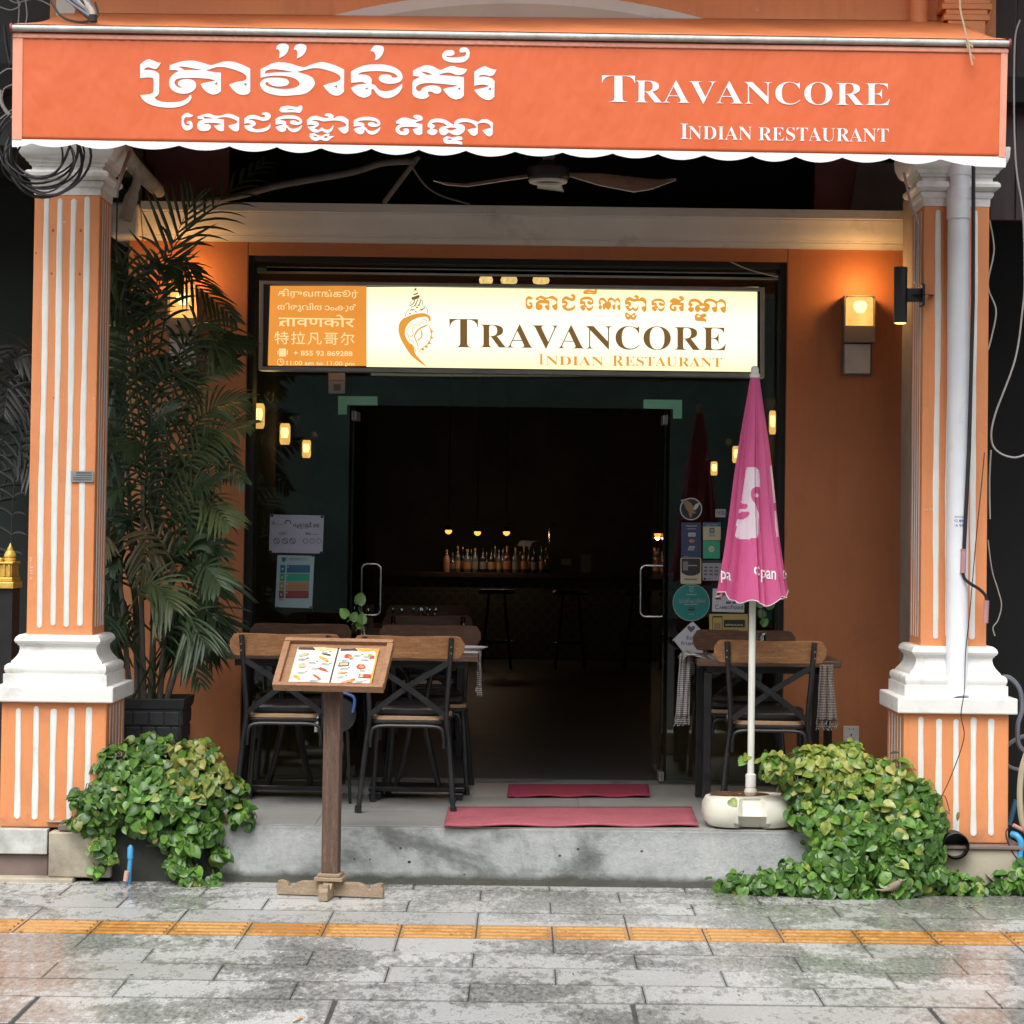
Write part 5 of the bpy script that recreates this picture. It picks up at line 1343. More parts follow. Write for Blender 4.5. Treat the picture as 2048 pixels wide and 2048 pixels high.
# fronds: start, apex, tip in picture columns (read off the photo)
FR = [  # (x0,y0, x1,y1, x2,y2, dY tip, leaflet length, count, material)
 (300, 700, 325, 540, 388, 398, .10, .34, 13, 0), (300, 800, 345, 500, 530, 325, .5, .28, 18, 0), (330, 1000, 420, 900, 490, 965, -.05, .13, 14, 0), (330, 860, 420, 690, 500, 690, .0, .16, 18, 0),
 (290, 760, 290, 535, 400, 545, -.05, .15, 20, 0), (290, 760, 330, 530, 470, 640, -.10, .20, 24, 0), (285, 760, 240, 530, 180, 590, -.15, .20, 20, 0),
 (290, 800, 250, 560, 200, 640, -.05, .22, 20, 1), (300, 860, 240, 620, 150, 640, -.25, .22, 18, 0), (320, 900, 400, 650, 470, 700, .05, .22, 20, 1),
 (310, 960, 400, 760, 470, 720, .05, .22, 18, 1), (330, 1000, 410, 830, 490, 800, .0, .22, 20, 1), (330, 1000, 420, 880, 500, 850, -.1, .22, 18, 1), (290, 1000, 240, 760, 215, 800, .1, .22, 18, 0),
 (280, 950, 250, 700, 225, 660, .15, .22, 18, 1), (260, 1100, 235, 900, 225, 860, .1, .22, 16, 0), (300, 1000, 330, 760, 380, 760, .1, .24, 20, 0), (290, 1000, 300, 780, 330, 720, .2, .24, 20, 0),
 (320, 1100, 380, 980, 440, 960, -.1, .22, 18, 0), (330, 1140, 400, 1000, 460, 1050, -.2, .22, 18, 1), (280, 1120, 250, 980, 215, 1000, -.1, .22, 18, 0), (300, 1150, 330, 960, 400, 940, .15, .24, 20, 0),
 (340, 1180, 400, 1090, 440, 1110, -.1, .20, 14, 0), (350, 1220, 400, 1150, 435, 1190, -.05, .17, 14, 0), (345, 1260, 390, 1210, 430, 1240, -.1, .17, 12, 0), (300, 1250, 320, 1130, 360, 1090, .0, .18, 16, 0),
 (270, 1250, 240, 1120, 220, 1140, -.05, .18, 14, 0), (280, 1330, 240, 1240, 225, 1280, -.1, .15, 12, 0), (310, 1340, 360, 1240, 420, 1290, -.1, .16, 14, 0), (320, 1360, 370, 1300, 400, 1370, -.1, .15, 12, 0),
 (300, 900, 290, 660, 260, 600, .2, .22, 18, 0), (290, 1050, 300, 860, 350, 820, -.1, .22, 18, 0), (300, 1100, 290, 900, 250, 900, -.1, .22, 18, 0), (310, 1200, 350, 1020, 410, 1060, .05, .20, 18, 0), (290, 1200, 280, 1040, 240, 1060, .1, .2, 18, 0),
 (300, 1080, 370, 860, 440, 900, .1, .24, 20, 0), (305, 1020, 360, 700, 430, 690, .2, .24, 20, 0), (290, 940, 270, 640, 230, 560, .0, .22, 18, 0)]
for x0, y0, x1, y1, x2, y2, dy, L, cnt, mi in FR:
    a = PP(x0, y0, .03); b = PP(x1, y1, dy * .4); c = PP(x2, y2, dy - .05)
    m_ = a.lerp(b, .5) + Vector((rn.uniform(-.02, .02), 0, .03)); q = b.lerp(c, .5) + Vector((0, 0, .02))
    frond([a, m_, b, q, c], cnt, L, (.38 if L < .3 else .08), .0185 if L < .3 else .019, rn, mat=(m_frond, m_frond2)[mi], parent=palm, spread=52 if L < .3 else 52)
# filler fronds springing from the canes
for k in range(27):
    pts_, dy_ = canes[rn.randrange(len(canes))]; f_ = rn.uniform(.28, 1.0); a = pts_[min(len(pts_) - 1, int(f_ * (len(pts_) - 1)))]
    ax_, ay_ = proj(a); sgn = 1 if rn.random() < .62 else -1
    tx = ax_ + sgn * rn.uniform(30, 120); ty = ay_ - rn.uniform(-20, 170)
    if 330 < tx < 400 and ty < 660: continue
    tx = max(212, min(405, tx)); ty = min(ty, 1230); ex_ = tx + sgn * rn.uniform(15, 45); ey_ = ty + rn.uniform(20, 110)
    dd = rn.uniform(-.28, .3); b = P(tx, ty, Yp + dy_ + dd * .6); c = P(max(205, min(440, ex_)), min(ey_, 1290), Yp + dy_ + dd)
    frond([a, a.lerp(b, .55) + Vector((0, 0, .04)), b, b.lerp(c, .5) + Vector((0, 0, .015)), c], rn.choice((11, 13, 15)), rn.uniform(.18, .28), .35, rn.uniform(.014, .023), rn, mat=rn.choice((m_frond, m_frond, m_frond, m_frond, m_frond2, m_frond3)), parent=palm, spread=50)
# broad lower leaves
for x0, y0, x1, y1, x2, y2 in ((350, 1110, 400, 1085, 430, 1108), (350, 1160, 395, 1130, 432, 1112), (360, 1120, 390, 1070, 415, 1068)):
    a, b, c = PP(x0, y0, -.08), PP(x1, y1, -.15), PP(x2, y2, -.2); pts = cr([a, b, c], 8); mb = MB(); vs = []; n = len(pts)
    for i, p in enumerate(pts):
        w_ = .034 * math.sin(math.pi * (.06 + .90 * i / n)); vs += [p + Vector((0, -.01, w_)), p + Vector((0, .008, 0)), p - Vector((0, .01, w_))]
    mb.add(vs, [(3 * i + k, 3 * i + k + 1, 3 * i + k + 4, 3 * i + k + 3) for i in range(n - 1) for k in (0, 1)]).build('broad_leaf', m_frond, palm, smooth=True)
# planter with raised blocks
zr = Z(300, 1397, Yp - .15); x0, x1 = X(243, 1400, Yp - .18), X(366, 1400, Yp - .18)
cxp = (x0 + x1) / 2 - .02; hwp = (x1 - x0) / 2 + .02
pot = MB().lathe([(hwp * .74, FZ), (hwp * .96, zr - .05), (hwp + .0, zr - .05), (hwp + .008, zr), (hwp - .02, zr), (hwp - .03, zr - .05), (.001, zr - .05)], (cxp, Yp, 0), square=True, cap=False)
po = pot.build('planter', m_pot, palm, bevel=.004)
hb = (zr - .06 - FZ) / 6
for r_ in range(6):
    za = FZ + r_ * hb; k = (za - FZ) / (zr - FZ); hw_ = hwp * (.74 + .22 * k)
    nb = 4
    for c_ in range(nb + 1):
        off = 0 if r_ % 2 else .5
        xa = -hw_ + 2 * hw_ * max(0, (c_ - off)) / nb; xb = -hw_ + 2 * hw_ * min(nb, (c_ + 1 - off)) / nb
        if xb - xa < .02: continue
        for face in (0, 1):
            if face == 0: MB().box(cxp + xa + .004, cxp + xb - .004, Yp - hw_ - .012 + 0.0, Yp - hw_ + .004, za + .004, za + hb - .003).build('block', m_pot, palm, bevel=.004)
            else: MB().box(cxp + hw_ - .004, cxp + hw_ + .012, Yp + xa + .004, Yp + xb - .004, za + .004, za + hb - .003).build('block', m_pot, palm, bevel=.004)
MB().box(cxp - hwp * .9, cxp + hwp * .9, Yp - hwp * .9, Yp + hwp * .9, zr - .07, zr - .045).build('soil', M('soil', (.03, .022, .016), .95, .3, 30, .8), palm)
# faint palm of the neighbour at the far left
t = thing('palm_plant', 'dim grey-green palm leaves in the dark left of the left column', 'palm', P(20, 1400, 1.7))
for x0, y0, x1, y1, x2, y2 in ((20, 1250, 30, 950, 75, 820), (-10, 1100, 5, 880, 40, 700), (0, 1000, 40, 900, 90, 940), (-10, 900, 20, 740, 8, 830), (40, 850, 60, 700, 30, 720)):
    frond([P(x0, y0, 1.75), P(x1, y1, 1.6), P(x2, y2, 1.5)], 14, .20, .3, .026, rn, mat=palm_mat('dusty palm frond', (.05, .055, .05), (.09, .095, .085)), parent=t)
MB().tube([P(20, 1620, 1.75), P(18, 1240, 1.75)], .02, 8).build('cane', m_cane, t, smooth=True)
# ---------------------------------------------------------------- menu stand
YM = -.42
p = G(661, 1793); st = thing('menu_stand', 'brown wooden lectern stand with carved feet holding an open menu on the pavement', 'menu stand', (p.x, p.y, 0)); sx_, sy_ = p.x, p.y
YM = p.y
s_ = (YM - CAM.y) / F
st.rotation_euler.z = 0
ys = R(-8)
RZ = Matrix.Rotation(ys, 3, 'Z')
def lb_(v): return Vector((sx_, sy_, 0)) + RZ @ Vector(v)
def lbox(mb, x0, x1, y0, y1, z0, z1):
    vs = [lb_((x, y, z)) for x in (x0, x1) for y in (y0, y1) for z in (z0, z1)]
    return mb.add(vs, [(0, 1, 3, 2), (4, 6, 7, 5), (0, 4, 5, 1), (2, 3, 7, 6), (0, 2, 6, 4), (1, 5, 7, 3)])
def foot_outline(L, h):
    q = [(-L, .005), (-L - .002, .04), (-L + .004, h * .78), (-L + .004, h), (-L + .022, h), (-L + .040, h * .92), (-L + .050, h * .78), (-L + .052, h * .66), (-L + .062, h * .60), (-L + .07, h * .72), (-L + .085, h * .88), (-L + .11, h), (-.05, h)]
    q = q + [(-a, b) for a, b in reversed(q)]
    return q
def foot(L, h, th, along):
    q = foot_outline(L, h); n = len(q); mb = MB()
    tri = tessellate_polygon([[Vector((a, b, 0)) for a, b in q]])
    vs = []
    for d in (-th / 2, th / 2):
        for a, b in q: vs.append(lb_((a, d, b)) if along == 'x' else lb_((d, a, b)))
    fs = [tuple(t) for t in tri] + [tuple(i + n for i in reversed(t)) for t in tri] + [(i, (i + 1) % n, (i + 1) % n + n, i + n) for i in range(n)]
    return mb.add(vs, fs).build('foot', m_foot, st, bevel=.003)
foot(.232, .064, .036, 'x'); foot(.15, .070, .040, 'y')
lbox(MB(), -.062, .062, -.058, .058, .0705, .088).build('base_block', m_foot, st, bevel=.004)
lbox(MB(), -.050, .050, -.048, .048, .0885, .103).build('base_block', m_foot, st, bevel=.004)
ztop = Z(661, 1368, YM)
lbox(MB(), -.036, .036, -.032, .032, .1035, ztop).build('post', m_post, st, bevel=.003)
# tilted board
bc = P(668, 1330, YM - .04); T = R(40)
ex = RZ @ Vector((1, 0, 0)); ey = RZ @ Vector((0, math.cos(T), math.sin(T))); ez = ex.cross(ey)
bo = Vector((bc.x, bc.y, bc.z))
def bbox(x0, x1, y0, y1, z0, z1):
    vs = [bo + ex * x + ey * y + ez * z for x in (x0, x1) for y in (y0, y1) for z in (z0, z1)]
    return MB().add(vs, [(0, 1, 3, 2), (4, 6, 7, 5), (0, 4, 5, 1), (2, 3, 7, 6), (0, 2, 6, 4), (1, 5, 7, 3)])
hw, hh = .240, .138
bbox(-hw + .001, hw - .001, -hh + .001, hh - .001, -.012, 0).build('board', m_standwood, st, bevel=.002)
bbox(-hw, hw, -hh - .012, -hh + .008, -.016, .022).build('rim', m_standwood, st, bevel=.003)
bbox(-hw, hw, hh - .010, hh + .010, -.016, .022).build('rim', m_standwood, st, bevel=.003)
bbox(-hw - .002, -hw + .026, -hh + .009, hh - .011, -.016, .020).build('rim', m_standwood, st, bevel=.003)
bbox(hw - .026, hw + .002, -hh + .009, hh - .011, -.016, .020).build('rim', m_standwood, st, bevel=.003)
# the open menu
mn = thing('menu', 'open two-page menu with small food pictures on the wooden stand', 'menu', bo)
m_page = M('menu page', (.72, .70, .60), .35, .05, 10, 0)
def pg(u, v, z=0.0):   # u -1..1 across both pages, v 0..1 bottom to top
    k = abs(u); return bo + ex * (u * .180 + .004) + ey * (-.118 + v * .215) + ez * (.004 + .010 * math.sin(min(1, k * 1.5) * math.pi * .55) * (1 - .5 * k) + z)
for s in (-1, 1):
    vs = [pg(s * (.02 + .98 * i / 10), j / 6) for j in range(7) for i in range(11)]
    MB().add(vs, [(j * 11 + i, j * 11 + i + 1, (j + 1) * 11 + i + 1, (j + 1) * 11 + i) for j in range(6) for i in range(10)]).build('page', m_page, mn, smooth=True)
MB().tube([pg(0, -.02, .002), pg(0, 1.0, .002)], .004, 8).build('binding', m_chrome, mn)
def patch(mb, poly, mi, z=.0016):
    mb.add([pg(u, v, z) for u, v in poly], [tuple(t) for t in tessellate_polygon([[Vector((a, b, 0)) for a, b in poly]])], mi)
cols = [M('print ' + n_, c, .4, .25, 90, 0) for n_, c in (('brown', (.09, .05, .04)), ('amber', (.72, .34, .06)), ('red', (.45, .08, .04)), ('ochre', (.55, .36, .08)), ('dark', (.08, .09, .06)), ('pale grey', (.42, .45, .45)), ('salmon', (.62, .26, .14)), ('tan', (.55, .42, .28)), ('pale amber', (.80, .55, .25)))]
mb = MB()
for s in (-1, 1):
    o = -1.0 if s < 0 else .04
    patch(mb, [(o + .02, .99), (o + .38, .99), (o + .46, .91), (o + .02, .93)], 0, .002)
    patch(mb, [(o + .40, .99), (o + .93, .99), (o + .93, .95), (o + .62, .90), (o + .50, .91)], 8 if s < 0 else 1, .0018)
patch(mb, [(.86, .99), (1.0, .99), (1.0, .0), (.955, .0), (.965, .8)], 1, .0017); patch(mb, [(-1, .4), (-.975, .3), (-.99, .02), (-1, .02)], 8, .0017)
rr = random.Random(4)
def blobp(u, v, w_, h_, mi, tilt=0):
    q = [(u + w_ * math.cos(a) * rr.uniform(.75, 1.1), v + h_ * math.sin(a) * rr.uniform(.7, 1.1) + tilt * w_ * math.cos(a)) for a in [k * math.pi / 6 for k in range(12)]]; patch(mb, q, mi, .0022 + .0002 * (mi % 4))
for u, v, w_, h_, mi, tl_ in ((-.80, .77, .15, .05, 7, .2), (-.74, .78, .05, .03, 2, .3), (-.25, .80, .14, .03, 4, -.1), (-.28, .66, .16, .045, 3, -.4), (-.27, .65, .09, .02, 4, -.4), (-.78, .46, .12, .075, 7, 0), (-.76, .46, .06, .03, 6, 0), (-.24, .36, .13, .04, 2, -.25), (-.82, .12, .12, .05, 3, -.5), (-.82, .12, .07, .02, 4, -.5), (-.34, .14, .13, .03, 2, -.5), (-.3, .11, .08, .02, 4, -.4),
                              (.28, .76, .10, .06, 2, -.1), (.36, .72, .08, .04, 6, -.5), (.82, .80, .06, .05, 3, 0), (.88, .74, .06, .05, 2, 0), (.66, .46, .13, .075, 2, 0), (.68, .46, .08, .04, 6, 0), (.26, .28, .12, .035, 6, 0), (.44, .03, .16, .05, 6, .2), (.16, .28, .05, .04, 7, 0), (.55, .08, .06, .03, 2, .2)):
    blobp(u, v, w_, h_, mi, tl_)
def rp(u0, v0, u1, v1, mi, z=.0024): patch(mb, [(u0, v0), (u1, v0), (u1, v1), (u0, v1)], mi, z)
rp(.10, .47, .36, .58, 4); rp(.13, .49, .33, .56, 7, .0028); rp(.66, .14, .96, .25, 0); rp(.78, .15, .95, .24, 2, .0028); rp(.68, .15, .77, .24, 7, .0028)
for u, v in ((-.80, .67), (-.82, .66), (-.55, .57), (-.22, .55), (-.42, .40), (-.75, .28), (-.40, .05), (-.3, .88), (.24, .66), (.72, .68), (.76, .77), (.26, .42), (.74, .36), (.24, .18), (.72, .06), (.5, .8)):
    for k in range(2): rp(u - .09, v - .02 - .035 * k, u + .09 + rr.uniform(-.04, .03), v - .035 * k - .004, 5)
    rp(u + .10, v, u + .14, v + .018, 4)
mb.build('print', cols, mn)

# ---------------------------------------------------------------- umbrella
YU_ = .20
zb_ = FZ
ubx = X(1503, 1400, YU_)
um = thing('patio_umbrella', 'closed pink patio umbrella with white print on a white pole standing in its base', 'umbrella', (ubx, YU_, FZ + .16))
zt1, zt0 = Z(1503, 751, YU_), Z(1503, 1193, YU_)
MB().tube([(ubx, YU_, FZ + .10), (ubx, YU_, zt1 - .05)], .0155, 20).build('pole', M('cream pole paint', (.74, .75, .68), .35, .05, 6, .1, dirt=((.4, .36, .28), 10, .66, .8, .5)), um, smooth=True)
MB().lathe([(.017, FZ + .165), (.024, FZ + .17), (.024, FZ + .225), (.017, FZ + .23)], (ubx, YU_, 0), 20).build('collar', m_white, um, smooth=True)
MB().lathe([(.022, zt1 - .01), (.025, zt1 + .004), (.019, zt1 + .010), (.018, zt1 + .018), (.019, zt1 + .026), (.016, zt1 + .036), (.009, zt1 + .043), (.0005, zt1 + .045)], (ubx, YU_, 0), 20).build('finial', m_white, um, smooth=True)
m_pk = M('pink umbrella cloth', (.58, .095, .25), .75, .10, 4, .6, 14, bd=.01, stretch=(2, 2, .5), dirt=((.36, .07, .16), 3, .5, .8, .5))
m_pw = M('white umbrella print', (.72, .60, .66), .75, .06, 10, .4, 14, bd=.01, dirt=((.45, .40, .42), 16, .66, .8, .6))
NT, NZ = 480, 170
rs = random.Random(11)
folds = [(-176, .84), (-153, 1.06), (-151, .82), (-129, 1.06), (-126.5, .84), (-108, .95), (-86.5, 1.08), (-84, .88), (-76.5, 1.03), (-74, .80), (-48, 1.05), (-45.5, .80), (-31, 1.04), (-28, .82), (8, 1.05), (12, .82), (50, 1.04), (55, .82), (95, 1.05), (100, .82), (140, 1.05), (145, .84)]
def fold(a):
    a = (a + 180) % 360 - 180
    fs_ = folds + [(folds[0][0] + 360, folds[0][1])]
    if a < fs_[0][0]: a += 360
    for (a0, r0), (a1, r1) in zip(fs_, fs_[1:]):
        if a0 <= a <= a1:
            t = (a - a0) / (a1 - a0); t = t if r0 > r1 else t ** .8
            return r0 + (r1 - r0) * t
    return 1
vs = []
for i in range(NZ + 1):
    v = i / NZ
    for j in range(NT):
        a = -180 + 360 * j / NT
        f_ = fold(a + 14 * (1 - v) * math.sin(v * 3) - 4)
        rad = .020 + (.148) * v ** .96 * (1 + .04 * math.sin(v * 7))
        k = .25 + .75 * min(1, v * 2.2)
        rr_ = rad * (1.0 + (f_ - 1) * 1.15 * k)
        z = zt1 + (zt0 - zt1) * v
        if v > .75: z += (v - .75) * 4 * (.018 * math.sin(R(a) * 2 + 1.2) + .014 * math.sin(R(a) * 7) - .010 * math.cos(R(a + 70)))
        vs.append((ubx + rr_ * math.cos(R(a)) - .012 * v, YU_ + rr_ * math.sin(R(a)) * .92, z))
fs = [(i * NT + j, i * NT + (j + 1) % NT, (i + 1) * NT + (j + 1) % NT, (i + 1) * NT + j) for i in range(NZ) for j in range(NT)]
# white patches of the printed emblem, split by the folds
UP = lambda s: [(1340 + .2899 * a, 700 + .2899 * b) for a, b in outline(s)]
def inside(poly, x, y):
    c = False; n = len(poly)
    for i in range(n):
        x0, y0 = poly[i]; x1, y1 = poly[i - 1]
        if (y0 > y) != (y1 > y) and x < (x1 - x0) * (y - y0) / (y1 - y0 + 1e-9) + x0: c = not c
    return c
whites = [UP('527,815* 545,805 580,812 612,830 622,950* 600,945 570,955 558,985 565,1030 590,1065 605,1110 612,1125* 608,1290* 570,1300 500,1302 452,1297* 462,1170* 500,1168 535,1150 548,1120 478,1120* 478,1098* 510,1100 535,1085 530,1065 490,1055*'), UP('420,815* 452,842* 410,960* 398,985 402,960*'), UP('400,1100* 375,1260* 362,1250* 385,1110*'), UP('690,805* 708,815 728,1055* 715,1052*'), UP('718,1110* 730,1110* 750,1290* 735,1292*')]
dot = cl(1340 + .2899 * 597, 700 + .2899 * 1003, 4.0)
mi = []
for f in fs:
    c = sum((Vector(vs[k]) for k in f), Vector()) / 4
    w_ = 0
    if c.y < YU_ + .01:
        x, y = proj(c)
        if any(inside(q, x, y) for q in whites) or inside(dot, x, y): w_ = 1
    mi.append(w_)
mb = MB(); mb.v = [tuple(v) for v in vs]; mb.f = fs; mb.mi = mi
cv = mb.build('canopy', [m_pk, m_pw], um, smooth=True)
bvh = BVHTree.FromPolygons([Vector(v) for v in vs], fs)
cv.modifiers.new('thickness', 'SOLIDIFY').thickness = .002
MB().tube([Vector(vs[NZ * NT + j]) for j in range(NT)], .0028, 6, closed=True).build('hem', m_pw, um, smooth=True)
def onU(x, y):
    d = ray(x, y); h = bvh.ray_cast(CAM, d)
    if h[0] is None: return P(x, y, YU_ - .12)
    return h[0] - d * .0035
def utext(t_, x0, x1, yb, H, slope):
    mb = MB(); vs_, f_ = font_polys(t_, .012)
    a = min(v[0] for v in vs_); b = max(v[0] for v in vs_); k = (x1 - x0) / (b - a)
    mb.add([onU(x0 + (u - a) * k, yb + slope * (u - a) * k - v / .5 * H) for u, v in vs_], f_); mb.build('lettering', m_lit, um)
utext('pa', 1442, 1462, 1157, 17, .22); utext('c', 1508, 1519, 1149, 19, .2); utext('pan', 1522, 1552, 1156, 18, .1); utext('p', 1566, 1573, 1157, 17, .1)
# base
pb_ = G(1500, 1650, FZ)
bx_, by_ = X(1498, 1600, .16), .165
q = thing('umbrella_base', 'heavy cream plastic umbrella base with rust stain on the porch edge', 'umbrella base', (bx_, by_, FZ))
mb = MB(); seg = 64; prof = [(.150, 0), (.185, .006), (.206, .028), (.212, .06), (.210, .10), (.196, .126), (.165, .137), (.10, .141), (.05, .143)]
vs = []
for r_, z in prof:
    for k in range(seg):
        a = 2 * math.pi * k / seg; c_, s_ = math.cos(a), math.sin(a)
        e = 3.2; rr_ = r_ / (abs(c_) ** e + abs(s_) ** e) ** (1 / e)
        y = s_ * rr_ * .82; x = c_ * rr_
        if y < -.07 and abs(x) < .058:            # carrying recess in the front
            if z < .045: y *= .72
            elif .062 < z < .13: y *= .80
        vs.append((bx_ + x, by_ + y, FZ + z))
n = len(prof)
mb.add(vs, [(i * seg + k, i * seg + (k + 1) % seg, (i + 1) * seg + (k + 1) % seg, (i + 1) * seg + k) for i in range(n - 1) for k in range(seg)] + [tuple((n - 1) * seg + k for k in range(seg))])
mb.build('body', M('cream plastic', (.70, .68, .58), .45, .05, 5, .2, 40, dirt=((.38, .32, .24), 6, .60, .8, .6)), q, smooth=True)
MB().lathe([(.030, .142), (.030, .152), (.020, .172), (.019, .20)], (ubx, YU_, FZ), 20).build('socket', MATS['cream plastic'], q, smooth=True)
MB().lathe([(.002, .1425), (.05, .1465), (.10, .1455), (.13, .1425)], (bx_ - .045, by_ - .01, FZ), 28, sx=1.05, sy=.7).build('rust_stain', M('rusty water', (.15, .075, .04), .25, .4, 20), q, smooth=True)

# ---------------------------------------------------------------- mats
def mat_(x0a, x0b, x1a, x1b, ya, yb, mat, lab):
    q = [G(x0a, ya, FZ + .004), G(x1a, ya, FZ + .004), G(x1b, yb, FZ + .004), G(x0b, yb, FZ + .004)]
    t = thing('door_mat', lab, 'mat', q[0]); n, m_ = 30, 10; vs = []
    for j in range(m_ + 1):
        for i in range(n + 1):
            u, v = i / n, j / m_; p = q[0].lerp(q[1], u).lerp(q[3].lerp(q[2], u), v)
            e = .004 * math.sin(u * 19 + v * 3) * (v > .8); vs.append(p + Vector((0, 0, .007 + e)))
    o = MB().add(vs, [(j * (n + 1) + i, j * (n + 1) + i + 1, (j + 1) * (n + 1) + i + 1, (j + 1) * (n + 1) + i) for j in range(m_) for i in range(n)]).build('pile', mat, t, smooth=True)
    o.modifiers.new('thickness', 'SOLIDIFY').thickness = .007
mat_(896, 888, 1383, 1397, 1616, 1652, m_matwet, 'long faded red door mat on the porch edge')
mat_(1017, 1014, 1297, 1300, 1571, 1593, m_matred, 'narrow crimson door mat at the glass doors')

# ---------------------------------------------------------------- notices and stickers on the glass
YP_ = YG - .010
mats_ = dict(white=M('sticker white', (.50, .53, .56), .5, .05, 9, 0), dim=M('sticker dim grey', (.17, .18, .19), .6, .1, 9, 0), navy=M('sticker navy', (.030, .048, .115), .5, .1, 9, 0), teal=M('sticker teal', (.010, .20, .18), .5, .06, 9, 0),
            green=M('sticker green', (.03, .34, .19), .5, .06, 9, 0), cream=M('sticker cream', (.48, .45, .30), .5, .05, 9, 0), gold=M('sticker gold', (.42, .32, .09), .5, .05, 9, 0), black=M('sticker black', (.02, .02, .02), .5, .1, 9, 0), tan=M('sticker tan', (.28, .18, .08), .5, .1, 9, 0),
            blue=M('sticker blue', (.03, .13, .24), .5, .06, 9, 0), orange=M('sticker orange', (.40, .22, .10), .5, .1, 9, 0), red=M('sticker brick red', (.28, .06, .05), .5, .1, 9, 0), grey=M('sticker print grey', (.10, .10, .12), .6, .1, 9, 0), lil=M('notice lilac white', (.44, .45, .56), .55, .05, 3, 0), paleb=M('notice pale blue', (.36, .50, .54), .55, .05, 3, 0), mid=M('sticker mid grey', (.30, .31, .33), .5, .1, 9, 0))
def sticker(name, lab, cat, shape, base, items=(), Y=None, group=None, face=True):
    Y = Y or YP_; pts = [(a, b) for a, b in shape]; cx_ = sum(a for a, _ in pts) / len(pts); cy_ = sum(b for _, b in pts) / len(pts)
    t = thing(name, lab, cat, P(cx_, cy_, Y), group)
    ell(pts, Y - .002, 'sheet', mats_[base], t, .0018)
    keys = []; mb = MB()
    for it in items:
        if it[-1] not in keys: keys.append(it[-1])
    for n_, it in enumerate(items):
        kind, k = it[0], keys.index(it[-1]); pl_ = lambda x, y, n_=n_: P(x, y, Y - .003 - .00012 * n_)
        if kind == 'r': x0, y0, x1, y1 = it[1:5]; letter_mesh(mb, [[(x0, y0), (x1, y0), (x1, y1), (x0, y1)]], pl_, k)
        elif kind == 'p': letter_mesh(mb, [it[1]], pl_, k)
        elif kind == 'c': letter_mesh(mb, [cl(it[1], it[2], it[3])] + ([cl(it[1], it[2], it[4])] if it[4] else []), pl_, k)
        elif kind == 't': text(mb, it[1], it[2], it[3], it[4], it[5], pl_, mi=k, offset=.01)
        elif kind == 's': stroke(mb, it[1], it[2], it[2], pl_, True); mb.mi[-(len(mb.f) - len(mb.mi)) or len(mb.mi):]
    for n_, it in enumerate(items): pass
    if keys: mb.build('print', [mats_[k] for k in keys], t)
    return t
def rr4(x0, y0, x1, y1, r=3):
    q = []
    for cx_, cy_, a0 in ((x1 - r, y0 + r, -90), (x1 - r, y1 - r, 0), (x0 + r, y1 - r, 90), (x0 + r, y0 + r, 180)):
        for k in range(4): a = R(a0 + 30 * k); q.append((cx_ + r * math.cos(a), cy_ + r * math.sin(a)))
    return q
it = []
for x in (553, 570, 585): it += [('c', x, 1082, 6.2, 5.0, 'grey'), ('p', [(x - 4, 1078), (x - 3, 1077), (x + 4, 1085), (x + 3, 1086)], 'grey')]
for x in (611, 624, 638): it += [('c', x, 1082, 5.5, 3.6, 'mid')]
it += [('c', 576, 1046, 6.5, 4.5, 'grey'), ('r', 566, 1047.5, 586, 1056, 'lil'), ('t', 'ឈ្មួះគូវៃ ១៩', 587, 638, 1054, 8, 'grey'), ('t', 'ហាម', 558, 573, 1070, 7, 'mid'), ('t', 'M', 611, 620, 1070, 6, 'mid'), ('r', 620, 1068, 638, 1069.3, 'mid'), ('p', [(543, 1049), (547, 1040), (552, 1049)], 'mid'), ('r', 552, 1048, 566, 1049, 'mid')]
for x, y in ((544, 1031.5), (644, 1033.5), (541, 1103), (642, 1105)): it.append(('r', x - 2.6, y - 2, x + 2.6, y + 2, 'black'))
sticker('poster', 'pale landscape health notice with three no-entry style rings on the left glass', 'poster', [(540, 1029), (648, 1031), (645, 1107), (538, 1105)], 'lil', it)
it = [('p', [(563, 1115), (572, 1115), (571.5, 1121), (567.5, 1125), (563.5, 1121)], 'blue')]
for k, c in enumerate(('blue', 'green', 'orange', 'red')):
    y = 1130 + 17 * k; o = -k * .9
    it += [('r', 560.5 + o, y, 570.5 + o, y + 15.5, c), ('r', 573.5 + o, y, 620 + o, y + 15.5, c), ('c', 576 + o, y + 4, 1.6, 0, 'paleb'), ('c', 565 + o, y + 8, 2.2, 0, 'paleb')]
it += [('r', 578, 1116, 618, 1117.5, 'mid'), ('r', 577, 1119, 610, 1120.2, 'mid'), ('r', 558, 1199, 566, 1200.5, 'grey')]
for x, y in ((556, 1109), (626, 1112), (555, 1214.5), (621, 1214)): it.append(('r', x - 2, y - 1.5, x + 2, y + 1.5, 'black'))
sticker('poster', 'portrait chart with blue, green, orange and red bands on the left glass', 'poster', [(555, 1110), (629, 1112), (624, 1216.5), (550, 1214)], 'paleb', it)
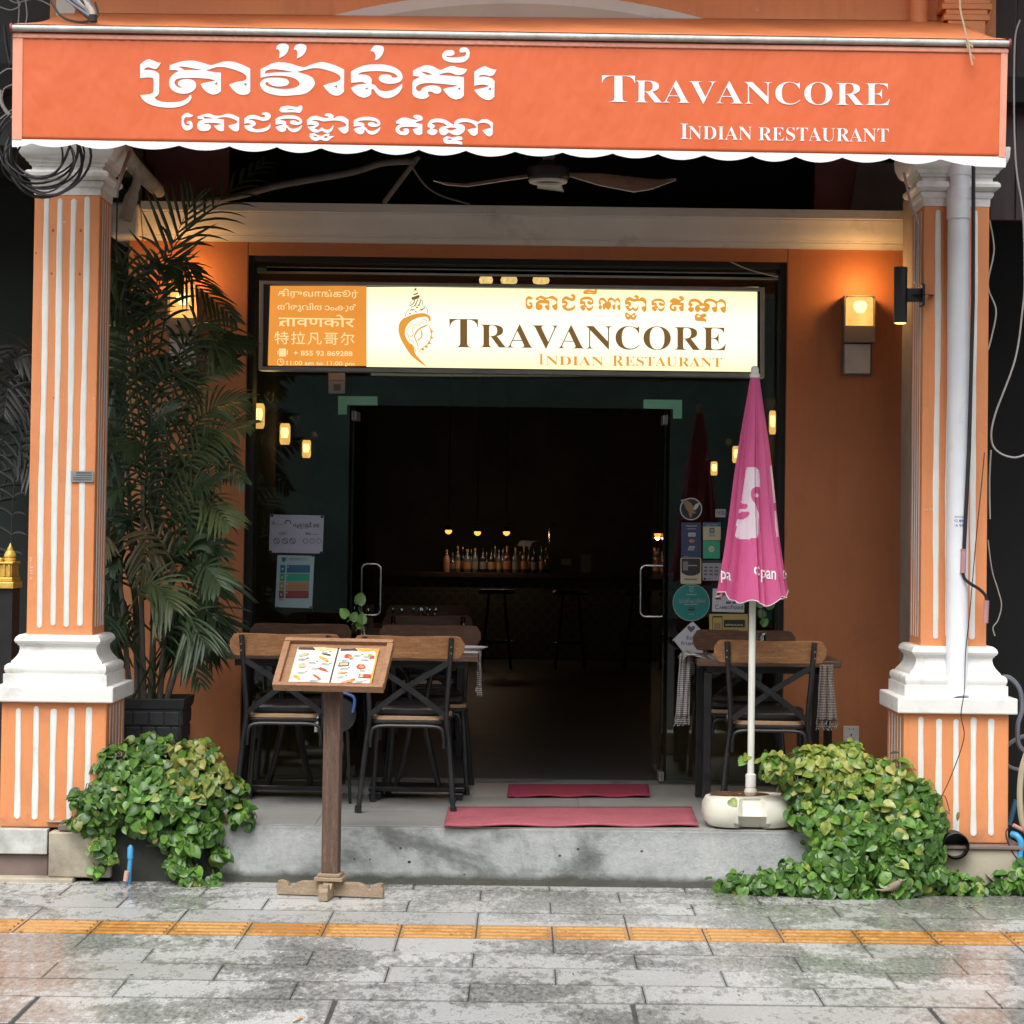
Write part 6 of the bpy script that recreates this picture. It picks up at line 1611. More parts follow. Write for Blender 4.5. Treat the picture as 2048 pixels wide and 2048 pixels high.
# right hand stickers
g_ = 'stickers on the right glass'
t = thing('round_sticker', 'ring sticker with a tan bird shape above the navy card sticker', 'sticker', P(1382, 1018, YP_), g_)
ell(cl(1382, 1018, 20), YP_ - .001, 'disc', M('dark disc', (.012, .016, .02), .5), t, .0008)
mb = MB(); pl_ = lambda x, y: P(x, y, YP_ - .003); pl2 = lambda x, y: P(x, y, YP_ - .0034)
letter_mesh(mb, [cl(1382, 1018, 22.4), cl(1382, 1018, 20.4)], pl_); letter_mesh(mb, [[(1361, 1000), (1371, 998.5), (1366, 1005)]], pl2); letter_mesh(mb, [outline('1388,1013* 1392,1008 1399,1006* 1396,1014 1391,1020* 1387,1018')], pl2)
mb.build('ring', mats_['white'], t)
mb = MB(); letter_mesh(mb, [outline('1365,1000* 1376,1002 1385,1010 1388,1020 1392,1026* 1382,1028 1374,1020 1369,1010'), ], pl2); letter_mesh(mb, [[(1376, 1025), (1385, 1029), (1381.5, 1037)]], pl2); mb.build('bird_shape', mats_['tan'], t)
sticker('card_sticker', 'navy payment sticker with white and orange marks', 'sticker', rr4(1362.5, 1045, 1402, 1115, 1), 'navy', [('r', 1372, 1051, 1394, 1053, 'mid'), ('r', 1374.5, 1057, 1392, 1058.5, 'mid'), ('r', 1376.5, 1065.5, 1391, 1073, 'white'), ('t', 'VISA', 1377.5, 1390, 1072, 5, 'navy'), ('c', 1382, 1082, 3.6, 0, 'orange'), ('c', 1386, 1082, 3.4, 0, 'tan'), ('p', [(1378, 1092), (1390.5, 1092), (1388, 1101), (1375.5, 1101)], 'mid'), ('t', 'JCB', 1379, 1387, 1099, 4, 'navy'), ('r', 1369, 1112, 1377, 1113.2, 'mid')], group=g_)
sticker('label_sticker', 'cream sticker with blue header beside the pink umbrella', 'sticker', rr4(1406, 1045, 1441.5, 1080.5, 2), 'cream', [('r', 1406, 1045, 1441.5, 1053, 'blue'), ('t', 'ABA PAY', 1411, 1436, 1051.5, 3.8, 'mid'), ('r', 1419, 1056, 1429, 1066, 'grey'), ('c', 1424, 1061, 3, 0, 'mid'), ('r', 1418, 1068, 1430, 1073, 'mid')], group=g_)
sticker('label_sticker', 'bright green sticker with pale round tick beside the pink umbrella', 'sticker', rr4(1406, 1081.5, 1440, 1117, 2), 'green', [('c', 1423, 1098, 6.2, 0, 'cream'), ('s_', 0, 'green')][:1] + [('p', [(1420, 1098), (1422, 1100.5), (1427, 1095.5), (1427.5, 1096.5), (1422, 1102), (1419.4, 1099)], 'green')], group=g_)
sticker('label_sticker', 'grey sticker listing small partner logos partly behind the umbrella', 'sticker', rr4(1405, 1126, 1446, 1161, 1), 'mid', [('r', 1405, 1119.5, 1444, 1125.5, 'black')] + [('r', 1408 + 10.5 * i, 1133 + 7 * j, 1415 + 10.5 * i, 1136.5 + 7 * j, 'grey') for i in range(3) for j in range(3)] + [('c', 1409.5, 1157.5, 2.4, 0, 'black'), ('r', 1413, 1157, 1423, 1158.2, 'grey')], group=g_)
sticker('label_sticker', 'dark framed photo sticker with cream foot under the navy one', 'sticker', rr4(1361, 1115.5, 1402.5, 1167.5, 3), 'cream', [('p', rr4(1363, 1117, 1400.5, 1145, 2), 'black'), ('p', outline('1363,1145* 1372,1150 1382,1151.5 1392,1150 1400.5,1145*'), 'black'), ('r', 1374, 1130, 1394, 1132, 'mid'), ('r', 1366, 1123, 1376, 1141, 'dim'), ('t', 'Welcome', 1369, 1395, 1162.5, 5, 'dim')][:4] + [('r', 1368, 1157, 1394, 1160, 'dim')], group=g_)
sticker('round_sticker', 'large round teal sticker with white script', 'sticker', cl(1382.5, 1205, 37), 'teal', [('c', 1382.5, 1205, 37.6, 36.2, 'mid'), ('c', 1383, 1180, 4.2, 2.6, 'mid'), ('r', 1377, 1172.5, 1389, 1174, 'mid'), ('r', 1373, 1188, 1393, 1190, 'mid'), ('t', 'វប្បធម៌សុវត្ថិភាព', 1357, 1410, 1205, 7, 'mid'), ('r', 1368, 1208, 1396, 1209.5, 'mid'), ('r', 1376, 1218, 1390, 1221, 'black'), ('c', 1380, 1215, 1.4, 0, 'black'), ('c', 1386, 1215, 1.4, 0, 'black'), ('r', 1377, 1228, 1388, 1229, 'mid')], group=g_)
sticker('label_sticker', 'white sticker reading CamboFood behind the umbrella pole', 'sticker', [(1425.5, 1177), (1489, 1178), (1488.5, 1225), (1424, 1223)], 'white', [('t', 'C', 1430, 1437, 1218, 8.5, 'grey'), ('t', 'AMBO', 1438, 1461, 1218, 6, 'grey'), ('t', 'Food', 1462, 1486, 1218, 8.5, 'grey'), ('r', 1431, 1196, 1442, 1199, 'black'), ('r', 1473, 1197, 1483, 1199.5, 'black'), ('r', 1452, 1203, 1462, 1207.5, 'grey'), ('r', 1465, 1203, 1472, 1207.5, 'grey'), ('p', [(1454, 1194), (1465, 1194), (1457, 1199)], 'red')], group=g_)
sticker('label_sticker', 'gold sticker with phone outline and dark banner behind the umbrella pole', 'sticker', rr4(1418.5, 1228, 1496, 1272, 1), 'gold', [('p', rr4(1424.5, 1232, 1445, 1266, 2), 'black'), ('p', rr4(1425.7, 1235, 1443.8, 1266, 1), 'gold'), ('p', rr4(1447.5, 1239.5, 1490, 1255, 2), 'black'), ('t', 'amuuve', 1451, 1486, 1251.5, 5.2, 'cream'), ('r', 1428, 1246, 1441, 1258, 'tan'), ('r', 1449, 1259, 1478, 1260.3, 'grey')], group=g_)
sticker('diamond_sticker', 'white diamond sticker reading Eco friendly, cut off by the chair rail', 'sticker', outline('1385,1244* 1389,1246 1424,1284* 1424,1288 1389,1323* 1385,1325 1381,1322 1347.5,1281* 1347,1278 1381,1246*'), 'white', [('p', outline('1382,1265* 1375,1257 1376,1252.5 1379.5,1252 1382.5,1255* 1385.5,1252 1389.5,1253 1390,1257*'), 'grey'), ('t', 'Eco', 1373, 1391, 1279, 7.5, 'grey'), ('t', 'friendly', 1362, 1408, 1290, 7.5, 'grey'), ('p', [(1379, 1307), (1382, 1300), (1385, 1307)], 'black')], group=g_)
sticker('label_sticker', 'small pale VISA sticker left of the umbrella', 'sticker', rr4(1430.5, 1018, 1451, 1034.5, 1), 'mid', [('t', 'VISA', 1434.5, 1456, 1029, 7, 'grey')], group=g_)

# vase with a sprig on the left table; glasses on the right one
def vase(px, Y, lab, h=.12, sprig=True):
    c = Vector((X(px, 1290, Y), Y, FZ + .717)); t = thing('glass_vase' if sprig else 'drinking_glass', lab, 'vase' if sprig else 'glass', c)
    if sprig: prof = [(.028, 0), (.030, .01), (.020, .05), (.011, .08), (.011, .115), (.014, .12)]
    else: prof = [(.026, 0), (.032, .01), (.033, .09), (.034, .11)]
    mb = MB(); mb.lathe(prof, c, 24, cap=False); mb.lathe([(a - .002, b) for a, b in reversed(prof)], c, 24, cap=False); mb.build('glass', m_clear, t, smooth=True)
    return t, c
v_, c = vase(726, 1.10, 'small glass vase holding a pothos sprig on the table behind the menu board')
lv = [(716, 1218, 14, 20), (695, 1243, 12, -40), (703, 1250, 11, 30), (722, 1256, 12, 10), (712, 1262, 9, 60)]
for x, y, s_, an in lv:
    q = P(x, y, 1.10); pts = cr([c + Vector((0, 0, .05)), c + Vector((0, 0, .12)), (c + Vector((0, 0, .12))).lerp(q, .6) + Vector((0, 0, .02)), q], 5)
    MB().tube(pts, .0018, 5).build('stalk', LM[1], v_, smooth=True)
    o = bpy.data.objects.new('leaf', leaf_meshes[4][1]); COL.objects.link(o); o.parent = v_; o.location = q - c + Vector((0, 0, .02)); o.rotation_euler = (R(80), R(an), R(10)); k = s_ * 2 * .0024; o.scale = (k, k, k)
t, c = vase(1518, 1.15, 'clear drinking glass on the right table behind the pole', sprig=False)
sp_ = thing('potted_sprig', 'green glass bottle plant seen behind the umbrella pole', 'plant', P(1525, 1230, 1.3))
for x, y, an in ((1516, 1215, 20), (1528, 1235, -30), (1522, 1250, 50), (1532, 1212, 80)):
    q = P(x, y, 1.3); o = bpy.data.objects.new('leaf', leaf_meshes[1][1]); COL.objects.link(o); o.parent = sp_; o.location = q - sp_.location; o.rotation_euler = (R(80), R(an), 0); o.scale = (.05, .05, .05)
MB().lathe([(.02, .717), (.022, .725), (.02, .80), (.01, .82)], (sp_.location.x, 1.3, FZ), 16).tube([P(1525, 1200, 1.3), Vector((sp_.location.x, 1.3, FZ + .85))], .003, 5).build('bottle', m_clear, sp_, smooth=True)

# cable reel with blue frame behind the stand
Yr = .62
c = P(678, 1430, Yr); t = thing('cable_reel', 'black cable reel with blue carrying frame and hanging white plug behind the menu stand', 'cable reel', (c.x, c.y, c.z))
mb = MB(); r_ = 34 * (Yr - CAM.y) / F
mb.lathe([(r_, -.03), (r_, -.026), (r_ * .6, -.024), (r_ * .6, .024), (r_, .026), (r_, .03)], (0, 0, 0), 32)
mb.v = [(c.x + a, c.y + z_, c.z + b) for a, b, z_ in mb.v]; mb.build('drum', m_black, t, smooth=True)
MB().tube(cr([P(652, 1400, Yr - .05), P(672, 1384, Yr - .05), P(700, 1390, Yr - .05), P(709, 1400, Yr - .05), P(706, 1425, Yr - .05)], 6), .0075, 8).build('frame', M('blue painted steel', (.05, .12, .36), .4), t, smooth=True)
MB().tube(cr([P(655, 1405, Yr - .05), P(648, 1415, Yr - .06), P(636, 1432, Yr - .06)], 5), [.004] * 5 + [.007] * 6, 8).build('cord', MATS['blue painted steel'], t, smooth=True)
MB().tube([P(636, 1432, Yr - .06), P(633, 1446, Yr - .06), P(632, 1464, Yr - .06)], [.004, .010, .008], 10).build('plug', m_white, t, smooth=True)
# stand under it
MB().tube([P(662, 1460, Yr), G(660, 1608, FZ)], .008, 8).tube([P(695, 1460, Yr), G(700, 1606, FZ)], .008, 8).build('stand_legs', m_blackm, t)

# sockets
def socket(px, py, w_, h_, lab, full=True):
    t = thing('wall_socket', lab, 'socket', P(px, py, YW)); c = P(px, py, YW - .006); s_ = (YW - CAM.y) / F; a, b = w_ * s_ / 2, h_ * s_ / 2
    MB().box(c.x - a, c.x + a, YW - .014, YW - .001, c.z - b, c.z + b).build('plate', M('socket plastic', (.72, .72, .68), .4), t, bevel=.003)
    if full:
        mb = MB(); k = .0015
        for dx, dz in ((-.010, .026), (.010, .026), (0, -.004), (-.010, -.026), (.010, -.026)):
            mb.box(c.x + dx - .003, c.x + dx + .003, YW - .0155, YW - .0138, c.z + dz - (.007 if dx == 0 else .0025), c.z + dz + (.007 if dx == 0 else .0025))
        mb.build('pin_hole', m_black, t)
socket(1702, 1468, 31, 32, 'white double socket low on the right orange wall'); socket(371, 1461, 12, 32, 'white switch plate beside the charcoal planter', False)

# ---------------------------------------------------------------- bar at the back
YB_ = 13.2
zbar = Z(1000, 1146, YB_)
t = thing('bar_counter', 'dark patterned bar counter at the back of the room', 'bar', (0, YB_, FZ))
MB().box(-1.5, 1.9, YB_, YB_ + .6, zbar - .05, zbar).build('top', m_darkwood, t, bevel=.004)
def barfront():
    m, n, b = new_mat('patterned bar tile'); g = nd(n, 'ShaderNodeNewGeometry').outputs['Position']
    mp = nd(n, 'ShaderNodeMapping'); mp.inputs['Scale'].default_value = (8, 8, 8); n.links.new(g, mp.inputs[0])
    v = nd(n, 'ShaderNodeTexVoronoi'); v.inputs['Scale'].default_value = 1; v.inputs['Randomness'].default_value = 0; n.links.new(mp.outputs[0], v.inputs[0])
    c = ramp(n, v.outputs[0], [(.30, (.07, .07, .068)), (.40, (.13, .125, .115)), (.5, (.07, .072, .068))]).outputs[0]
    n.links.new(c, b.inputs['Base Color']); b.inputs['Roughness'].default_value = .6; return m
MB().box(-1.45, 1.85, YB_ + .05, YB_ + .55, FZ, zbar - .051).build('front_panel', barfront(), t)
bm_ = [M('bottle ' + n_, c, .12, .1, 9, 0, coat=.8) for n_, c in (('amber', (.10, .035, .012)), ('clear', (.10, .11, .11)), ('green', (.03, .06, .03)), ('terracotta', (.55, .26, .18)), ('dark', (.02, .02, .02)))]
lm_ = [M('label ' + n_, c, .6, .1, 30, 0) for n_, c in (('tan', (.42, .24, .13)), ('orange', (.42, .19, .07)), ('grey', (.22, .21, .20)))]
sB = (YB_ + .15 - CAM.y) / F
bl = [(893, 1098, 3, 0, 12), (915, 1091, 1, 0, 11), (934, 1097, 1, 1, 13), (950, 1095, 1, 2, 12), (966, 1095, 4, 2, 11), (983, 1096, 4, 0, 12), (998, 1097, 1, 0, 9), (1014, 1090, 0, 1, 12), (1031, 1092, 1, 2, 12), (1048, 1089, 0, 1, 12), (1068, 1093, 4, 2, 12), (1083, 1089, 2, 0, 10)]
desc = ['terracotta', 'clear, orange-capped', 'clear, orange-labelled', 'clear, grey-labelled', 'black, slim', 'black, tan-labelled', 'small boxed', 'amber, orange-capped', 'clear, round-bellied', 'amber, tall', 'dark, broad', 'green, slim']
for (x, yt, bi, li, w_), d_ in zip(bl, desc):
    Yb = YB_ + .15; base = Vector((X(x, 1143, Yb), Yb, zbar + .001)); H = (1143 - yt) * sB; r_ = w_ / 2 * sB * (1.05 + .4 * ((x * 7) % 5) / 5)
    t = thing('bottle', d_ + ' bottle in the row on the back bar', 'bottle', base, 'bottles on the bar')
    MB().lathe([(r_ * .9, 0), (r_, .01), (r_, H * .58), (r_ * .8, H * .66), (r_ * .33, H * .76), (r_ * .30, H * .88)], base, 14).build('glass', bm_[bi], t, smooth=True)
    MB().lathe([(r_ * .36, H * .881), (r_ * .36, H)], base, 10).build('cap', lm_[1] if bi in (0, 1, 3) else bm_[4], t, smooth=True)
    MB().lathe([(r_ * 1.02, H * .14), (r_ * 1.02, H * .44)], base, 14, cap=False).build('label', lm_[li], t, smooth=True)
for i, x in enumerate((905, 925, 942, 973, 990, 1006, 1040, 1058, 1092)):
    Yb = YB_ + .38; h_ = .20 + .09 * ((i * 37) % 10) / 10; r_ = .028 + .012 * ((i * 13) % 7) / 7; base = Vector((X(x, 1140, Yb), Yb, zbar + .001))
    t = thing('bottle', ('first', 'second', 'third', 'fourth', 'fifth', 'sixth', 'seventh', 'eighth', 'last')[i] + ' bottle from the left in the dim rear row of the bar', 'bottle', base, 'bottles on the bar')
    MB().lathe([(r_ * .9, 0), (r_, .01), (r_, h_ * .6), (r_ * .35, h_ * .75), (r_ * .3, h_)], base, 12).build('glass', bm_[(1, 4, 2, 0, 1)[i % 5]], t, smooth=True)
    MB().lathe([(r_ * 1.02, h_ * .15), (r_ * 1.02, h_ * .42)], base, 12, cap=False).build('label', lm_[i % 3], t, smooth=True)
for i, (x, y) in enumerate(((897, 1062), (955, 1065), (1013, 1065), (1315, 1068))):
    Yb = YB_ - .2 if i < 3 else 8.0; c = P(x, y, Yb); s_ = (Yb - CAM.y) / F; r_ = (7 if i < 3 else 4.5) * s_
    t = thing('pendant_lamp', ('left', 'middle', 'right', 'lone')[i] + (' of three glowing pendant bulbs over the bottles' if i < 3 else ' glowing bulb above the right door handle'), 'pendant lamp', c, 'glowing pendant bulbs')
    MB().lathe([(r_ * .25, -r_ * .9), (r_ * .8, -r_ * .55), (r_, 0), (r_ * .7, r_ * .55), (r_ * .3, r_ * .8)], c, 18).build('bulb', EM('orange bulb glow', (1, .36, .07), 1.25) if 'orange bulb glow' not in MATS else MATS['orange bulb glow'], t, smooth=True)
    MB().lathe([(r_ * 1.3, r_ * .3), (r_ * .9, r_ * 1.1), (r_ * .2, r_ * 1.6)], c, 18, cap=False).tube([c + Vector((0, 0, r_ * 1.5)), Vector((c.x, c.y, 3.19))], .006, 6).build('shade', m_black, t, smooth=True)
point('bar_glow', (X(955, 1062, YB_) , YB_ - .05, Z(955, 1080, YB_)), .5, (1, .80, .62), .1)
MB_ = thing('bar_shelf', 'pale glass shelf and folded cloth right of the bottles', 'shelf', P(1060, 1090, YB_ + .4))
ell(outline('1034,1092* 1040,1083 1050,1081 1064,1082 1078,1080* 1064,1086 1062,1093*'), YB_ + .35, 'cloth', mats_['mid'], MB_, .02)
MB().tube(cr([P(1099, 1086, YB_ + .3), P(1099, 1056, YB_ + .3), P(1104, 1050, YB_ + .3), P(1112, 1047, YB_ + .3)], 5), .012, 8).build('rail', m_chrome, MB_, smooth=True)
rect(MB(), 1162, 1109, 1182, 1145, YB_ + .1, .02).build('card', mats_['dim'], MB_); rect(MB(), 1122, 1118, 1142, 1130, YB_ + .1, .02).build('card', mats_['dim'], MB_)
# table inside the left pane with glasses
Yi = 3.3; t = thing('dining_table', 'dark dining table with glasses just inside the door', 'table', (X(830, 1250, Yi), Yi, FZ))
zt_ = Z(830, 1252, Yi)
MB().box(X(740, 1250, Yi), X(930, 1250, Yi), Yi - .35, Yi + .35, zt_ - .04, zt_).build('top', m_table, t, bevel=.005)
for s in (-1, 1):
    for r_ in (-1, 1): MB().box(t.location.x + s * .28 - .02, t.location.x + s * .28 + .02, Yi + r_ * .28 - .02, Yi + r_ * .28 + .02, FZ, zt_ - .041).build('leg', m_black, t)
for i, x in enumerate((796, 836, 850, 862)):
    b = Vector((X(x, 1250, Yi), Yi - .1 + .05 * i, zt_ + .001)); g_2 = thing('wine_glass', ('leftmost', 'second', 'third', 'rightmost')[i] + ' faint glass on the inner dining table', 'glass', b, 'glasses on the inner table')
    MB().lathe([(.03, 0), (.004, .006), (.004, .05), (.03, .075), (.033, .11)], b, 18, cap=False).build('glass', m_clear, g_2, smooth=True)

# ---------------------------------------------------------------- pipes, wires, fan
Ypp = Yc - .149 - .055
t = thing('downpipe', 'white plastic downpipe running down the right column', 'downpipe', P(1918, 900, Ypp))
a, b = P(1917, 412, Ypp), P(1913, 1372, Ypp)
MB().tube([a, P(1916, 900, Ypp), b, P(1918, 1397, Ypp - .02)], .0485, 24).build('pipe', m_pvc, t, smooth=True)
MB().tube([P(1917, 396, Ypp), P(1917, 438, Ypp)], .053, 24).build('collar', m_pvc, t, smooth=True)
MB().tube([P(1920, 330, Ypp + .02), P(1920, 378, Ypp + .01), P(1918, 400, Ypp)], [.046, .045, .047], 24).tube([P(1920, 318, Ypp + .02), P(1920, 352, Ypp + .02)], .053, 24).tube([P(1919, 378, Ypp), P(1918, 398, Ypp)], .054, 24).build('elbow', m_pvc, t, smooth=True)
mb = MB(); pl_ = lambda x, y: P(x, y, Ypp - .0500 - .0 + ((x - 1915) / 1e4) ** 2) 
def onpipe(x, y):
    d = ray(x, y); q = P(x, y, Ypp); cx_ = X(1916, y, Ypp); dx = q.x - cx_; dy = math.sqrt(max(0, .0492 ** 2 - dx * dx)); return Vector((q.x, Ypp - dy, q.z))
text(mb, '092 897', 1899, 1927, 1044, 5.5, onpipe, slope=.03, offset=.01); text(mb, '016 930', 1899, 1927, 1053, 5.5, onpipe, slope=.03, offset=.01); text(mb, 'សូមទាក់ទង', 1906, 1924, 1035, 3.5, onpipe, slope=.03)
mb.build('stamp', M('blue stamp ink', (.05, .09, .30), .5), t)
Yk = Ypp - .052
t = thing('cable_conduit', 'dark flexible conduit with dusty pink couplings down the right column', 'conduit', P(1945, 700, Yk))
MB().tube([P(1947, 325, Yk), P(1946, 600, Yk), P(1938, 900, Yk), P(1928, 1100, Yk)], .0092, 12).build('conduit', m_rubber, t, smooth=True)
MB().tube([P(1927, 1098, Yk), P(1926, 1146, Yk)], .0125, 16).tube([P(1927, 1098, Yk), P(1927, 1101, Yk)], .014, 16).tube([P(1926, 1143, Yk), P(1926, 1146, Yk)], .014, 16).build('coupling', m_pink, t, smooth=True)
MB().tube(cr([P(1926, 1146, Yk), P(1930, 1158, Yk), P(1942, 1168, Yk), P(1958, 1178, Yk + .02), P(1970, 1190, Yk + .03), P(1973, 1202, Yk + .03)], 6), .0072, 10).build('conduit', m_rubber, t, smooth=True)
MB().tube([P(1973, 1201, Yk + .03), P(1971, 1246, Yk + .03)], .0125, 16).build('coupling', m_pink, t, smooth=True)
def wire(pts, Y, r, mat, lab, name='wire', cat='wire', n=7, group='loose wires'):
    pp = [P(q[0], q[1], Y + (q[2] if len(q) > 2 else 0)) for q in pts]
    t = MB().tube(cr(pp, n), r, 6).build(name, mat, smooth=True); tag(t, lab, cat, group); return t
wire([(1969, 905), (1962, 980), (1952, 1080), (1940, 1220), (1931, 1310), (1929, 1380, -.12), (1922, 1430, -.13), (1928, 1475, -.13), (1905, 1545, -.13), (1880, 1600, -.15)], Yk + .005, .0022, m_rubber, 'thin dark wire trailing down the right column and pedestal')
wire([(1979, 440), (1988, 500), (1976, 570), (1992, 620), (1984, 670), (1976, 700)], .3, .004, m_wirew, 'pale wavy wire hugging the right edge of the column top')
wire([(2040, 40), (2030, 80), (2028, 200), (2032, 330), (2046, 430), (2049, 560), (2045, 620), (2030, 720), (1990, 830), (1983, 880), (1998, 905), (2030, 915), (2060, 905)], .2, .0045, m_wirew, 'long pale cable looping down the right picture edge')
wire([(1982, 900), (1979, 960), (1980, 1038)], .3, .004, m_wirew, 'short pale cable stub beside the right column')
wire([(1976, 1080), (1984, 1140), (1996, 1180), (2003, 1210), (1996, 1240), (1986, 1255), (1990, 1272)], .35, .003, m_wirew, 'frayed grey wire end right of the column base')
wire([(1920, 0), (1921, 20), (1930, 60), (1938, 90), (1941, 112), (1945, 130)], YA - .05, .004, M('straw twine', (.52, .40, .26), .8), 'straw twine tied over the right end of the awning bar', 'twine', 'twine', group=None)
wire([(1932, 80), (1945, 95), (1941, 84), (1934, 92), (1948, 118)], YA - .045, .003, MATS['straw twine'], 'loose twine ends knotted on the awning bar at right', 'twine', 'twine', group=None)
# coil of black cable in front of the left capital
t = thing('cable_coil', 'thick coil of black cables hanging before the left column top', 'cable coil', P(85, 330, -.1), None)
rc = random.Random(5)
for k in range(9):
    cx_, cy_ = 84 + rc.uniform(-16, 16), 305 + rc.uniform(-26, 22); rx_, ry_ = rc.uniform(52, 82), rc.uniform(46, 82)
    pp = [P(cx_ + rx_ * math.cos(a) + 3 * math.sin(3 * a + k), cy_ + ry_ * math.sin(a), -.11 + .035 * math.sin(a * 2 + k) - .006 * k) for a in [2 * math.pi * i / 36 for i in range(36)]]
    MB().tube(pp, rc.choice((.0045, .006, .0075)), 7, closed=True).build('loop', m_rubber, t, smooth=True)
t = thing('cable_bundle', 'dusty bundle of cables and brackets crossing the top left of the awning', 'cables', P(160, 20, -.6))
for k in range(9):
    o = k * 6
    MB().tube(cr([P(95 + o * .6, -60, -.3), P(130 + o, -5 + k, -.5), P(165 + o * .5, 22 + (k % 3) * 5, -.6), P(186, 38 + (k % 2) * 3, -.62)], 6), rc.choice((.006, .009, .013)), 8).build('cable', rc.choice((m_rubber, m_cond, m_grey)), t, smooth=True)
MB().tube(cr([P(96, -10, -.5), P(120, 30, -.55), P(150, 43, -.58), P(178, 42, -.6), P(196, 30, -.6), P(190, 5, -.55)], 6), .005, 7).build('cable', m_rubber, t, smooth=True)
MB().tube([P(186, 30, -.62), P(186, 44, -.62)], .018, 12).build('clamp', m_black, t)
for i, pts in enumerate(([(10, -10), (30, 5), (70, -2), (100, 10)], [(0, 14), (22, 20), (40, 10), (30, -5)], [(35, -5), (38, 20), (36, 50)], [(50, -5), (54, 30), (50, 50)], [(0, 147), (14, 138), (26, 138)], [(0, 238), (20, 222), (30, 218)], [(4, 195), (8, 178), (22, 170), (30, 168)], [(8, 50), (12, 90), (22, 130), (24, 60)], [(0, 180), (3, 205), (14, 225), (26, 235)])):
    wire(pts, .1, .003 if i not in (8, 7) else .009, m_grey if i != 7 else m_rubber, ['wispy cable crossing the top left corner', 'curled cable in the top left corner', 'left of two short hanging pale wires at top left', 'right of two short hanging pale wires at top left', 'short wire end at left beside the awning', 'lower slanting wire left of the awning', 'small wire arc left of the awning', 'black cable tuft left of the awning corner', 'grey conduit ring left of the awning'][i])
# bracket and conduits under the left awning end
t = thing('old_conduit', 'dusty pale conduits running under the awning beside the left column top', 'conduit', P(270, 330, .4))
m_dust = M('dusty plaster pipe', (.34, .31, .26), .85, .25, 9, .6, 40)
MB().tube(cr([P(232, 285, .3), P(262, 325, .5), P(300, 365, .9), P(318, 382, 1.2)], 6), [.045 - .012 * i / 18 for i in range(19)], 12).build('pipe', m_dust, t, smooth=True)
MB().tube(cr([P(268, 330, .5), P(276, 355, .55), P(258, 410, .6), P(250, 440, .6)], 6), [.022] * 10 + [.032] * 9, 10).build('pipe', m_dust, t, smooth=True)
MB().tube(cr([P(232, 395, .12), P(236, 372, .12), P(250, 330, .2), P(262, 300, .3)], 6), .010, 10).build('pipe', m_grey, t, smooth=True)
t = thing('old_conduit', 'bent grey conduits crossing the dark gap below the awning centre', 'conduit', P(700, 340, 1.4))
MB().tube(cr([P(400, 400, 1.45), P(470, 393, 1.45), P(560, 370, 1.4), P(700, 345, 1.4), P(765, 326, 1.35), P(830, 322, 1.3)], 7), .018, 10).build('pipe', M('dim grey conduit', (.13, .125, .12), .8, .2, 12, .4), t, smooth=True)
MB().tube([P(838, 312, 1.3), P(768, 405, 1.5)], .013, 10).build('pipe', MATS['dim grey conduit'], t, smooth=True)
MB().tube(cr([P(822, 330, 1.3), P(850, 370, 1.4), P(885, 392, 1.45), P(940, 408, 1.5)], 6), .005, 7).build('wire', MATS['dim grey conduit'], t, smooth=True)
wire([(1808, 345), (1815, 380), (1822, 410), (1835, 450), (1833, 520), (1832, 565)], .08, .006, m_grey, 'dusty cable down the inner side of the right column to the spot light')
wire([(1460, 523), (1500, 540), (1555, 554)], 1.66, .004, m_wirew, 'pale slanting cord at the top right of the sign')
# ceiling fan
Yfn = .95
c = P(1096, 357, Yfn); t = thing('ceiling_fan', 'dusty ceiling fan half hidden under the awning hem', 'fan', c)
m_fan = M('dusty fan enamel', (.72, .75, .68), .5, .25, 7, .3)
s_ = (Yfn - CAM.y) / F
MB().lathe([(.001, -.012), (28 * s_, -.012)], c, 30, cap=False).build('hub_plate', m_black, t, smooth=True)
mb = MB(); mb.tube([c + Vector((34 * s_ * math.cos(a), 34 * s_ * math.sin(a), -.012)) for a in [2 * math.pi * i / 32 for i in range(32)]], .013, 8, closed=True); mb.build('hub_ring', M('pale fan enamel', (.55, .55, .50), .45), t, smooth=True)
MB().lathe([(40 * s_, -.01), (43 * s_, .01), (42 * s_, .05), (20 * s_, .075), (10 * s_, .09)], c, 30, cap=False).build('motor', m_black, t, smooth=True)
MB().lathe([(10 * s_, .09), (30 * s_, .20), (30 * s_, .21)], c, 24, cap=False).tube([c + Vector((0, 0, .1)), Vector((c.x, c.y, 3.62))], .012, 8).build('canopy_cup', M('fan grey', (.28, .27, .25), .5), t, smooth=True)
def blade(pts, mat):
    vs = [P(x, y, Yfn + dy) for x, y, dy in pts]; n = len(vs) // 2
    mb = MB().add(vs, [(i, i + 1, 2 * n - 2 - i, 2 * n - 1 - i) for i in range(n - 1)]); o = mb.build('blade', mat, t); o.modifiers.new('thickness', 'SOLIDIFY').thickness = .004
blade([(1138, 347, 0), (1200, 348, .02), (1280, 357, .05), (1320, 361, .06), (1352, 358, .06), (1352, 361, .06), (1300, 380, -.1), (1268, 385, -.14), (1200, 372, -.1), (1140, 354, -.02)], m_fan)
blade([(1056, 350, 0), (1000, 358, -.05), (930, 369, -.1), (895, 367, -.1), (868, 363, -.1), (866, 362, -.1), (895, 371, -.16), (936, 374, -.18), (1000, 364, -.12), (1056, 356, -.05)], m_fan)
o = MB(); a = c + Vector((0, .04, .01)); vs = [a + Vector((-.05, 0, 0)), a + Vector((.05, 0, 0)), a + Vector((.09, .6, .02)), a + Vector((-.05, .62, .04))]; o.add(vs, [(0, 1, 2, 3)]); o = o.build('blade', m_fan, t); o.modifiers.new('thickness', 'SOLIDIFY').thickness = .004

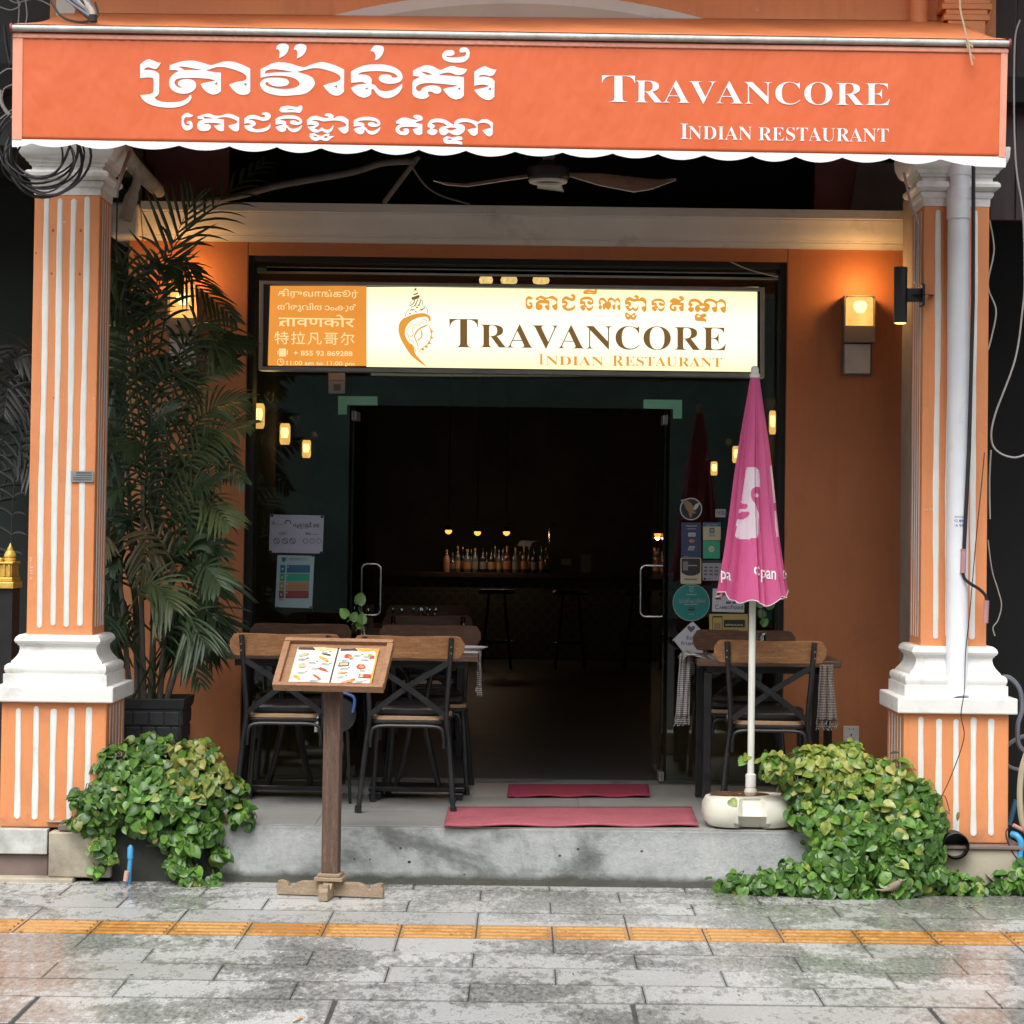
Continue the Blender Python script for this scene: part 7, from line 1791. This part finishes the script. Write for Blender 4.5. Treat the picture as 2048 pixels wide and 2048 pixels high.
# blue and beige pipes low down
t = thing('blue_pipe', 'short blue capped pipe rising from the pavement in the small bush', 'pipe', G(258, 1770))
q0 = P(257, 1770, -.09)
MB().tube([q0, P(259, 1735, -.09), P(261, 1715, -.09)], .0105, 14).build('pipe', m_blue, t, smooth=True)
MB().tube([P(260.5, 1717, -.09), P(261, 1696, -.09), P(261.5, 1690, -.09)], [.0135, .0135, .006], 16).build('cap', m_blue, t, smooth=True)
MB().tube([P(254, 1742, -.115), P(251, 1762, -.115)], .011, 10).build('tape', M('pink tape', (.55, .33, .27), .6), t)
t = thing('blue_pipe', 'blue elbow pipe with black wire at the lower right edge', 'pipe', G(2038, 1760))
MB().tube(cr([P(2024, 1668, .0), P(2034, 1672, -.02), P(2042, 1684, -.03), P(2042, 1700, -.03)], 5), .0145, 14).tube([P(2042, 1698, -.03), P(2036, 1757, -.03)], .0115, 14).build('pipe', m_blue, t, smooth=True)
MB().tube([P(2032, 1600, .15), P(2018, 1650, .15)], .012, 12).build('pipe', M('dim blue pipe', (.03, .12, .20), .5), t, smooth=True)
MB().tube([P(2026, 1650, -.02), P(2046, 1660, -.02)], .009, 10).build('valve', M('salmon plastic', (.55, .28, .22), .6), t, smooth=True)
wire([(2018, 1655), (2012, 1665), (2016, 1685), (2030, 1712), (2050, 1728)], -.03, .003, m_rubber, 'black wire arching over the blue elbow pipe')
wire([(2001, 1355), (2020, 1356), (2040, 1380), (2044, 1420), (2036, 1450), (2038, 1490), (2060, 1510)], .25, .011, m_cond, 'thick grey conduit bending out behind the right pedestal', 'grey_pipe', 'pipe', group=None)
wire([(2010, 1495), (2030, 1480), (2060, 1468)], .4, .010, m_cond, 'middle grey pipe beside the right pedestal', 'grey_pipe', 'pipe', group=None)
wire([(2010, 1528), (2030, 1538), (2060, 1540)], .4, .009, m_cond, 'lower grey pipe beside the right pedestal', 'grey_pipe', 'pipe', group=None)
wire([(2056, 1500), (2044, 1540), (2040, 1590), (2044, 1640), (2056, 1670)], -.02, .014, m_hose, 'coiled beige hose cut by the right picture edge', 'garden_hose', 'hose', group=None)

# golden spirit house top at far left
Yg_ = .6; c = P(18, 1176, Yg_); s_ = (Yg_ - CAM.y) / F
t = thing('spirit_house', 'small golden shrine with a bud-shaped spire at the left edge', 'shrine', c)
def gb(x0, x1, y0, y1, d, nm='tier'): return MB().box(X(x0, y0, Yg_), X(x1, y0, Yg_), Yg_ - d / 2, Yg_ + d / 2, Z(18, y1, Yg_), Z(18, y0, Yg_)).build(nm, m_gold, t, bevel=.004)
gb(-40, 36, 1163, 1176, .20); gb(-38, 33, 1154, 1162.6, .18); gb(-34, 31, 1128, 1153.6, .15, 'body'); gb(-36, 34, 1123, 1127.7, .17)
gb(-36, 10, 1116, 1122.7, .12)
b0 = P(21, 1123, Yg_)
MB().lathe([(12 * s_, 0), (12.5 * s_, 5 * s_), (10 * s_, 7 * s_), (12 * s_, 10 * s_), (11.5 * s_, 15 * s_), (8 * s_, 21 * s_), (6 * s_, 23 * s_), (6 * s_, 26 * s_), (3 * s_, 31 * s_), (.5 * s_, 37 * s_)], (b0.x, Yg_ - .01, b0.z), 18).build('spire', m_gold, t, smooth=True)
for x in (2, 14, 24):
    MB().box(X(x, 1130, Yg_), X(x + 4, 1130, Yg_), Yg_ - .085, Yg_ - .076, Z(18, 1153, Yg_), Z(18, 1129, Yg_)).build('column', m_gold, t, bevel=.002)
MB().box(-2.55, -2.40, Yg_ - .08, Yg_ + .08, 0, Z(18, 1177, Yg_)).build('post', m_black, t)

# little bird, cigarette end, debris
c = G(1788, 1800)
t = thing('sparrow', 'small brown sparrow on the paving in front of the right bush', 'bird', c)
m_bird = M('sparrow feathers', (.24, .19, .14), .8, .3, 60, .5, 200); k = .00215
mb = MB(); body = [(1762, 1783, .002), (1772, 1782, .006), (1780, 1779, .013), (1787, 1775, .018), (1794, 1770, .016), (1799, 1766, .010), (1802, 1763, .003)]
mb.tube([P(x, y - 2, c.y) for x, y, _ in body], [r_ for _, _, r_ in body], 14); mb.build('body', m_bird, t, smooth=True)
MB().tube([P(1796, 1766, c.y), P(1800, 1762, c.y), P(1804, 1761, c.y)], [.010, .012, .007], 12).tube([P(1804, 1761, c.y), P(1809, 1762, c.y)], [.004, .0008], 6).build('head', m_bird, t, smooth=True)
MB().tube([P(1768, 1781, c.y), P(1750, 1779, c.y)], [.006, .003], 8).build('tail', m_bird, t, smooth=True)
for x in (1785, 1789): MB().tube([P(x, 1780, c.y), P(x - 2, 1789, c.y), P(x + 3, 1790.5, c.y - .01)], .0016, 5).build('leg', M('sparrow leg', (.3, .2, .14), .6), t)
c = G(590, 2040); t = thing('cigarette_end', 'crushed cigarette end on the kerb', 'cigarette end', c)
MB().tube([G(583, 2044, .005), G(596, 2038, .006)], .0045, 10).build('paper', M('burnt paper', (.55, .50, .42), .8), t); MB().tube([G(596, 2038, .006), G(604, 2036, .006)], .0048, 10).build('filter', M('filter tan', (.55, .28, .12), .8), t)
rg = random.Random(8); mb = MB()
for k in range(150):
    if k < 70: p = G(rg.uniform(1380, 2000), rg.uniform(1790, 1818), .004)
    elif k < 90: p = G(rg.uniform(180, 460), rg.uniform(1766, 1780), .004)
    else: p = G(rg.uniform(0, 2048), rg.uniform(1800, 2040), .004)
    a = rg.uniform(0, 3.1); L = rg.uniform(.004, .03) if k < 90 else rg.uniform(.003, .010); d = Vector((math.cos(a), math.sin(a) * .6, 0)) * L
    mb.bar(p - d, p + d + Vector((0, 0, rg.uniform(0, .006))), rg.uniform(.001, .003), .0015)
o = mb.build('leaf_litter', M('dead litter', (.045, .032, .02), .9, .4, 40)); o['kind'] = 'stuff'; o['label'] = 'scattered dark twigs and crumbs on the paving'
for i, (x, y, lb_2) in enumerate(((100, 1776, 'dark dead leaf near the left stone block'), (97, 1802, 'curled black dead leaf on the left paving'))):
    p = G(x, y, .006); vs, fs = heart(.4, .3, .8); t = MB().add([p + Vector((a * .035, b * .035 - .02, .006 + c_ * .02)) for a, b, c_ in vs], fs).build('dead_leaf', MATS['dead litter'], smooth=True); tag(t, lb_2, 'leaf')
# dust splashes of mortar on the step lip
mb = MB()
for k in range(10):
    p = P(rg.uniform(560, 1380), rg.uniform(1690, 1760), -.001); mb.lathe([(rg.uniform(.003, .009), 0), (.001, .001)], (0, 0, 0), 8); n_ = 16
    mb.v[-n_:] = [(p.x + a, -.0005 - c_ * .5, p.z + b * .8) for a, b, c_ in mb.v[-n_:]]
mb.build('chip', m_grout, step)

# ---------------------------------------------------------------- the far side of the street (seen only in reflections)
t = thing('opposite_building', 'long dark row building across the street behind the viewer', 'building', (0, -30, 0))
MB().box(-45, 45, -36, -31, -.15, 11).build('wall', M('opposite wall', (.20, .29, .25), .8, .4, .4, .2), t)
w0 = MB().box(-1, 1, -31.06, -31.002, 0, 2).build('window', M('opposite window', (.02, .03, .03), .2), t)
me = w0.data
for i in range(14):
    for j in range(3):
        if i or j: o = w0.copy(); COL.objects.link(o)
        else: o = w0
        o.location = (-39 + 6 * i, 0, .8 + 3.4 * j)

# chalk marks on the columns
mb = MB(); Yq = Yc - .149 - .002
vs_, f_ = font_polys('w-3SI s', -.004); a = min(v[0] for v in vs_); b = max(v[0] for v in vs_)
mb.add([P(60 + v * 9, 1113 + (u - a) / (b - a) * 46, Yq) for u, v in vs_], f_); mb.build('chalk_mark', M('chalk', (.75, .62, .50), .9), colL)
mb = MB(); text(mb, 'wz14', 1846, 1866, 1021, 5.5, lambda x, y: P(x, y, Yq), offset=-.004); mb.build('chalk_mark', MATS['chalk'], colR)
for x in (905, 955, 1013): point('bulb_light', P(x - 8 if x < 910 else x, 1072, YB_ - .2), .5, (1, .65, .35), .02)

# dim furniture deeper in the room
def stool(x, Y, lab):
    t = thing('bar_stool', lab, 'stool', (x, Y, FZ), 'bar stools before the counter')
    MB().lathe([(.02, .70), (.17, .705), (.175, .725), (.16, .745), (.02, .75)], (x, Y, FZ), 22).build('seat', m_black, t, smooth=True)
    for k in range(4):
        a = R(45 + 90 * k); c_, s_ = math.cos(a), math.sin(a)
        MB().tube([(x + .10 * c_, Y + .10 * s_, FZ + .705), (x + .20 * c_, Y + .20 * s_, FZ)], .012, 8).build('leg', m_blackm, t, smooth=True)
    MB().tube([(x + .165 * math.cos(R(q)), Y + .165 * math.sin(R(q)), FZ + .25) for q in range(0, 360, 20)], .009, 6, closed=True).build('foot_ring', m_blackm, t, smooth=True)
for x, lb_2 in ((-.25, 'left'), (.45, 'middle'), (1.1, 'right')): stool(x, 11.6, lb_2 + ' of three dark bar stools before the patterned counter')
for x, Y, rz, lb_2 in ((-.55, 3.0, 8, 'dark chair tucked at the near side of the inner dining table'), (-.62, 4.6, 182, 'dark chair behind the inner dining table')):
    o = copy_tree(chd); o.location = (x, Y, FZ); o.rotation_euler.z = R(rz); o['label'] = lb_2; o['group'] = 'dark chairs in the dining room'
